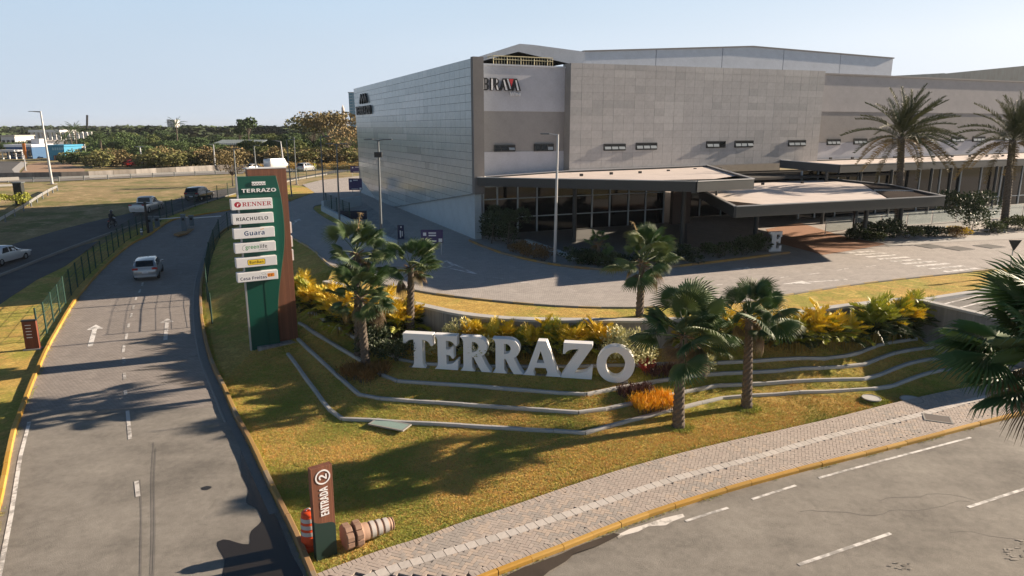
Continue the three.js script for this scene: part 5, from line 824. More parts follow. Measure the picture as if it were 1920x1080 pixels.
// ---- small plaza signs, sculpture, yield sign
{
  const purple = M([0.055, 0.04, 0.13], 0.5), whiteP = mat.white;
  const board = (px, py, w, h, pole, lab, turn = 0, rows = 2) => { const p = PL(px, py), t = thing('direction_sign', lab, 'sign', [p.x, P, p.z], turn); for (const x of pole) part(t, 'post', cyl(0.03, 0.03, h[1], x, 0, 0, 8), mat.galv); part(t, 'board', rbox(w, h[1] - h[0], 0.06, 0.01, 0, (h[0] + h[1]) / 2, 0.05), purple); const pr = []; for (let i = 0; i < rows; i++) pr.push(bx(w * 0.34, 0.09, 0.012, w * 0.02, h[1] - 0.22 - i * 0.17, 0.086)); pr.push(bx(0.22, 0.22, 0.012, -w * 0.33, h[1] - 0.3, 0.086), bx(0.24, 0.24, 0.012, w * 0.38, h[0] + 0.18, 0.086), bx(w * 0.5, 0.06, 0.012, -w * 0.05, h[0] + 0.14, 0.086)); pr.forEach((g) => part(t, 'white_print', g, whiteP)); return t; };
  board(811, 478, 1.5, [0.85, 1.75], [0.62], 'purple direction board on a post behind the second palm');
  board(671, 330, 2.6, [0.6, 1.8], [-1, 1], 'small purple board at the far edge of the plaza by the highway', 0, 1);
  board(668, 375, 1.6, [1.2, 2.6], [-0.4, 0.4], 'purple board on two posts above the basement ramp', 0, 1);
  { const p = PL(752, 448), t = thing('parking_totem', 'narrow dark blue totem sign before the concrete base wall', 'sign', [p.x, P, p.z], 0.2); part(t, 'body', rbox(0.5, 1.1, 0.12, 0.02, 0, 0.55, 0), M([0.015, 0.02, 0.07], 0.45)); [bx(0.1, 0.12, 0.012, 0.02, 0.95, 0.064), bx(0.09, 0.55, 0.012, -0.04, 0.4, 0.064), bx(0.06, 0.4, 0.012, 0.1, 0.42, 0.064)].forEach((g) => part(t, 'white_print', g, whiteP)); }
  { const p = PL(1892, 520), t = thing('yield_sign', 'back of a small triangular road sign on the plaza edge', 'sign', [p.x, P, p.z]); const s = new THREE.Shape([new THREE.Vector2(-0.38, 2.2), new THREE.Vector2(0.38, 2.2), new THREE.Vector2(0, 1.55)]); part(t, 'plate', new THREE.ExtrudeGeometry(s, { depth: 0.03, bevelEnabled: false }), mat.black); part(t, 'post', cyl(0.03, 0.03, 2.1, 0, 0, -0.05, 8), mat.galv); }
  { // white slab-serif letter standing under the canopy, lower half cut by planting
    const p = PL(1451, 471), t = thing('letter_sculpture', 'white slab serif letter sculpture under the middle canopy', 'sculpture', [p.x, P, p.z], 0.2);
    const E = (pts) => new THREE.ExtrudeGeometry(new THREE.Shape(pts.map((q) => new THREE.Vector2(q[0], q[1]))), { depth: 0.2, bevelEnabled: true, bevelSize: 0.01, bevelThickness: 0.01, bevelSegments: 1 });
    part(t, 'letter_body', E([[-0.5, 0], [0.42, 0], [0.42, 0.42], [0.26, 0.42], [0.22, 0.22], [0, 0.22], [0, 0.72], [0.18, 0.72], [0.2, 0.6], [0.32, 0.6], [0.32, 1.02], [0.2, 1.02], [0.18, 0.9], [0, 0.9], [0, 1.22], [0.22, 1.22], [0.28, 1.04], [0.42, 1.04], [0.42, 1.42], [-0.5, 1.42], [-0.5, 1.24], [-0.34, 1.22], [-0.34, 0.2], [-0.5, 0.18]]), mat.whiteRough);
  }
  { const p = S(63, 655), t = thing('brick_totem', 'small reddish brown totem at the end of the green fence', 'sign', [p.x, p.y, p.z], 0.25); part(t, 'body', triUV(bx(0.62, 1.5, 0.2, 0, 0.75, 0)), M([0.9, 0.6, 0.5], 0.7, { map: T.wood })); part(t, 'cap', bx(0.66, 0.06, 0.24, 0, 1.53, 0), mat.black); part(t, 'foot', bx(0.8, 0.06, 0.4, 0, 0.03, 0), mat.kerbGrey); const g = []; for (let i = 0; i < 5; i++) g.push(bx(0.26 - 0.03 * (i % 2), 0.035, 0.01, -0.05, 1.3 - i * 0.16, 0.105)); g.forEach((q) => part(t, 'white_print', q, whiteP)); }
}
// ================================================================ PLANTS
const leafM = (c, t = 0.22) => MP(c, 0.62, { transmission: t, thickness: 0, side: THREE.DoubleSide });
const lm = {
  fan: [leafM([0.075, 0.14, 0.03]), leafM([0.06, 0.115, 0.028]), leafM([0.125, 0.17, 0.045])], fanOld: leafM([0.20, 0.15, 0.06]), fanDead: M([0.17, 0.12, 0.07], 0.9, { side: THREE.DoubleSide }),
  date: [leafM([0.075, 0.095, 0.035]), leafM([0.10, 0.11, 0.04]), leafM([0.20, 0.14, 0.045])],
  gold: leafM([0.78, 0.58, 0.035], 0.3), lime: leafM([0.40, 0.42, 0.045], 0.3), deep: leafM([0.05, 0.075, 0.02]),
  pale: leafM([0.52, 0.50, 0.25]), croton: leafM([0.80, 0.44, 0.02], 0.3), crotonBrown: leafM([0.22, 0.12, 0.03]), crotonDark: leafM([0.09, 0.035, 0.03]), red: leafM([0.45, 0.05, 0.03]),
  shrub: [leafM([0.045, 0.07, 0.022]), leafM([0.07, 0.095, 0.028]), leafM([0.10, 0.12, 0.035])], flower: M([0.8, 0.8, 0.72], 0.7),
};
function triGeo(pos) { const g = new THREE.BufferGeometry(); g.setAttribute('position', new THREE.Float32BufferAttribute(pos, 3)); g.setAttribute('uv', new THREE.Float32BufferAttribute(new Float32Array(pos.length / 3 * 2), 2)); g.computeVertexNormals(); return g; }
// ---- fan leaf: stalk along +x, pleated blade at its end
function fanLeaf(seed, stalk, Rb, bend, open = 2.15) {
  const r = rng(seed), pos = [], n = 34, T3 = (a, b, c) => pos.push(a.x, a.y, a.z, b.x, b.y, b.z, c.x, c.y, c.z);
  const sag = 0.12 * stalk, st = (t) => V3(stalk * t, -sag * t * t, 0);
  for (let i = 0; i < 4; i++) { const a = st(i / 4), b = st((i + 1) / 4), w0 = 0.030 - 0.004 * i, w1 = 0.030 - 0.004 * (i + 1); for (const [dy, dz, ey, ez] of [[1, 0, -0.5, 0.87], [-0.5, 0.87, -0.5, -0.87], [-0.5, -0.87, 1, 0]]) { const p = (c, w, y, z) => V3(c.x, c.y + y * w * 0.7, c.z + z * w); T3(p(a, w0, dy, dz), p(b, w1, dy, dz), p(b, w1, ey, ez)); T3(p(a, w0, dy, dz), p(b, w1, ey, ez), p(a, w0, ey, ez)); } }
  const o = st(1);
  const P3 = (th, rd, up) => { const x = Math.cos(th) * rd, z = Math.sin(th) * rd, d = bend * rd * rd / Rb * (0.7 + 0.3 * Math.cos(th)); return V3(o.x + x * 0.96, o.y - d + up - 0.10 * Math.abs(z), o.z + z); };
  for (let i = 0; i < n; i++) {
    const t0 = -open + 2 * open * i / n, t1 = -open + 2 * open * (i + 1) / n, tm = (t0 + t1) / 2, R1 = Rb * (1 - 0.22 * Math.pow(Math.abs(tm) / open, 2)) * (0.9 + 0.16 * r());
    const a = P3(tm, 0.03, 0), mL = P3(t0, R1 * 0.58, -0.018), mC = P3(tm, R1 * 0.60, 0.03), mR = P3(t1, R1 * 0.58, -0.018), j = (r() - 0.5) * 0.06;
    const e = P3(tm + j * 0.5, R1 * 0.84, -0.01), eL = P3(tm + j * 0.5 - (t1 - t0) * 0.24, R1 * 0.84, -0.02), eR = P3(tm + j * 0.5 + (t1 - t0) * 0.24, R1 * 0.84, -0.02), tip = P3(tm + j, R1 * (1.0), -0.06 - 0.10 * r());
    T3(a, mL, mC); T3(a, mC, mR); T3(mL, eL, mC); T3(mC, eL, e); T3(mC, e, eR); T3(mC, eR, mR); T3(eL, tip, e); T3(e, tip, eR);
  }
  return triGeo(pos);
}
// ---- feather leaf: midrib arc along +x with leaflets
function featherLeaf(seed, len, droop, leaflet, pairs, wid, vee = 0.5, sweep = 0.7) {
  const r = rng(seed), pos = [], T3 = (a, b, c) => pos.push(a.x, a.y, a.z, b.x, b.y, b.z, c.x, c.y, c.z);
  const rib = (t) => V3(len * (t - 0.10 * droop * t * t), len * (0.06 * Math.sin(t * 3) - droop * 0.5 * t * t), 0);
  for (let i = 0; i < 10; i++) { const a = rib(i / 10), b = rib((i + 1) / 10), w0 = 0.022 * (1 - i / 11), w1 = 0.022 * (1 - (i + 1) / 11); const q = (c, w, y, z) => V3(c.x, c.y + y * w, c.z + z * w); for (const [y0, z0, y1, z1] of [[0.6, 0, -0.4, 1], [-0.4, 1, -0.4, -1], [-0.4, -1, 0.6, 0]]) { T3(q(a, w0, y0, z0), q(b, w1, y0, z0), q(b, w1, y1, z1)); T3(q(a, w0, y0, z0), q(b, w1, y1, z1), q(a, w0, y1, z1)); } }
  for (let i = 0; i < pairs; i++) for (const s of [-1, 1]) {
    const t = 0.14 + 0.86 * (i + r() * 0.6) / pairs, c = rib(t), l = leaflet * (0.45 + 0.55 * Math.sin(Math.PI * Math.min(1, 0.18 + t * 0.82))) * (0.85 + 0.3 * r()), sw = sweep + 0.25 * t + 0.2 * (r() - 0.5), up = vee * (r() * 0.8 + 0.2) - 0.2 * t;
    const d = V3(Math.sin(sw), up, s * Math.cos(sw)).normalize(), tg = rib(Math.min(1, t + 0.02)).sub(rib(t - 0.02)).normalize().multiplyScalar(wid);
    const m = c.clone().addScaledVector(d, l * 0.55), tip = c.clone().addScaledVector(d, l); tip.y -= l * 0.22; const a = c.clone().sub(tg.clone().multiplyScalar(0.5)), b = c.clone().add(tg.clone().multiplyScalar(0.5)), m1 = m.clone().sub(tg.clone().multiplyScalar(0.5)), m2 = m.clone().add(tg.clone().multiplyScalar(0.5));
    T3(a, m1, m2); T3(a, m2, b); T3(m1, tip, m2);
  }
  return triGeo(pos);
}
function aim(m, dir, roll) { const x = dir.clone().normalize(), up = Math.abs(x.y) > 0.97 ? V3(0, 0, 1) : V3(0, 1, 0), z = x.clone().cross(up).normalize(), y = z.clone().cross(x); m.quaternion.setFromRotationMatrix(new THREE.Matrix4().makeBasis(x, y, z)); m.quaternion.multiply(new THREE.Quaternion().setFromAxisAngle(V3(1, 0, 0), roll)); }
// ---- trunk with old leaf bases in spirals
function bootTrunk(base, top, r0, r1, seed, bootTo = 0.75) {
  const h = top.distanceTo(base), rows = Math.ceil(h / 0.035), cols = 30, pos = [], uv = [], idx = [], r = rng(seed), bendx = rr(-0.1, 0.1, r), bendz = rr(-0.1, 0.1, r);
  for (let j = 0; j <= rows; j++) { const t = j / rows, c = base.clone().lerp(top, t); c.x += bendx * Math.sin(t * 3.14); c.z += bendz * Math.sin(t * 3.14); const R = r0 + (r1 - r0) * t + 0.05 * Math.exp(-t * 14);
    for (let i = 0; i <= cols; i++) { const a = i / cols, y = t * h, s1 = (a * 5 + y * 4.4) % 1, s2 = (a * 8 - y * 4.4 + 100) % 1; const k = smooth(0.0, 0.75, s1) * (1 - smooth(0.8, 1, s1)) * (0.35 + 0.65 * Math.abs(s2 - 0.5) * 2), am = (t < bootTo ? 1 : Math.max(0.15, 1 - (t - bootTo) * 6)) * 0.062; const rad2 = R + am * (k - 0.35) + 0.008 * (hash2(i % cols, j, seed) - 0.5); pos.push(c.x + Math.cos(a * 6.28318) * rad2, c.y, c.z + Math.sin(a * 6.28318) * rad2); uv.push(a * 1.2, y); } }
  for (let j = 0; j < rows; j++) for (let i = 0; i < cols; i++) { const a = j * (cols + 1) + i, b = a + 1, c = a + cols + 1, d = c + 1; idx.push(a, c, b, b, c, d); }
  const g = new THREE.BufferGeometry(); g.setAttribute('position', new THREE.Float32BufferAttribute(pos, 3)); g.setAttribute('uv', new THREE.Float32BufferAttribute(uv, 2)); g.setIndex(idx); g.computeVertexNormals(); return g;
}
const topAt = (b, px, py) => { const r = ray(px, py), d = -b.z; return V3(d * r.x / -r.z, H + d * r.y / -r.z, b.z); };
const fanGeos = [[1, 0.9, 0.72, 0.12], [2, 1.0, 0.78, 0.26], [3, 0.8, 0.68, 0.06], [4, 0.95, 0.75, 0.42], [5, 0.85, 0.8, 0.18]].map((a) => fanLeaf(...a));
const fanDroop = [[6, 0.55, 0.7, 1.0, 1.5], [7, 0.6, 0.66, 1.15, 1.3]].map((a) => fanLeaf(...a));
const barkTrunk = M([1.15, 1.1, 1.05], 0.95, { map: T.bark });
function fanPalm(label, base, top, n, seed, sc = 1, wind = 0.35, opt = {}) {
  const t = thing('fan_palm', label, 'palm', [base.x, base.y, base.z], 0, 'fan palms on the lawn'), r = rng(seed), tl = top.clone().sub(base);
  part(t, 'trunk', bootTrunk(V3(0, -0.15, 0), tl.clone().add(V3(0, -0.1, 0)), opt.r0 || 0.2, opt.r1 || 0.13, seed), barkTrunk);
  for (let i = 0; i < n; i++) {
    const k = (i + 0.5) / n, el = (86 - 112 * Math.pow(k, 0.95)) * rad + rr(-0.28, 0.28, r), az = i * 2.39996 + rr(-0.45, 0.45, r);
    const d = V3(Math.cos(el) * Math.cos(az), Math.sin(el), Math.cos(el) * Math.sin(az)); d.x += wind * (0.5 + 0.6 * r()); d.z -= wind * 0.2; d.normalize();
    const old = k > 0.84; const m = part(t, 'leaf', old ? fanDroop[i % 2] : fanGeos[(r() * 5) | 0], k > 0.93 ? lm.fanDead : old ? lm.fanOld : lm.fan[(r() * 3) | 0]);
    m.position.copy(tl).add(V3(rr(-0.05, 0.05, r), 0.12 - 0.45 * k, rr(-0.05, 0.05, r))); aim(m, d, rr(-0.7, 0.7, r)); m.scale.setScalar(sc * (0.68 + 0.5 * r()) * (k < 0.15 ? 0.8 : 1) * (old ? 0.85 : 1));
  }
  // stubs of cut stalks round the heart
  const st = []; for (let i = 0; i < 16; i++) { const a = i * 2.4, e = rr(0.2, 0.9, r), p = V3(tl.x, tl.y - 0.35 + 0.03 * (i % 8), tl.z); st.push(bar(p, p.clone().add(V3(Math.cos(a) * 0.34, e * 0.3, Math.sin(a) * 0.34)), 0.03, 5, 0.015)); }
  part(t, 'stalk_stubs', mg(st), M([0.20, 0.13, 0.07], 0.9));
  if (opt.spike) { const pts = []; const q = tl.clone().add(V3(0, 0.3, 0)); for (let i = 0; i <= 8; i++) pts.push(q.clone().add(V3(-0.9 * i / 8 * (opt.spike), 1.6 * i / 8 - 0.2 * (i / 8) ** 2, 0))); const g = [new THREE.TubeGeometry(new THREE.CatmullRomCurve3(pts), 14, 0.02, 5)]; for (let i = 3; i < 9; i++) for (let k = 0; k < 5; k++) { const c = pts[i], e = V3(rr(-0.16, 0.16, r), rr(-0.18, 0.05, r), rr(-0.16, 0.16, r)); g.push(bar(c, c.clone().add(e), 0.018, 4, 0.004)); } part(t, 'flower_stalk', mg(g), M([0.42, 0.30, 0.15], 0.9)); }
  return t;
}
{
  const p1 = L(673, 668), p1b = L(688, 694), p2 = L(768, 640), p3 = L(1197, 634), p4 = L(1272, 801), p5 = L(1400, 764);
  fanPalm('taller of the two fan palms crossing beside the pylon sign', p1, topAt(p1, 668, 470), 30, 11, 1.08, 0.3, { spike: -0.3, r0: 0.19, r1: 0.12 });
  fanPalm('lower fan palm with twisted trunk between pylon sign and letter T', p1b, topAt(p1b, 675, 552), 30, 12, 1.08, 0.3, { r0: 0.2 });
  fanPalm('fan palm rising behind the letter T', p2, topAt(p2, 770, 497), 27, 13, 1.0, 0.45, { r0: 0.2 });
  fanPalm('fan palm with a flower spike behind the letter O', p3, topAt(p3, 1205, 487), 28, 14, 1.08, 0.3, { spike: 0.55 });
  fanPalm('bushiest fan palm, nearest the street, beside the orange croton', p4, topAt(p4, 1284, 622), 44, 15, 1.18, 0.35, { r0: 0.22 });
  fanPalm('fan palm standing alone right of the orange croton', p5, topAt(p5, 1405, 590), 25, 16, 1.1, 0.42, { r0: 0.2 });
  // palm at the right edge, close to the camera
  const p6 = V3(12.9, 0, -14.6); const t6 = fanPalm('dark fan palm cut off by the right edge of the view', p6, topAt(p6, 1985, 668), 44, 17, 1.45, -0.35, { r0: 0.22, r1: 0.16 });
}
// ---- date palms by the glazed wing
const dateGeos = [[21, 4.3, 0.35, 0.62], [22, 4.6, 0.6, 0.66], [23, 4.4, 0.95, 0.64], [24, 3.9, 0.15, 0.58]].map(([s, l, d, f]) => featherLeaf(s, l, d, f, 60, 0.05, 0.6, 0.75));
function datePalm(label, base, top, seed, n = 66) {
  const t = thing('date_palm', label, 'palm', [base.x, base.y, base.z], 0, 'date palms by the glazed wing'), r = rng(seed), tl = top.clone().sub(base);
  part(t, 'trunk', bootTrunk(V3(0, -0.1, 0), tl, 0.3, 0.25, seed, 0.95), mat.bark);
  for (let i = 0; i < n; i++) { const k = (i + 0.5) / n, el = (84 - 100 * Math.pow(k, 0.9)) * rad + rr(-0.1, 0.1, r), az = i * 2.39996, d = V3(Math.cos(el) * Math.cos(az), Math.sin(el), Math.cos(el) * Math.sin(az)); d.x += 0.38; d.normalize(); const m = part(t, 'frond', dateGeos[k < 0.3 ? 3 : k < 0.55 ? 0 : k < 0.8 ? 1 : 2], lm.date[k > 0.82 ? 2 : (r() * 2) | 0]); m.position.copy(tl).add(V3(0, 0.2 - 0.5 * k, 0)); aim(m, d, rr(-0.5, 0.5, r)); m.scale.setScalar(0.85 + 0.25 * r()); }
  return t;
}
{
  const d1 = PL(1682, 432), d2 = PL(1882, 428);
  datePalm('tall date palm in front of the long right canopy', d1, topAt(d1, 1690, 256), 31); datePalm('date palm at the right edge before the glazed wing', d2, topAt(d2, 1899, 262), 32);
}
// ---- yellow cane palms along the wall
const caneVar = [41, 42, 43, 44].map((seed) => { const r = rng(seed), up = [], lo = []; for (let i = 0; i < 26; i++) { const k = i / 26, g = featherLeaf(seed * 100 + i, rr(0.75, 1.1, r), rr(0.5, 1.1, r), 0.38, 17, 0.062, 0.35, 0.75), m = new THREE.Object3D(); const el = (80 - 60 * k) * rad, az = i * 2.4 + rr(-0.3, 0.3, r); aim(m, V3(Math.cos(el) * Math.cos(az), Math.sin(el), Math.cos(el) * Math.sin(az)), rr(-0.3, 0.3, r)); m.position.set(rr(-0.22, 0.22, r), 0.35 + 0.35 * (1 - k), rr(-0.22, 0.22, r)); m.updateMatrix(); g.applyMatrix4(m.matrix); (k < 0.55 ? up : lo).push(g); } const st = []; for (let i = 0; i < 9; i++) { const a = i * 2.4; st.push(bar(V3(Math.cos(a) * 0.14, -0.1, Math.sin(a) * 0.14), V3(Math.cos(a) * 0.22, 0.75, Math.sin(a) * 0.22), 0.018, 5)); } return [mg(up), mg(lo), mg(st)]; });
{
  const r = rng(47), spots = [];
  const put = (px, py, s) => spots.push([px, py, s]);
  for (let i = 0; i < 9; i++) put(566 + i * 10 + rr(-3, 3, r), 582 + i * 4 + rr(-10, 6, r), 1.15);
  for (let i = 0; i < 14; i++) put(640 + i * 10, 622 + rr(-8, 10, r) + i * 0.6, 1.2);
  for (let i = 0; i < 17; i++) put(886 + i * 15 + rr(-4, 4, r), 668 + rr(-7, 7, r), 0.95);
  for (let i = 0; i < 19; i++) put(1290 + i * 15 + rr(-4, 4, r), 660 - i * 0.4 + rr(-9, 6, r), 1.12);
  put(1585, 655, 1.0); put(1602, 650, 0.95);
  for (let i = 0; i < 8; i++) put(1632 + i * 12, 648 - i * 3 + rr(-5, 5, r), 1.25);
  const zones = [[640, 'from left of the yellow cane palms right behind the pylon sign', 'cane palms behind the pylon sign'], [800, 'from left of the yellow cane palms beside the twin palms', 'cane palms beside the twin palms'], [1150, 'from left of the golden cane palms behind the white letters', 'cane palms behind the letters'], [1568, 'from left of the golden cane palms right of letter O', 'cane palms right of the letters'], [1610, 'of two small cane palms at the terrace kerb ends', 'two cane palms at the kerb ends'], [2000, 'from left of the cane palms in the wing wall corner', 'cane palms in the wall corner']];
  const seen = {}; spots.sort((a, b) => a[0] - b[0]); spots.forEach(([x, y, s], i) => { const p = L(x, y), z = zones.find((q) => x < q[0]); seen[z[2]] = (seen[z[2]] ?? -1) + 1; const t = thing('cane_palm', ORD[seen[z[2]]] + ' ' + z[1], 'palm', [p.x, p.y, p.z], i * 1.7, z[2]), v = caneVar[i % 4]; const corner = x > 1625; part(t, 'upper_fronds', v[0], corner && i % 3 ? lm.lime : i % 4 === 1 ? lm.lime : lm.gold); part(t, 'lower_fronds', v[1], corner || i % 2 ? lm.deep : lm.lime); part(t, 'canes', v[2], M([0.22, 0.17, 0.04], 0.7)); t.scale.setScalar(s * rr(0.85, 1.12, r)); });
}
// ---- leafy shrubs
function leafBlob(seed, w, h, n, size, narrow = 0.5, hollow = 0.55) {
  const r = rng(seed), pos = [];
  const lob = Array.from({ length: 7 }, () => [rr(-0.5, 0.5, r) * w, rr(0.3, 0.8, r) * h, rr(-0.5, 0.5, r) * w, rr(0.25, 0.42, r)]);
  for (let i = 0; i < n; i++) { const l = lob[i % 7], u = V3(r() - 0.5, r() - 0.35, r() - 0.5).normalize().multiplyScalar((hollow + (1 - hollow) * Math.pow(r(), 0.5)) * l[3]); const c = V3(l[0] + u.x * w, Math.max(0.03, l[1] + u.y * h), l[2] + u.z * w); const a = V3(r() - 0.5, r() * 0.7 - 0.1, r() - 0.5).add(u.clone().multiplyScalar(1.2)).normalize(), b = a.clone().cross(V3(r() - 0.5, r() - 0.5, r() - 0.5)).normalize(), s = size * (0.7 + 0.6 * r()); const tip = c.clone().addScaledVector(a, s), m1 = c.clone().addScaledVector(a, s * 0.45).addScaledVector(b, s * narrow * 0.5), m2 = c.clone().addScaledVector(a, s * 0.45).addScaledVector(b, -s * narrow * 0.5); for (const q of [c, m1, tip, c, tip, m2]) pos.push(q.x, q.y, q.z); }
  return triGeo(pos);
}
const stems = (seed, w, h, n) => { const r = rng(seed), g = []; for (let i = 0; i < n; i++) { const a = r() * 6.28, e = rr(0.1, 0.45, r) * w; g.push(bar(V3(Math.cos(a) * 0.05, -0.1, Math.sin(a) * 0.05), V3(Math.cos(a) * e, h * rr(0.5, 0.75, r), Math.sin(a) * e), 0.022, 5, 0.008)); } return mg(g); };
function bush(name, label, p, w, h, n, size, m, seed, narrow = 0.5, extra, group) { const t = thing(name, label, 'shrub', [p.x, p.y, p.z], 0, group); part(t, 'foliage', leafBlob(seed, w, h, n, size, narrow), m); part(t, 'stems', stems(seed + 1, w, h, 7), mat.bark); if (extra) part(t, extra[0], leafBlob(seed + 2, w * 1.02, h * 1.03, extra[2], extra[3], 0.8, 0.9), extra[1]); return t; }
{
  bush('variegated_shrub', 'pale cream leaved shrub behind the letters T and E', L(838, 672), 1.5, 1.5, 1500, 0.13, lm.pale, 51); bush('variegated_shrub', 'pale cream leaved shrub behind the second letter E', L(880, 676), 1.5, 1.25, 1300, 0.13, lm.pale, 52);
  bush('variegated_shrub', 'large pale cream shrub wrapping the letter O', L(1185, 702), 1.5, 1.75, 1900, 0.14, lm.pale, 53); bush('variegated_shrub', 'small pale cream shrub right of the bushiest palm', L(1315, 708), 0.85, 1.0, 900, 0.12, lm.pale, 54);
  bush('dark_shrub', 'dark green shrub in the shade behind the lower twin palm', L(716, 668), 1.7, 1.35, 1200, 0.16, lm.shrub[0], 55); bush('dark_shrub', 'dark green shrub in the shade left of the letter T', L(745, 676), 1.5, 1.2, 1200, 0.16, lm.shrub[0], 56); bush('dark_shrub', 'grey green shrub at the foot of the twin palms', L(703, 660), 1.0, 1.1, 700, 0.15, lm.shrub[1], 57);
  // crotons: upright narrow leaves
  const spikes = (seed, w, d, n, len) => { const r = rng(seed), pos = []; for (let i = 0; i < n; i++) { const cx = rr(-0.5, 0.5, r) * w, cz = rr(-0.5, 0.5, r) * d; for (let k = 0; k < 9; k++) { const a = r() * 6.28, e = rr(0.7, 1.45, r), dir = V3(Math.cos(a) * Math.cos(e), Math.sin(e), Math.sin(a) * Math.cos(e)), side = dir.clone().cross(V3(Math.sin(a), 0.2, -Math.cos(a))).normalize().multiplyScalar(0.018), c = V3(cx, 0.02 + 0.25 * r(), cz), tip = c.clone().addScaledVector(dir, len * rr(0.7, 1.2, r)), m = c.clone().lerp(tip, 0.5); for (const q of [c, m.clone().add(side), tip, c, tip, m.clone().sub(side)]) pos.push(q.x, q.y, q.z); } } return triGeo(pos); };
  const cr = (label, p, w, d, n, len, m, turn, seed) => { const t = thing('croton_bed', label, 'shrub', [p.x, p.y, p.z], turn); part(t, 'leaves', spikes(seed, w, d, n, len), m); const st = []; const r = rng(seed); for (let i = 0; i < n; i++) { const x = rr(-0.5, 0.5, r) * w, z = rr(-0.5, 0.5, r) * d; st.push(bar(V3(x, -0.08, z), V3(x, 0.22, z), 0.012, 4)); } part(t, 'stems', mg(st), mat.bark); return t; };
  cr('bright orange croton bed at the foot of the bushiest palm', L(1226, 764), 1.75, 1.1, 130, 0.42, lm.croton, 0.3, 61); cr('dark red leaved plants behind the orange croton', L(1195, 742), 1.6, 0.7, 70, 0.34, lm.crotonDark, 0.3, 62); cr('brownish orange croton bed at the foot of the twin palms', L(676, 708), 1.9, 1.0, 110, 0.42, lm.crotonBrown, -0.6, 63); cr('small brown leaved plants left of the lowest letter step', L(712, 698), 0.8, 0.7, 40, 0.36, lm.crotonBrown, 0, 64);
  cr('red leaved cordyline between letter O and the bushiest palm', L(1217, 700), 0.5, 0.5, 14, 0.6, lm.red, 0, 65); cr('red leaved cordyline just behind the bushiest palm trunk', L(1300, 684), 0.5, 0.4, 12, 0.55, lm.red, 0, 66); cr('dark red leaved plants behind the small pale shrub', L(1248, 706), 1.3, 0.6, 50, 0.45, lm.crotonDark, 0, 67);
  // planting before the building
  const bd = [[930, 452, 1.6, 1.5, 0], [958, 460, 1.5, 2.0, 0], [915, 447, 1.2, 1.0, 0], [1085, 494, 1.3, 0.9, 0], [1110, 496, 1.3, 0.8, 0], [1140, 500, 1.2, 0.8, 1], [1180, 502, 1.4, 0.7, 0], [1240, 498, 1.4, 0.8, 0], [1300, 492, 1.6, 0.9, 0], [1345, 484, 1.6, 0.9, 1], [1395, 478, 1.6, 1.1, 0], [1425, 472, 1.2, 1.1, 1]];
  bd.sort((a, b) => a[0] - b[0]).forEach(([x, y, w, h, m], i) => bush('bed_shrub', ORD[i] + ' from left of the dark shrubs in the shaded terrace bed', PL(x, y), w, h, 650, 0.2, lm.shrub[m], 300 + i * 3, 0.5, null, 'shrubs in the shaded bed'));
  [[985, 479], [1003, 484], [965, 472], [1018, 489]].forEach(([x, y], i) => bush('ochre_shrub', ORD[[1, 2, 0, 3][i]] + ' from left of the ochre low shrubs behind the curving kerb', PL(x, y), 1.3, 0.75, 800, 0.14, lm.crotonBrown, 350 + i * 3, 0.35, null, 'ochre shrubs behind the kerb'));
  const lamps = PL(1118, 498); { const p = PL(1120, 497), t = fanPalm('small dark fan palm in the shade under the left canopy', p, topAt(p, 1122, 452), 14, 71, 0.62, 0.4, { r0: 0.12, r1: 0.09 }); }
  for (const [x, y, tx, ty, i] of [[921, 457, 926, 420, 0], [952, 466, 955, 415, 1]]) { const p = PL(x, y), q = topAt(p, tx, ty), t = thing('young_tree', ['slim young tree nearest the concrete corner under the left canopy', 'second slim young tree under the left canopy'][i], 'tree', [p.x, P, p.z]); part(t, 'trunk', bar(V3(0, -0.1, 0), q.clone().sub(p), 0.05, 8, 0.03), mat.bark); const g = leafBlob(380 + i, 1.9, 1.5, 1200, 0.2, 0.5); g.translate(q.x - p.x, q.y - p.y - 0.3, 0); part(t, 'crown', g, lm.shrub[0]); }
  const bd2 = [[1625, 446, 1.5, 1.0], [1652, 442, 1.8, 1.4], [1675, 446, 1.8, 1.0], [1700, 446, 1.4, 0.8], [1640, 450, 1.4, 0.6], [1745, 443, 1.6, 0.8], [1600, 449, 1.2, 0.8], [1905, 432, 1.6, 1.0], [1860, 436, 1.5, 0.8], [1930, 428, 1.6, 1.2]];
  bd2.sort((a, b) => a[0] - b[0]).forEach(([x, y, w, h], i) => bush('bed_shrub', ORD[i] + ' from left of the glossy shrubs right of the main entrance', PL(x, y), w, h, 750, 0.22, lm.shrub[i % 3], 400 + i * 3, 0.45, null, 'shrubs right of the entrance'));
  bush('flowering_shrub', 'tall rounded shrub with white blossom before the glazed wing', PL(1818, 438), 3.2, 3.2, 2600, 0.24, lm.shrub[0], 440, 0.5, ['blossom', lm.flower, 60, 0.12]);
  [[1790, 442], [1806, 443], [1772, 443]].forEach(([x, y], i) => bush('ochre_shrub', ORD[[1, 2, 0][i]] + ' from left of the low ochre shrubs before the flowering shrub', PL(x, y), 1.4, 0.7, 700, 0.15, i === 1 ? lm.gold : lm.crotonBrown, 450 + i * 3, 0.35, null, 'ochre shrubs before the wing'));
}
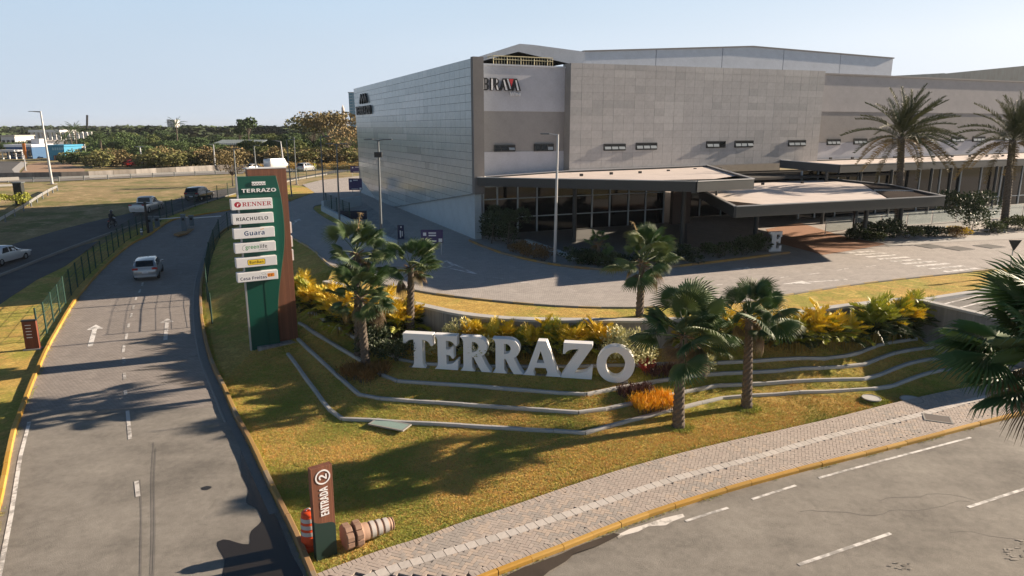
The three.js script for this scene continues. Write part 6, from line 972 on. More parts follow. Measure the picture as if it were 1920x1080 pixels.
// ---- grass blades
{
  const r = rng(90), pos = []; for (let i = 0; i < 9; i++) { const a = r() * 6.28, l = rr(0.05, 0.1, r), e = rr(0.5, 1.3, r), c = V3(rr(-0.06, 0.06, r), -0.01, rr(-0.06, 0.06, r)), d = V3(Math.cos(a) * Math.cos(e), Math.sin(e), Math.sin(a) * Math.cos(e)), s = V3(-Math.sin(a), 0, Math.cos(a)).multiplyScalar(0.007), t = c.clone().addScaledVector(d, l); for (const q of [c.clone().add(s), c.clone().sub(s), t]) pos.push(q.x, q.y, q.z); }
  const tuft = triGeo(pos), m4 = new THREE.Matrix4(), col = new THREE.Color(), list = [];
  const tryAt = (x, d, y, s, g) => list.push([x, y, -d, s, g]);
  while (list.length < 150000) { const x = rr(-13, 26, r), d = rr(13, 42, r); if (r() > 30 / (d * d) * 18) continue; if (!inside(lawnPoly, x, d)) continue; const f = fbm(x * 0.5 + 30, d * 0.5 + 30, 512, 41, 4); tryAt(x, d, lawnH(x, d), rr(0.5, 1.0, r), f + rr(-0.12, 0.12, r)); }
  // longer and greener along the edges
  for (const [line, o] of [[walkIn, -0.08], [roadR, 0.26]]) { const pts = resample(offsetLine(line, o), 0.035); for (const p of pts) { if (p[1] > 48) continue; const x = p[0] + rr(-0.1, 0.06, r), d = p[1] + rr(-0.06, 0.1, r); if (inside(lawnPoly, x, d)) tryAt(x, d, lawnH(x, d), rr(0.9, 1.7, r), rr(0.6, 0.95, r)); } }
  { const pts = resample(offsetLine(walkOut, 0.03), 0.06); for (const p of pts) if (fbm(p[0] * 1.3 + 20, p[1] * 1.3 + 20, 300, 4, 3) > 0.55) tryAt(p[0] + rr(0, 0.05, r), p[1], 0.01, rr(0.5, 1.2, r), 0.8); const q = resample(offsetLine(roadL, 0.04), 0.08); for (const p of q) if (fbm(p[0] * 1.3 + 20, p[1] * 1.3 + 20, 300, 9, 3) > 0.55) tryAt(p[0] + rr(0, 0.08, r), p[1], slope(p[1]) + 0.01, rr(0.5, 1.3, r), 0.8); }
  for (const [px, py] of [[1272, 801], [1400, 764], [1640, 752]]) { const c = L(px, py); for (let i = 0; i < 260; i++) { const a = r() * 6.28, e = 0.2 + 0.35 * r(); tryAt(c.x + Math.cos(a) * e, -c.z + Math.sin(a) * e, lawnH(c.x, -c.z), rr(0.9, 1.6, r), 0.95); } }
  const im = new THREE.InstancedMesh(tuft, M(0xffffff, 0.95, { side: THREE.DoubleSide }), list.length); im.name = 'grass'; shade(im);
  const q = new THREE.Quaternion();
  list.forEach(([x, y, z, s, g], i) => { q.setFromAxisAngle(V3(0, 1, 0), r() * 6.28); m4.compose(V3(x, y, z), q, V3(s, s * rr(0.7, 1.2, r), s)); im.setMatrixAt(i, m4); const c = mixc([0.74, 0.53, 0.17], [0.40, 0.42, 0.09], smooth(0.42, 0.7, g)); col.setRGB(...c.map((v) => v * rr(0.75, 1.15, r))); im.setColorAt(i, col); });
  scene.add(im); stuff(im, 'short dry grass blades covering the lawn', 'grass');
}
// ================================================================ LAMPS, FENCES, BARRIERS, VEHICLES
// ---- lamp posts: pole, arm, head
function lamp(label, base, top, o = {}) {
  const t = thing('lamp_post', label, 'lamp post', [base.x, base.y, base.z]), q = top.clone().sub(base), r = o.r || 0.07, m = o.m || mat.galv;
  part(t, 'pole', bar(V3(0, 0, 0), q, r, 10, r * 0.6), m); part(t, 'base_plate', bx(r * 5, 0.05, r * 5, 0, 0.025, 0), mat.kerbGrey);
  const dirs = o.arms || [[-1, 0.06]];
  for (const [dx, up] of dirs) { const l = o.len || 0.9, e = V3(q.x + dx * l, q.y + up * l, q.z); part(t, 'arm', bar(q.clone().add(V3(0, -0.05, 0)), e, r * 0.5, 8, r * 0.35), m); part(t, 'lamp_head', rbox(0.62 * (o.hs || 1), 0.09, 0.24, 0.03, e.x + dx * 0.25, e.y + 0.01, e.z), mat.galvDark); }
  if (o.box) part(t, 'camera_box', bx(0.5, 0.35, 0.3, q.x * o.box, q.y * o.box, q.z * o.box + 0.15), mat.black);
  return t;
}
{
  const gp = (px, py) => PL(px, py), top = (b, px, py) => topAt(b, px, py);
  const A = (b, x, y) => [b, top(b, x, y)];
  lamp('slim pale lamp post in front of the left canopy', ...A(gp(1040, 493), 1046, 252), { r: 0.11, len: 0.55, hs: 0.9, arms: [[-1, 0.05]] });
  lamp('lamp post with a black box before the glossy side wall', ...A(gp(716, 470), 709, 262), { r: 0.10, m: mat.galvDark, arms: [[-1, 0.02], [1, 0.02]], len: 0.4, box: 0.87 });
  lamp('lamp post on the grass island before the basement ramp', ...A(gp(637, 420), 631, 270), { r: 0.09, m: mat.galvDark, arms: [[-1, 0.02], [1, 0.02]], len: 0.4 });
  lamp('lamp post beside the head of the basement parapet', ...A(gp(608, 388), 601, 256), { r: 0.09, m: mat.galvDark, arms: [[1, 0.02]], len: 0.4 });
  lamp('thin lamp post at the far left of the loop road', ...A(S(547, 368), 537, 262), { r: 0.09, m: mat.galvDark, arms: [[1, 0.02]], len: 0.5 });
  lamp('second thin lamp post behind the top of the pylon sign', ...A(S(556, 346), 551, 257), { r: 0.10, m: mat.galvDark, arms: [[-1, 0.02]], len: 0.5 });
  lamp('tall leaning street lamp at the left beside the highway', ...A(S(98, 345), 76, 209), { r: 0.2, m: mat.galv, arms: [[-1, 0.0]], len: 1.1, hs: 1.4 });
  lamp('street lamp behind the pylon sign with an arm to the left', ...A(S(533, 318), 526, 265), { r: 0.17, arms: [[-1, 0.12]], len: 1.0 });
  lamp('dark pole left of the top of the pylon sign', ...A(S(481, 332), 476, 273), { r: 0.16, m: mat.galvDark, arms: [[1, 0]], len: 0.4 });
  lamp('dark pole beside the small sparse tree', ...A(S(444, 352), 438, 279), { r: 0.13, m: mat.galvDark, arms: [[1, 0]], len: 0.4 });
  lamp('pale pole in the dry scrub beyond the highway', ...A(S(404, 318), 400, 271), { r: 0.16, arms: [[-1, 0.05]], len: 0.8 });
  lamp('pale pole rising before the middle of the woodland', ...A(S(268, 312), 262, 275), { r: 0.2, arms: [[-1, 0], [1, 0]], len: 0.9 });
  lamp('pale pole at the left edge of the woodland', ...A(S(163, 303), 158, 270), { r: 0.22, arms: [[-1, 0.05]], len: 0.8 });
  lamp('pale pole next to the blue shop', ...A(S(180, 296), 178, 272), { r: 0.2, arms: [[1, 0.05]], len: 0.8 });
  lamp('curved street lamp by the far junction at the left', ...A(S(48, 320), 45, 291), { r: 0.14, arms: [[-1, 0.1]], len: 2.2 });
}
// ---- green mesh fences
function fence(label, pts, h, every) {                                // pts: [x, y, z] at the foot
  const t = thing('mesh_fence', label, 'fence');
  const rods = 7;
  for (let i = 0; i < pts.length; i++) {
    const p = pts[i]; part(t, 'post', bx(0.07, h + 0.1, 0.07, p.x, p.y + h / 2, p.z), mat.fence);
    if (i + 1 < pts.length) {
      const q = pts[i + 1], l = p.distanceTo(q), g = [], n = Math.max(6, Math.min(40, Math.round(l / 0.15))), near = -p.z < 60;
      const ln = (t2, y) => V3(p.x + (q.x - p.x) * t2, p.y + (q.y - p.y) * t2 + y, p.z + (q.z - p.z) * t2);
      for (let k = 0; k < rods; k++) g.push(beam(ln(0.01, 0.08 + (h - 0.1) * k / (rods - 1)), ln(0.99, 0.08 + (h - 0.1) * k / (rods - 1)), 0.01, k % 4 ? 0.01 : 0.03));
      if (near) for (let k = 1; k < n; k++) { const a = ln(k / n, 0.06), b = ln(k / n, h); g.push(bx(0.007, h - 0.06, 0.007, a.x, (a.y + b.y) / 2, a.z)); }
      else for (let k = 1; k < 10; k++) { const a = ln(k / 10, 0.06); g.push(bx(0.01, h - 0.06, 0.01, a.x, a.y + h / 2, a.z)); }
      part(t, 'mesh_panel', mg(g), mat.fence);
    }
  }
  return t;
}
{
  const left = [[74, 639], [88, 626], [101, 604], [113, 587], [123, 570], [134, 554], [146, 539], [158, 526], [169.5, 513], [180, 503.5], [191.6, 492.5], [203.7, 482], [213.6, 473.6], [223, 464], [233, 456], [245, 448], [258, 441], [268, 434], [279, 431], [301, 416], [313, 408.6], [324.6, 404], [344, 397], [366, 388], [389, 381], [408.6, 375], [428, 369], [445, 364]].map(([x, y]) => S(x, y));
  fence('long green mesh fence between the verge and the far road', left, 1.75);
  const right = [[398, 607], [390, 566], [389, 530], [394, 496], [402, 469], [412, 447], [428, 432], [447, 424], [470, 414]].map(([x, y]) => L(x, y)); fence('green mesh fence on the lawn side of the entrance road', right, 1.75);
  const far = [[545, 342], [560, 338], [575, 335], [592, 332], [610, 329], [630, 326], [652, 323], [672, 320]].map(([x, y]) => S(x, y)); fence('distant mesh fence along the highway behind the loop road', far, 2.0);
  const isl = [[612, 386], [622, 391], [632, 396], [644, 402], [656, 407]].map(([x, y]) => PL(x, y, 0.55)); fence('short dark fence on the basement parapet', isl, 1.3);
}
// ---- car park barriers
{
  const mach = (px, py, h, lab, arm) => { const p = S(px, py), t = thing('ticket_machine', lab, 'barrier', [p.x, p.y, p.z], 0.3); part(t, 'cabinet', rbox(0.42, h, 0.36, 0.03, 0, h / 2, 0), M([0.10, 0.14, 0.17], 0.5)); part(t, 'cap', bx(0.5, 0.06, 0.44, 0, h + 0.03, 0), mat.galvDark); part(t, 'display', bx(0.24, 0.24, 0.02, 0, h * 0.75, 0.19), mat.black); part(t, 'foot', bx(0.6, 0.1, 0.5, 0, 0.05, 0), mat.kerbGrey); if (arm) part(t, 'barrier_arm', beam(V3(0.2, h * 0.8, 0), V3(arm, h * 0.85, -0.4), 0.05, 0.09), mat.white); };
  mach(346, 435, 1.7, 'tall ticket machine on the traffic island', 0); mach(360, 425, 1.1, 'barrier cabinet behind the traffic island', 2.8); mach(283, 435, 1.5, 'ticket machine at the left kerb of the entrance road', 0); mach(296, 427, 1.1, 'barrier cabinet by the left kerb of the entrance road', 2.8);
  const q = S(266, 441), b = thing('marker_post', 'small white banded marker post beside the left fence', 'bollard', [q.x, q.y, q.z]); part(b, 'post', cyl(0.12, 0.1, 0.55, 0, 0, 0, 12), mat.galvDark); part(b, 'band', cyl(0.125, 0.12, 0.12, 0, 0.3, 0, 12), mat.white); part(b, 'cap', new THREE.SphereGeometry(0.1, 10, 6).translate(0, 0.56, 0), mat.white);
  const isl = [[326, 443], [335, 446], [350, 441], [366, 428], [372, 421], [364, 422], [345, 434]].map(([x, y]) => xd(S(x, y))), g = new THREE.ExtrudeGeometry(new THREE.Shape(isl.map((p) => new THREE.Vector2(p[0], p[1]))), { depth: 0.16, bevelEnabled: false }); g.rotateX(-Math.PI / 2); const s = struct('traffic_island', triUV(g.translate(0, S(348, 436).y - 0.02, 0)), mat.kerbWorn[0], 'small kerbed island between the two barrier lanes');
  { const p = S(278, 437), t = thing('gate_post', 'thick dark gate post in the fence by the barriers', 'post', [p.x, p.y, p.z]); part(t, 'post', bx(0.16, 3.0, 0.16, 0, 1.5, 0), mat.black); part(t, 'cap', bx(0.2, 0.05, 0.2, 0, 3.02, 0), mat.black); }
}
// ---- vehicles: body lofted from sections along its length
function loft(secs) {                                                 // each: [x, [[y, halfwidth] from sill up to centre top]]
  const ring = secs.map(([x, pr]) => { const l = pr.map(([y, w]) => V3(x, y, w)), r = pr.slice().reverse().map(([y, w]) => V3(x, y, -w)); return [...l, ...r]; });
  const n = ring[0].length, pos = []; const T3 = (...v) => v.forEach((q) => pos.push(q.x, q.y, q.z));
  for (let i = 0; i + 1 < ring.length; i++) for (let k = 0; k < n; k++) { const a = ring[i][k], b = ring[i][(k + 1) % n], c = ring[i + 1][(k + 1) % n], d = ring[i + 1][k]; T3(a, c, b); T3(a, d, c); }
  for (const [e, f] of [[ring[0], 1], [ring[ring.length - 1], 0]]) { const c = e.reduce((s, v) => s.add(v), V3()).multiplyScalar(1 / n); for (let k = 0; k < n; k++) { const a = e[k], b = e[(k + 1) % n]; f ? T3(c, a, b) : T3(c, b, a); } }
  return toCreasedNormals(triGeo(pos), 0.7);
}
const tyreM = M([0.02, 0.02, 0.02], 0.85), rimM = M([0.4, 0.41, 0.42], 0.4, { metalness: 0.6 }), carGlass = MP([0.012, 0.015, 0.017], 0.06), lampR = M([0.42, 0.012, 0.012], 0.3), lampW = M([0.8, 0.8, 0.78], 0.25), plateM = M([0.6, 0.62, 0.65], 0.5);
function car(name, label, cat, pos, head, paint, o) {                 // built along +x, nose at +x
  const t = thing(name, label, cat, pos, head), L0 = o.len, W = o.wid / 2, Hh = o.h, belt = o.belt || Hh * 0.62, sill = 0.26, pm = MP(paint, 0.3, { clearcoat: 0.8, clearcoatRoughness: 0.08, metalness: o.metal || 0.3 });
  const X = (u) => -L0 / 2 + L0 * u;
  const sec = (u, top, w, crown = 0.03) => [X(u), [[sill, w * 0.92], [sill + 0.2, w], [top - 0.12, w], [top, w * 0.95], [top + crown, w * 0.45], [top + crown + 0.01, 0.001]]];
  const b = o.body.map(([u, tp, w]) => sec(u, tp, w * W)); part(t, 'body', loft(b), pm);
  if (o.cab) { const c = o.cab.map(([u, tp, w, bw]) => { const y0 = belt - 0.04; return [X(u), [[y0, bw * W], [y0 + (tp - y0) * 0.5, (bw * 0.55 + w * 0.45) * W], [Math.max(y0 + 0.01, tp - 0.06), w * W], [Math.max(y0 + 0.02, tp), w * W * 0.86], [Math.max(y0 + 0.03, tp + 0.02), 0.001]]]; }); part(t, 'cabin', loft(c), o.cabGlass ? carGlass : pm);
    // glass panels slightly proud of the cabin
    const side = (u0, u1, v0, v1, s) => { const at2 = (u, v) => { let i = 0; while (i + 2 < o.cab.length && o.cab[i + 1][0] < u) i++; const A = o.cab[i], B = o.cab[i + 1], k = clamp((u - A[0]) / (B[0] - A[0])), tp = A[1] + (B[1] - A[1]) * k, w = A[2] + (B[2] - A[2]) * k, bw = A[3] + (B[3] - A[3]) * k, y0 = belt - 0.04, y = y0 + (tp - y0) * v; const ww = v < 0.5 ? bw + (bw * 0.55 + w * 0.45 - bw) * v * 2 : bw * 0.55 + w * 0.45 + (w - (bw * 0.55 + w * 0.45)) * (v - 0.5) * 2; return V3(X(u), y, s * (ww * W + 0.008)); }; const q = [at2(u0[0], v0), at2(u1[0], v0), at2(u1[1], v1), at2(u0[1], v1)], md = [at2((u0[0] + u0[1]) / 2, 0.5), at2((u1[0] + u1[1]) / 2, 0.5)]; const ps = []; const T3 = (...v) => v.forEach((z) => ps.push(z.x, z.y, z.z)); T3(q[0], q[1], md[1]); T3(q[0], md[1], md[0]); T3(md[0], md[1], q[2]); T3(md[0], q[2], q[3]); return triGeo(ps); };
    for (const s of [-1, 1]) for (const w of o.sideWin) { const m = part(t, 'side_window', side(w[0], w[1], 0.14, 0.86, s), carGlass); m.material.side = THREE.DoubleSide; }
    const end = (ua, ub, off) => { const A = o.cab[ua], B = o.cab[ub], y0 = belt - 0.04, ps = [], f = (c, k, s) => { const x = X(A[0] + (B[0] - A[0]) * k) + off, y = A[1] + 0.02 + (B[1] - A[1]) * k, w = (A[2] + (B[2] - A[2]) * k) * W * 0.84; return V3(x, y + 0.015, s * w); }; const a = f(0, 0.04, -1), b2 = f(0, 0.04, 1), c = f(0, 0.9, 1), d = f(0, 0.9, -1); for (const q of [a, b2, c, a, c, d]) ps.push(q.x, q.y, q.z); return triGeo(ps); };
    part(t, 'rear_window', end(0, 1, -0.02), carGlass); part(t, 'windscreen', end(o.cab.length - 1, o.cab.length - 2, 0.02), carGlass);
  }
  const wr = o.wr || 0.31; for (const u of o.axle || [0.19, 0.81]) for (const s of [-1, 1]) { const w = sub(t, 'wheel'); w.position.set(X(u), wr, s * (W - 0.10)); part(w, 'tyre', new THREE.TorusGeometry(wr - 0.085, 0.09, 8, 20).scale(1, 1, 1.15), tyreM); part(w, 'rim', new THREE.CylinderGeometry(wr - 0.12, wr - 0.12, 0.14, 14).rotateX(Math.PI / 2), rimM); }
  for (const s of [-1, 1]) { part(t, 'tail_light', rbox(0.07, 0.15, 0.38, 0.03, X(0.012), o.tl || belt - 0.1, s * (W - 0.22)), lampR); part(t, 'headlight', rbox(0.1, 0.14, 0.34, 0.03, X(0.985), 0.66, s * (W - 0.24)), lampW); part(t, 'mirror', rbox(0.12, 0.13, 0.2, 0.03, X(0.64), belt + 0.04, s * (W + 0.07)), pm); }
  part(t, 'number_plate', bx(0.02, 0.12, 0.42, X(-0.003), o.np || 0.62, 0), plateM); part(t, 'bumper', rbox(0.12, 0.16, o.wid * 0.86, 0.04, X(0.012), 0.36, 0), o.bump || M([0.05, 0.052, 0.055], 0.6));
  return t;
}
const hatch = { len: 4.0, wid: 1.72, h: 1.5, belt: 0.98, body: [[0, 0.72, 0.80], [0.02, 0.94, 0.92], [0.1, 0.98, 0.98], [0.3, 0.97, 1], [0.66, 0.96, 1], [0.72, 0.95, 0.99], [0.9, 0.82, 0.95], [0.98, 0.70, 0.86], [1, 0.58, 0.78]], cab: [[0.02, 1.0, 0.82, 0.93], [0.1, 1.44, 0.76, 0.95], [0.25, 1.5, 0.78, 0.96], [0.5, 1.49, 0.78, 0.96], [0.58, 1.44, 0.77, 0.96], [0.76, 0.98, 0.82, 0.92]], sideWin: [[[0.14, 0.17], [0.3, 0.3]], [[0.33, 0.33], [0.48, 0.48]], [[0.5, 0.5], [0.68, 0.6]]] };
const sedan = { len: 4.6, wid: 1.78, h: 1.46, belt: 0.95, body: [[0, 0.66, 0.80], [0.02, 0.92, 0.9], [0.12, 0.97, 0.97], [0.3, 0.95, 1], [0.66, 0.94, 1], [0.9, 0.80, 0.95], [0.98, 0.68, 0.86], [1, 0.55, 0.78]], cab: [[0.14, 0.97, 0.82, 0.92], [0.28, 1.4, 0.74, 0.94], [0.4, 1.46, 0.76, 0.95], [0.52, 1.44, 0.76, 0.95], [0.58, 1.38, 0.75, 0.95], [0.74, 0.96, 0.82, 0.92]], sideWin: [[[0.24, 0.31], [0.42, 0.42]], [[0.44, 0.44], [0.66, 0.58]]] };
const suv = { len: 4.4, wid: 1.84, h: 1.7, belt: 1.08, wr: 0.35, body: [[0, 0.8, 0.84], [0.02, 1.04, 0.94], [0.1, 1.07, 0.99], [0.66, 1.06, 1], [0.74, 1.04, 0.99], [0.92, 0.94, 0.95], [0.99, 0.78, 0.86], [1, 0.6, 0.8]], cab: [[0.01, 1.1, 0.84, 0.94], [0.06, 1.62, 0.78, 0.96], [0.2, 1.7, 0.8, 0.96], [0.5, 1.69, 0.8, 0.96], [0.6, 1.6, 0.78, 0.96], [0.74, 1.08, 0.84, 0.93]], sideWin: [[[0.08, 0.1], [0.26, 0.26]], [[0.29, 0.29], [0.46, 0.46]], [[0.48, 0.48], [0.67, 0.61]]] };
const heading = (a, b) => Math.atan2(-(b.z - a.z), b.x - a.x);
const along = (px, py, px2, py2) => { const a = S(px, py), b = S(px2, py2); return [[a.x, a.y + 0.012, a.z], heading(a, b)]; };
{
  let [p, h] = along(275, 517, 298, 470); p[0] += 0.2; car('hatchback_car', 'silver hatchback driving up the entrance road', 'car', p, h, [0.30, 0.33, 0.36], { ...hatch, metal: 0.5, bump: M([0.40, 0.43, 0.46], 0.4, { metalness: 0.4 }) });
  [p, h] = along(8, 493, 90, 464); car('sedan_car', 'white sedan at the left edge on the far road', 'car', p, h, [0.75, 0.76, 0.77], { ...sedan, bump: mat.white });
  [p, h] = along(375, 375, 420, 362); car('suv_car', 'black off-roader on the far road beyond the fence', 'car', p, h, [0.012, 0.014, 0.018], suv);
  [p, h] = along(574, 321, 610, 317); car('estate_car', 'small silver car on the highway right of the pylon sign', 'car', p, h, [0.45, 0.46, 0.47], suv);
  [p, h] = along(476, 321, 500, 319); car('sedan_car', 'white car on the highway just left of the pylon sign top', 'car', p, h, [0.75, 0.75, 0.74], sedan);
  [p, h] = along(252, 312, 300, 310); car('hatchback_car', 'red car half hidden behind the highway barrier', 'car', p, h, [0.45, 0.03, 0.025], hatch);
  [p, h] = along(520, 319, 560, 316); car('delivery_van', 'white panel van on the highway behind the pylon sign', 'van', p, h, [0.76, 0.76, 0.76], { len: 5.6, wid: 2.0, h: 2.4, belt: 1.35, wr: 0.36, body: [[0, 2.2, 0.9], [0.02, 2.34, 0.97], [0.3, 2.38, 1], [0.68, 2.38, 1], [0.74, 2.3, 0.98], [0.84, 1.5, 0.97], [0.97, 1.1, 0.92], [1, 0.7, 0.86]], cab: null, sideWin: [], tl: 1.2, bump: mat.white });
  [p, h] = along(277, 397, 330, 375); const pk = car('pickup_truck', 'silver pickup truck on the far road behind the fence', 'truck', p, h, [0.42, 0.45, 0.47], { len: 5.2, wid: 1.84, h: 1.75, belt: 1.08, wr: 0.36, body: [[0, 0.8, 0.9], [0.01, 1.02, 0.95], [0.36, 1.02, 0.97], [0.37, 1.06, 1], [0.7, 1.05, 1], [0.9, 0.98, 0.96], [0.99, 0.8, 0.88], [1, 0.6, 0.8]], cab: [[0.37, 1.1, 0.84, 0.94], [0.39, 1.66, 0.8, 0.96], [0.45, 1.74, 0.8, 0.96], [0.58, 1.73, 0.8, 0.96], [0.63, 1.64, 0.79, 0.96], [0.74, 1.08, 0.84, 0.93]], sideWin: [[[0.41, 0.42], [0.51, 0.51]], [[0.53, 0.53], [0.69, 0.64]]] });
  part(pk, 'load_bed', bx(1.65, 0.04, 1.5, -5.2 / 2 + 0.95, 1.045, 0), mat.black);
}
// ---- motorcycles with riders: body one continuous surface built from swept capsules
function figure(bones, bounds, cells, k = 0.05) {                      // bones: [a, b, ra, rb]; bounds: half size
  const mc = new MarchingCubes(cells, new THREE.MeshBasicMaterial(), false, false, 60000), s = mc.size; mc.isolation = 0;
  const sd = (p, [a, b, ra, rb]) => { const ab = b.clone().sub(a), t = clamp(p.clone().sub(a).dot(ab) / ab.lengthSq()); return p.distanceTo(a.clone().addScaledVector(ab, t)) - (ra + (rb - ra) * t); };
  const p = V3(); for (let z = 0; z < s; z++) for (let y = 0; y < s; y++) for (let x = 0; x < s; x++) { p.set((x - s / 2) / (s / 2) * bounds, (y - s / 2) / (s / 2) * bounds, (z - s / 2) / (s / 2) * bounds); let d = 10; for (const b of bones) { const e = sd(p, b), hh = clamp(0.5 + 0.5 * (d - e) / k); d = d + (e - d) * hh - k * hh * (1 - hh); } mc.field[z * s * s + y * s + x] = -d; }
  mc.update(); const n = mc.count, g = new THREE.BufferGeometry(); g.setAttribute('position', new THREE.BufferAttribute(mc.positionArray.slice(0, n * 3), 3)); g.setAttribute('normal', new THREE.BufferAttribute(mc.normalArray.slice(0, n * 3), 3)); g.scale(bounds, bounds, bounds); g.computeVertexNormals(); return g;
}
function motorcycle(lab, labR, pos, head, jacket, helmet) {
  const t = thing('motorcycle', lab, 'motorcycle', pos, head); const dark = M([0.02, 0.02, 0.022], 0.45);
  for (const x of [-0.62, 0.66]) { const w = sub(t, 'wheel'); w.position.set(x, 0.3, 0); part(w, 'tyre', new THREE.TorusGeometry(0.25, 0.055, 8, 20), tyreM); part(w, 'rim', new THREE.TorusGeometry(0.19, 0.02, 6, 18), rimM); }
  part(t, 'frame', mg([bar(V3(-0.62, 0.3, 0), V3(0, 0.42, 0), 0.04), bar(V3(0, 0.42, 0), V3(0.46, 0.82, 0), 0.05), bar(V3(0.66, 0.3, 0.07), V3(0.48, 0.92, 0.07), 0.028), bar(V3(0.66, 0.3, -0.07), V3(0.48, 0.92, -0.07), 0.028)]), dark);
  part(t, 'engine', rbox(0.42, 0.32, 0.28, 0.06, 0.02, 0.42, 0), M([0.12, 0.12, 0.12], 0.5)); part(t, 'tank', new THREE.SphereGeometry(0.2, 14, 10).scale(1.35, 0.75, 0.8).translate(0.22, 0.82, 0), MP([0.05, 0.05, 0.06], 0.25, { clearcoat: 1 })); part(t, 'seat', rbox(0.7, 0.1, 0.26, 0.04, -0.25, 0.78, 0), dark); part(t, 'handlebar', bar(V3(0.42, 1.02, -0.34), V3(0.42, 1.02, 0.34), 0.018), dark); part(t, 'tail_light', rbox(0.06, 0.07, 0.16, 0.02, -0.66, 0.74, 0), lampR); part(t, 'headlight', new THREE.SphereGeometry(0.1, 10, 8).translate(0.58, 0.9, 0), lampW); part(t, 'mudguard', new THREE.TorusGeometry(0.32, 0.05, 6, 14, 1.6).rotateZ(1.2).translate(-0.62, 0.3, 0), dark);
  const v = V3, c = v(0, 0.95, 0), b = [];
  const hip = v(-0.2, -0.05, 0), ch = v(0.02, 0.36, 0), nk = v(0.08, 0.5, 0); b.push([hip, ch, 0.15, 0.17], [ch, nk, 0.13, 0.06], [nk, v(0.1, 0.58, 0), 0.06, 0.06], [v(0.11, 0.64, 0), v(0.13, 0.68, 0), 0.1, 0.1]);
  for (const s of [-1, 1]) { b.push([v(-0.18, -0.06, s * 0.09), v(0.22, -0.16, s * 0.2), 0.1, 0.07], [v(0.22, -0.16, s * 0.2), v(0.0, -0.55, s * 0.17), 0.07, 0.045], [v(0.0, -0.56, s * 0.17), v(0.14, -0.6, s * 0.17), 0.045, 0.035], [v(0.04, 0.38, s * 0.19), v(0.16, 0.14, s * 0.28), 0.065, 0.05], [v(0.16, 0.14, s * 0.28), v(0.4, 0.08, s * 0.27), 0.048, 0.035], [v(0.4, 0.08, s * 0.27), v(0.46, 0.09, s * 0.27), 0.04, 0.03]); }
  const g = figure(b, 0.85, 64, 0.05); const r = thing('person', labR, 'person', pos, head); part(r, 'body', g.translate(0, 0.95, 0), M(jacket, 0.85)); part(r, 'helmet', new THREE.SphereGeometry(0.15, 16, 12).scale(1.1, 1, 0.95).translate(0.13, 1.62, 0), MP(helmet, 0.25, { clearcoat: 1 })); part(r, 'visor', new THREE.SphereGeometry(0.152, 12, 8, -0.7 + Math.PI, 1.4, 1.2, 0.5).scale(1.1, 1, 0.95).translate(0.145, 1.62, 0), carGlass);
}
{
  let [p, h] = along(211, 427, 245, 412); motorcycle('dark motorcycle on the far road behind the pickup', 'rider in dark clothing on the motorcycle beyond the fence', p, h, [0.03, 0.03, 0.035], [0.03, 0.03, 0.035]);
  [p, h] = along(590, 320, 620, 316); motorcycle('motorcycle on the highway in front of the small silver car', 'rider in a yellow green top on the highway', p, h, [0.35, 0.33, 0.03], [0.1, 0.1, 0.1]);
}
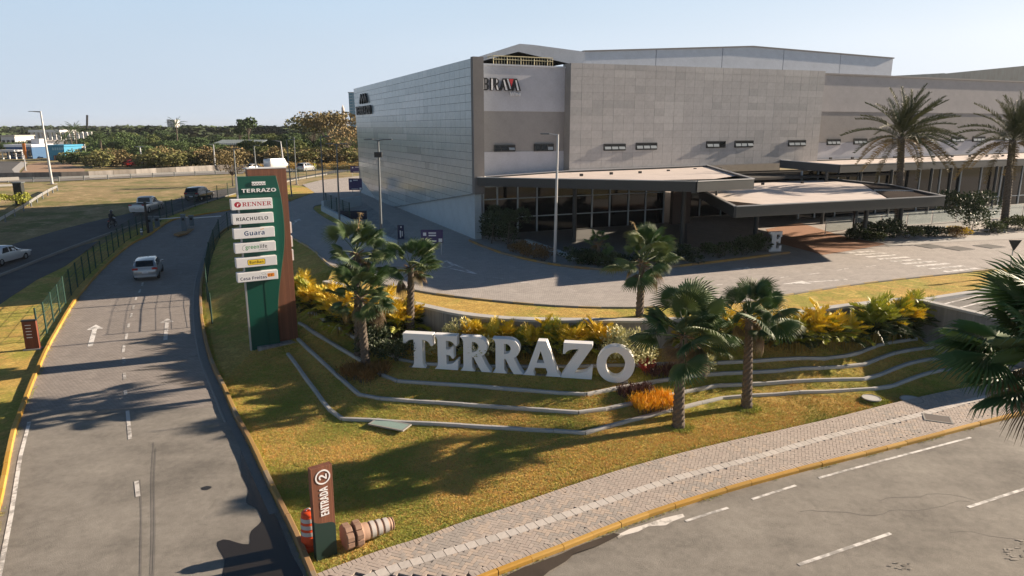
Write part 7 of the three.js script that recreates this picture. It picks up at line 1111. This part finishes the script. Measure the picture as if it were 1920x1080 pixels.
// ================================================================ BEYOND THE PLAZA: HIGHWAY, TOWN EDGE, WOODS
{
  const near = curved(pS([[-140, 347], [-60, 344], [0, 342], [100, 340], [240, 334], [412, 327], [500, 324], [560, 322], [640, 317], [720, 310]]), 50), far = curved(pS([[-140, 339], [-60, 338], [0, 337], [158, 334], [240, 330], [412, 320], [500, 317], [570, 314], [640, 309], [720, 303]]), 50);
  struct('highway', drape([...near, ...far.slice().reverse()], 10, (x, d) => slope(d) + 0.03), mat.asphalt, 'highway crossing the background behind the dry field');
  const far2 = offsetLine(far, -9); struct('highway', drape([...offsetLine(far, -0.5), ...far2.slice().reverse()], 10, (x, d) => slope(d) + 0.03), mat.asphalt, 'far carriageway hidden behind the concrete barrier');
  // concrete barrier in cast lengths
  const seg = (() => { const s = new THREE.Shape(); s.moveTo(-0.3, 0); s.lineTo(0.3, 0); s.lineTo(0.14, 0.35); s.lineTo(0.09, 1); s.lineTo(-0.09, 1); s.lineTo(-0.14, 0.35); s.closePath(); return triUV(new THREE.ExtrudeGeometry(s, { depth: 1, bevelEnabled: false }).translate(0, 0, -0.5)); })();
  const t = thing('concrete_barrier', 'long stained concrete barrier along the highway', 'barrier'), pts = resample(far.slice(0, 46), 4), bm = [M([0.50, 0.47, 0.43], 0.9, { map: T.concrete }), M([0.62, 0.57, 0.52], 0.9, { map: T.concrete }), M([0.95, 0.9, 0.85], 0.9, { map: T.concrete })], r = rng(5);
  for (let i = 0; i + 1 < pts.length; i++) { const [p, q] = [pts[i], pts[i + 1]], m = part(t, 'barrier_length', seg, bm[(r() * 3) | 0]); m.position.set((p[0] + q[0]) / 2, slope(p[1]), -(p[1] + q[1]) / 2); m.rotation.y = Math.atan2(q[0] - p[0], -(q[1] - p[1])); m.scale.set(1.1, 1.15, Math.hypot(q[0] - p[0], q[1] - p[1]) - 0.04); }
  const rail = (label, line, step) => { const g = thing('guard_rail', label, 'guard rail'), l = resample(line, step); for (let i = 0; i < l.length; i++) { const p = l[i], y = slope(p[1]); part(g, 'post', bx(0.12, 0.8, 0.12, p[0], y + 0.4, -p[1]), mat.galvDark); if (i + 1 < l.length) { const q = l[i + 1]; part(g, 'rail', mg([beam(V3(p[0], y + 0.68, -p[1]), V3(q[0], slope(q[1]) + 0.68, -q[1]), 0.06, 0.14), beam(V3(p[0], y + 0.52, -p[1]), V3(q[0], slope(q[1]) + 0.52, -q[1]), 0.06, 0.12)]), mat.galv); } } return g; };
  rail('steel guard rail along the near side of the highway', offsetLine(near, 0.8).slice(4, 34), 3.6);
  rail('steel guard rail slanting down the field at the left', pS([[-60, 455], [0, 423], [54, 391], [108, 358]]), 3.2);
  { // low bridge parapet at the left edge
    const g = thing('bridge_parapet', 'pale bridge parapet at the far left of the highway', 'barrier'), l = pS([[-60, 353], [0, 352], [20, 351], [38, 350]]); const pp = resample(l, 3); for (let i = 0; i + 1 < pp.length; i++) { const p = pp[i], q = pp[i + 1], y = slope(p[1]); part(g, 'parapet_rail', mg([beam(V3(p[0], y + 1.2, -p[1]), V3(q[0], y + 1.2, -q[1]), 0.2, 0.5), beam(V3(p[0], y + 0.3, -p[1]), V3(q[0], y + 0.3, -q[1]), 0.2, 0.3)]), mat.kerbWhite); part(g, 'post', bx(0.35, 1.6, 0.35, p[0], y + 0.75, -p[1]), mat.kerbWhite); } }
  { const p = S(40, 384), t2 = thing('service_box', 'dark weathered cabinet on the bank at the left', 'cabinet', [p.x, p.y, p.z], 0.2); part(t2, 'cabinet', rbox(0.9, 2.6, 0.8, 0.04, 0, 1.3, 0), M([0.03, 0.035, 0.035], 0.8, { map: T.plain })); part(t2, 'door', bx(0.7, 2.2, 0.03, 0, 1.25, 0.41), M([0.02, 0.022, 0.022], 0.8)); part(t2, 'roof', bx(1.1, 0.1, 1.0, 0, 2.65, 0), mat.galvDark); }
}
// ---- open ground and roads at the far left
struct('dirt_lot', drape(pS([[38, 326], [52, 309], [70, 305], [125, 306], [160, 318], [155, 327], [90, 331], [40, 332]]), 10, (x, d) => slope(d) + 0.03), M([0.42, 0.27, 0.17], 1, { map: T.plain }), 'bare reddish earth beside the far junction');
struct('side_road', drape(pS([[-80, 330], [-60, 303], [40, 303], [22, 318], [30, 327], [24, 333], [-80, 335]]), 10, (x, d) => slope(d) + 0.035), mat.asphaltDark, 'grey side road leading to the far junction');
struct('side_pavement', drape(pS([[40, 303], [52, 305], [36, 322], [42, 332], [24, 333], [30, 327], [22, 318]]), 10, (x, d) => slope(d) + 0.05), mat.slabLight, 'pale pavement round the far junction');
// ---- trees
const blobTree = (seed, h, w, n, size, lobes, o = {}) => {
  const r = rng(seed), pos = [], tr = [], th = h * (o.trunk || 0.35);
  tr.push(bar(V3(0, -0.3, 0), V3(0, th, 0), 0.05 * w * 0.35 + 0.1, 7, 0.1));
  for (let i = 0; i < lobes; i++) {
    const a = i * 2.4 + r(), e = Math.sqrt((i + 0.3) / lobes) * w * 0.36, hy = th + (h - th) * (o.flat ? rr(0.55, 0.85, r) : rr(0.25, 0.8, r) * (1 - 0.45 * e / (w * 0.5))), c = V3(Math.cos(a) * e, hy, Math.sin(a) * e), R = w * rr(0.17, 0.27, r), Ry = R * (o.flat ? 0.45 : 0.8);
    tr.push(bar(V3(0, th * 0.85, 0), c, 0.09, 5, 0.03));
    for (let k = 0; k < n / lobes; k++) { const u = V3(r() - 0.5, r() - 0.42, r() - 0.5).normalize().multiplyScalar(0.55 + 0.45 * Math.sqrt(r())); const q = V3(c.x + u.x * R, c.y + u.y * Ry, c.z + u.z * R), d1 = V3(r() - 0.5, r() - 0.5, r() - 0.5).normalize(), d2 = d1.clone().cross(V3(r() - 0.5, r() - 0.5, r() - 0.5)).normalize(), s = size * rr(0.6, 1.3, r); for (const v of [[-1, 0], [0, 0.6], [1, 0], [-1, 0], [1, 0], [0, -0.6]]) pos.push(q.x + (d1.x * v[0] + d2.x * v[1]) * s, q.y + (d1.y * v[0] + d2.y * v[1]) * s, q.z + (d1.z * v[0] + d2.z * v[1]) * s); }
  }
  return [triGeo(pos), mg(tr)];
};
const treeM = [[0.055, 0.095, 0.03], [0.085, 0.135, 0.04], [0.13, 0.16, 0.045], [0.17, 0.17, 0.055], [0.20, 0.155, 0.065], [0.26, 0.19, 0.085]].map((c) => M(c, 0.9, { side: THREE.DoubleSide }));
{
  const protos = [blobTree(501, 10, 9, 3200, 0.34, 16), blobTree(502, 10, 11, 3400, 0.36, 18), blobTree(503, 10, 8, 2600, 0.34, 13), blobTree(504, 10, 12, 3400, 0.34, 20)];
  const scrub = [blobTree(505, 4, 6, 1500, 0.24, 12, { trunk: 0.1 }), blobTree(506, 4, 7, 1500, 0.24, 14, { trunk: 0.1 })], airy = blobTree(507, 10, 11, 700, 0.3, 16, { trunk: 0.3 }), umbrella = blobTree(508, 10, 13, 1700, 0.3, 20, { flat: 1, trunk: 0.45 });
  const env = [[-140, 258], [0, 262], [60, 258], [130, 259], [160, 252], [200, 246], [240, 244], [300, 243], [345, 249], [400, 252], [460, 250], [500, 247], [540, 247], [580, 246], [620, 246], [665, 248], [760, 250]];
  const topY = (x) => { for (let i = 1; i < env.length; i++) if (x <= env[i][0]) { const t = (x - env[i - 1][0]) / (env[i][0] - env[i - 1][0]); return env[i - 1][1] + (env[i][1] - env[i - 1][1]) * t; } return 250; };
  const r = rng(520);
  const tree = (name, label, x, d, h, pr, m, group, ph = 10, sx = 1) => { const t = thing(name, label, 'tree', [x, P - 0.05, -d], r() * 6.28, group); part(t, 'crown', pr[0], m); part(t, 'trunk', pr[1], mat.bark); const s = h / ph; t.scale.set(s * sx, s, s * sx); return t; };
  const pxX = (px, d) => (px - 960) / F * (d * CP + (H - P) * SP);
  // d of the row, from px, to px, step, extra drop of the top, tones, label, group
  const rows = [[178, 185, 690, 27, 26, [1, 2, 3, 2], 'leafy mid green tree at the front edge of the woodland', 'front woodland trees'], [200, 165, 690, 24, 12, [0, 1, 1, 2], 'dense dark green tree in the middle of the woodland', 'middle woodland trees'], [235, -60, 700, 26, 3, [0, 0, 1, 2], 'dark green tree at the back of the woodland skyline', 'back woodland trees'], [300, -130, 760, 26, 1, [0, 1, 0, 1], 'small dark tree on the far skyline', 'skyline trees']];
  for (const [d, x0, x1, st, drop, tones, lab, grp] of rows) for (let px = x0; px < x1; px += st * rr(0.7, 1.3, r)) { const dd = d + rr(-8, 8, r), ty = topY(px) + drop + rr(-2, 5, r), h = (H - P) - dd * (ty - 240) / F; if (h < 2.5) continue; tree('woodland_tree', lab, pxX(px, dd), dd, h, protos[(r() * 4) | 0], treeM[tones[(r() * 4) | 0]], grp, 10, rr(0.85, 1.2, r) * (h < 6 ? 1.25 : 1)); }
  // scrub in front
  const sc = [[[182, 240], 5, 155, 'brownish scrub bush left of the first pale pole', 'scrub at the left of the wood', [3, 4, 4]], [[285, 370], 6, 157, 'olive brown scrub bush below the middle of the woodland', 'scrub below the wood', [3, 4, 3]], [[375, 480], 10, 160, 'dry brown scrub bush left of the pylon sign top', 'dry scrub left of the sign', [4, 5, 4]], [[490, 690], 20, 160, 'dry brown and olive scrub bush beyond the highway', 'dry scrub right of the sign', [4, 3, 4]], [[130, 180], 4, 175, 'dark scrub bush beside the bare earth', 'scrub beside the bare earth', [1, 3, 0]]];
  for (const [[a, b], n, d, lab, grp, tn] of sc) for (let i = 0; i < n; i++) { const dd = d + rr(-4, 12, r), px = a + (b - a) * (i + r() * 0.8) / n; tree('scrub_bush', ORD[i] + ' from left: ' + lab, pxX(px, dd), dd, rr(2.6, 4.4, r), scrub[i % 2], treeM[tn[i % 3]], grp, 4, rr(1, 1.4, r)); }
  for (let i = 0; i < 26; i++) { const dd = rr(147, 153, r), px = 486 + i * 7.6; const t = tree('dry_grass_clump', 'straw coloured grass clump at the foot of the scrub', pxX(px, dd), dd, rr(1.0, 1.7, r), scrub[i % 2], M([0.42, 0.29, 0.09], 1, { side: THREE.DoubleSide }), 'straw clumps along the highway', 4, 1.5); t.userData.category = 'grass'; }
  tree('sparse_tree', 'small half bare tree left of the pylon sign top', pxX(437, 105), 105, 6.2, airy, treeM[4], undefined, 10, 0.8);
  tree('spreading_tree', 'spreading airy tree left of the building before the tower', pxX(618, 190), 190, 12.5, umbrella, treeM[4]); tree('spreading_tree', 'half bare spreading tree close to the side wall of the building', pxX(650, 182), 182, 11, airy, treeM[5]); tree('spreading_tree', 'broad olive tree left of the half bare spreading tree', pxX(590, 196), 196, 11.2, umbrella, treeM[3]);
  tree('tall_tree', 'tall slim tree standing above the woodland skyline', pxX(469, 230), 230, 13.6, blobTree(509, 10, 5, 900, 0.3, 9, { trunk: 0.55 }), treeM[0]); tree('tall_tree', 'slim lower tree left of the tall skyline tree', pxX(452, 232), 232, 11.2, blobTree(510, 10, 4, 600, 0.3, 7, { trunk: 0.5 }), treeM[0]);
  // far palms
  const fp = (px, d, ty, lab) => { const h = (H - P) - d * (ty - 240) / F, t = thing('far_palm', lab, 'palm', [pxX(px, d), P, -d]); part(t, 'trunk', bar(V3(0, 0, 0), V3(0.2, h, 0), 0.25, 7, 0.18), mat.bark); for (let i = 0; i < 18; i++) { const m = part(t, 'frond', dateGeos[i % 3], treeM[0]), el = (70 - 85 * i / 18) * rad, az = i * 2.4; aim(m, V3(Math.cos(el) * Math.cos(az), Math.sin(el), Math.cos(el) * Math.sin(az)), 0); m.position.set(0.2, h, 0); m.scale.setScalar(0.8); } };
  fp(335, 230, 236, 'lone palm right of the white tower block'); fp(146, 215, 245, 'palm above the trees right of the blue shop'); fp(137, 222, 250, 'smaller palm beside the palm near the blue shop'); fp(126, 200, 262, 'low palm beside the blue shop'); fp(192, 185, 262, 'palm at the left end of the woodland');
  const g = S(17, 366), bsh = bush('bank_shrub', 'bright green shrub on the shaded bank at the left', S(32, 385), 2.2, 1.3, 900, 0.25, lm.lime, 530);
  // wood that runs on to the horizon, one mass
  const far = blobTree(511, 10, 12, 500, 0.9, 12)[0], m4 = new THREE.Matrix4(), n = 900, im = new THREE.InstancedMesh(far, M([0.05, 0.075, 0.03], 0.95, { side: THREE.DoubleSide }), n); im.name = 'distant_woods'; shade(im); const col = new THREE.Color();
  for (let i = 0; i < n; i++) { const d = 340 * Math.pow(4.2, r()), x = rr(-1.05, 1.3, r) * d - 0.05 * d, s = rr(0.7, 1.15, r) * (1 + d / 2500); m4.compose(V3(x, P - 1, -d), new THREE.Quaternion().setFromAxisAngle(V3(0, 1, 0), r() * 6.28), V3(s * 1.8, s * 0.85, s * 1.8)); im.setMatrixAt(i, m4); const k = rr(0.7, 1.3, r); col.setRGB(k, k, k); im.setColorAt(i, col); }
  scene.add(im); stuff(im, 'distant belt of woods along the horizon', 'woods');
}
// ---- buildings at the edge of town
{
  const pxX = (px, d) => (px - 960) / F * (d * CP + (H - P) * SP), yAt = (py, d) => (H - P) - d * (py - 240) / F;
  const block = (name, label, px0, px1, py0, d, dep, m, o = {}) => {
    const x0 = pxX(px0, d), x1 = pxX(px1, d), w = x1 - x0, h = yAt(py0, d), t = thing(name, label, 'building', [(x0 + x1) / 2, P, -d - dep / 2], o.turn || 0);
    part(t, 'wall', triUV(bx(w, h, dep, 0, h / 2, 0)), m); part(t, 'roof', bx(w + 0.6, o.rt || 0.4, dep + 0.6, 0, h + (o.rt || 0.4) / 2, 0), o.roof || mat.concreteLight);
    const rows = o.rows || 0, cols = o.cols || 0; for (let j = 0; j < rows; j++) for (let i = 0; i < cols; i++) { const ww = w / cols * 0.6, hh = h / rows * 0.55; const g = sub(t, 'window'); g.position.set(-w / 2 + (i + 0.5) * w / cols, (j + 0.5) * h / rows, dep / 2 + 0.03); part(g, 'pane', bx(ww, hh, 0.06, 0, 0, 0), o.glass || mat.glass); part(g, 'sill', bx(ww + 0.2, 0.12, 0.3, 0, -hh / 2 - 0.06, 0.1), mat.concreteLight); }
    return [t, w, h, dep];
  };
  const blue = M([0.05, 0.33, 0.55], 0.6, { map: T.plain }), blueD = M([0.03, 0.10, 0.22], 0.6);
  { const [t, w, h, dp] = block('blue_shop', 'bright blue shop block beside the far junction', 92, 123, 273, 190, 8, blue, { roof: blue });
    part(t, 'opening', bx(w * 0.42, h * 0.36, 0.1, w * 0.02, h * 0.18, dp / 2 + 0.03), mat.black); for (let i = 0; i < 3; i++) part(t, 'door_post', bx(0.3, h * 0.34, 0.14, -w * 0.12 + i * w * 0.14, h * 0.17, dp / 2 + 0.06), M([0.35, 0.2, 0.13], 0.8)); for (let i = 0; i < 5; i++) part(t, 'faded_letter', bx(0.4, 0.7, 0.05, -w * 0.16 + i * 0.62, h * 0.83, dp / 2 + 0.04), M([0.25, 0.50, 0.65], 0.7)); part(t, 'side_band', bx(0.12, h * 0.5, 0.5, -w / 2 - 0.06, h * 0.6, 1), mat.white); }
  { const [t, w, h, dp] = block('filling_station', 'low dark blue filling station with a white canopy edge', 14, 62, 274, 200, 9, blueD, { roof: mat.white, rt: 0.7, rows: 1, cols: 5 }); for (let i = 0; i < 4; i++) part(t, 'canopy_post', bx(0.3, h * 0.7, 0.3, -w / 2 + 1 + i * w / 4, h * 0.35, dp / 2 + 3), mat.white); part(t, 'canopy', bx(w * 0.7, 0.5, 5, -w * 0.05, h * 0.72, dp / 2 + 2.6), M([0.55, 0.57, 0.6], 0.7)); part(t, 'roof_tower', bx(2.4, 1.8, 2, w * 0.36, h + 1.3, 0), mat.whiteRough); }
  { const p = S(50, 299), t = thing('orange_banner', 'tall orange banner by the filling station', 'banner', [pxX(49, 188), P, -188]); part(t, 'flag', bx(0.75, 4.0, 0.1, 0, 2.6, 0), M([0.8, 0.24, 0.03], 0.7)); part(t, 'mast', cyl(0.05, 0.05, 4.8, -0.45, 0, 0, 6), mat.galv); }
  { const [t, w, h, dp] = block('grey_house', 'dark roofed house behind the blue shop', 56, 88, 264, 215, 9, M([0.10, 0.11, 0.13], 0.8), { roof: M([0.16, 0.16, 0.17], 0.8), rows: 2, cols: 3 }); }
  block('pale_house', 'small pale house at the left end of the skyline', 6, 32, 255, 245, 10, mat.whiteRough, { roof: M([0.40, 0.38, 0.36], 0.8), rows: 1, cols: 3 });
  block('shed', 'corrugated grey shed right of the blue shop', 127, 146, 276, 196, 7, M([0.26, 0.27, 0.27], 0.8, { map: T.concrete }), { roof: M([0.5, 0.5, 0.48], 0.8), rows: 1, cols: 2 });
  { const d = 320, x0 = pxX(74, d), x1 = pxX(190, d), t = thing('elevated_deck', 'long white flat roof on columns on the left skyline', 'building', [(x0 + x1) / 2, P, -d]); const w = x1 - x0, h = yAt(243.5, d); part(t, 'roof', bx(w * 0.5, 1.1, 12, -w * 0.25, h - 0.5, 0), mat.white); for (let i = 0; i < 14; i++) part(t, 'column', bx(1.0, h - (i > 6 ? 0.6 : 1), 1.0, -w / 2 + (i + 0.5) * w / 14, (h - 1) / 2, 5), mat.whiteRough); part(t, 'floor', bx(w, 0.8, 11, 0, h * 0.4, 0), mat.kerbGrey); }
  { const [t] = block('warehouse', 'warehouse with a pale blue ribbed roof behind the woodland', 400, 487, 270, 206, 4, M([0.25, 0.28, 0.3], 0.8), { roof: M([0.13, 0.16, 0.18], 0.8) }); const w = pxX(487, 206) - pxX(400, 206), h = yAt(270, 206); const g = bx(w, 0.2, 9); g.rotateX(0.13); part(t, 'sloping_roof', g.translate(0, h + 0.6, -1), M([0.13, 0.17, 0.195], 0.8)); for (let i = 0; i < 24; i++) { const rb = bx(0.1, 0.12, 9); rb.rotateX(0.13); part(t, 'roof_rib', rb.translate(-w / 2 + (i + 0.5) * w / 24, h + 0.72, -1), M([0.1, 0.13, 0.15], 0.7)); } }
  block('tower_block', 'white apartment tower on the skyline left of the pylon', 316, 331, 226, 700, 9, mat.whiteRough, { rows: 9, cols: 3, glass: M([0.25, 0.28, 0.32], 0.5) });
  block('glass_tower', 'blue glass tower peeping out behind the building corner', 658, 690, 178, 420, 12, M([0.20, 0.36, 0.46], 0.4), { rows: 17, cols: 4, glass: MP([0.08, 0.25, 0.36], 0.1) });
  { const d = 500, t = thing('slim_tower', 'slim pale chimney like tower on the skyline', 'tower', [pxX(646, d), P, -d]); const h = yAt(205, d); part(t, 'shaft', new THREE.CylinderGeometry(1.1, 1.6, h, 4).rotateY(0.78).translate(0, h / 2, 0), M([0.62, 0.55, 0.50], 0.8)); part(t, 'cap', new THREE.ConeGeometry(1.2, 2.4, 4).rotateY(0.78).translate(0, h + 1.2, 0), M([0.62, 0.55, 0.50], 0.8)); for (let i = 0; i < 8; i++) part(t, 'floor_band', bx(2.4 - i * 0.05, 0.3, 2.4 - i * 0.05, 0, h * (0.3 + i * 0.085), 0), M([0.45, 0.40, 0.37], 0.8)); }
  { const d = 360, a = V3(pxX(166, d), yAt(250, d) + P, -d), b = V3(pxX(171, d), yAt(217, d) + P, -d), t = thing('crane', 'dark slanting crane boom above the left skyline', 'crane', [a.x, P, a.z]); part(t, 'boom', beam(V3(0, a.y - P, 0), b.clone().sub(V3(a.x, P, a.z)), 0.7, 0.7), mat.black); part(t, 'mast', bx(1.2, a.y - P, 1.2, 0, (a.y - P) / 2, 0), mat.darkMetal); part(t, 'cab', bx(2, 1.6, 2, -0.6, a.y - P, 0), mat.darkMetal); }
}
// thin haze towards the horizon
scene.fog = new THREE.FogExp2(new THREE.Color().setRGB(0.80, 0.86, 0.95), 0.0001);
renderer.render(scene, camera);
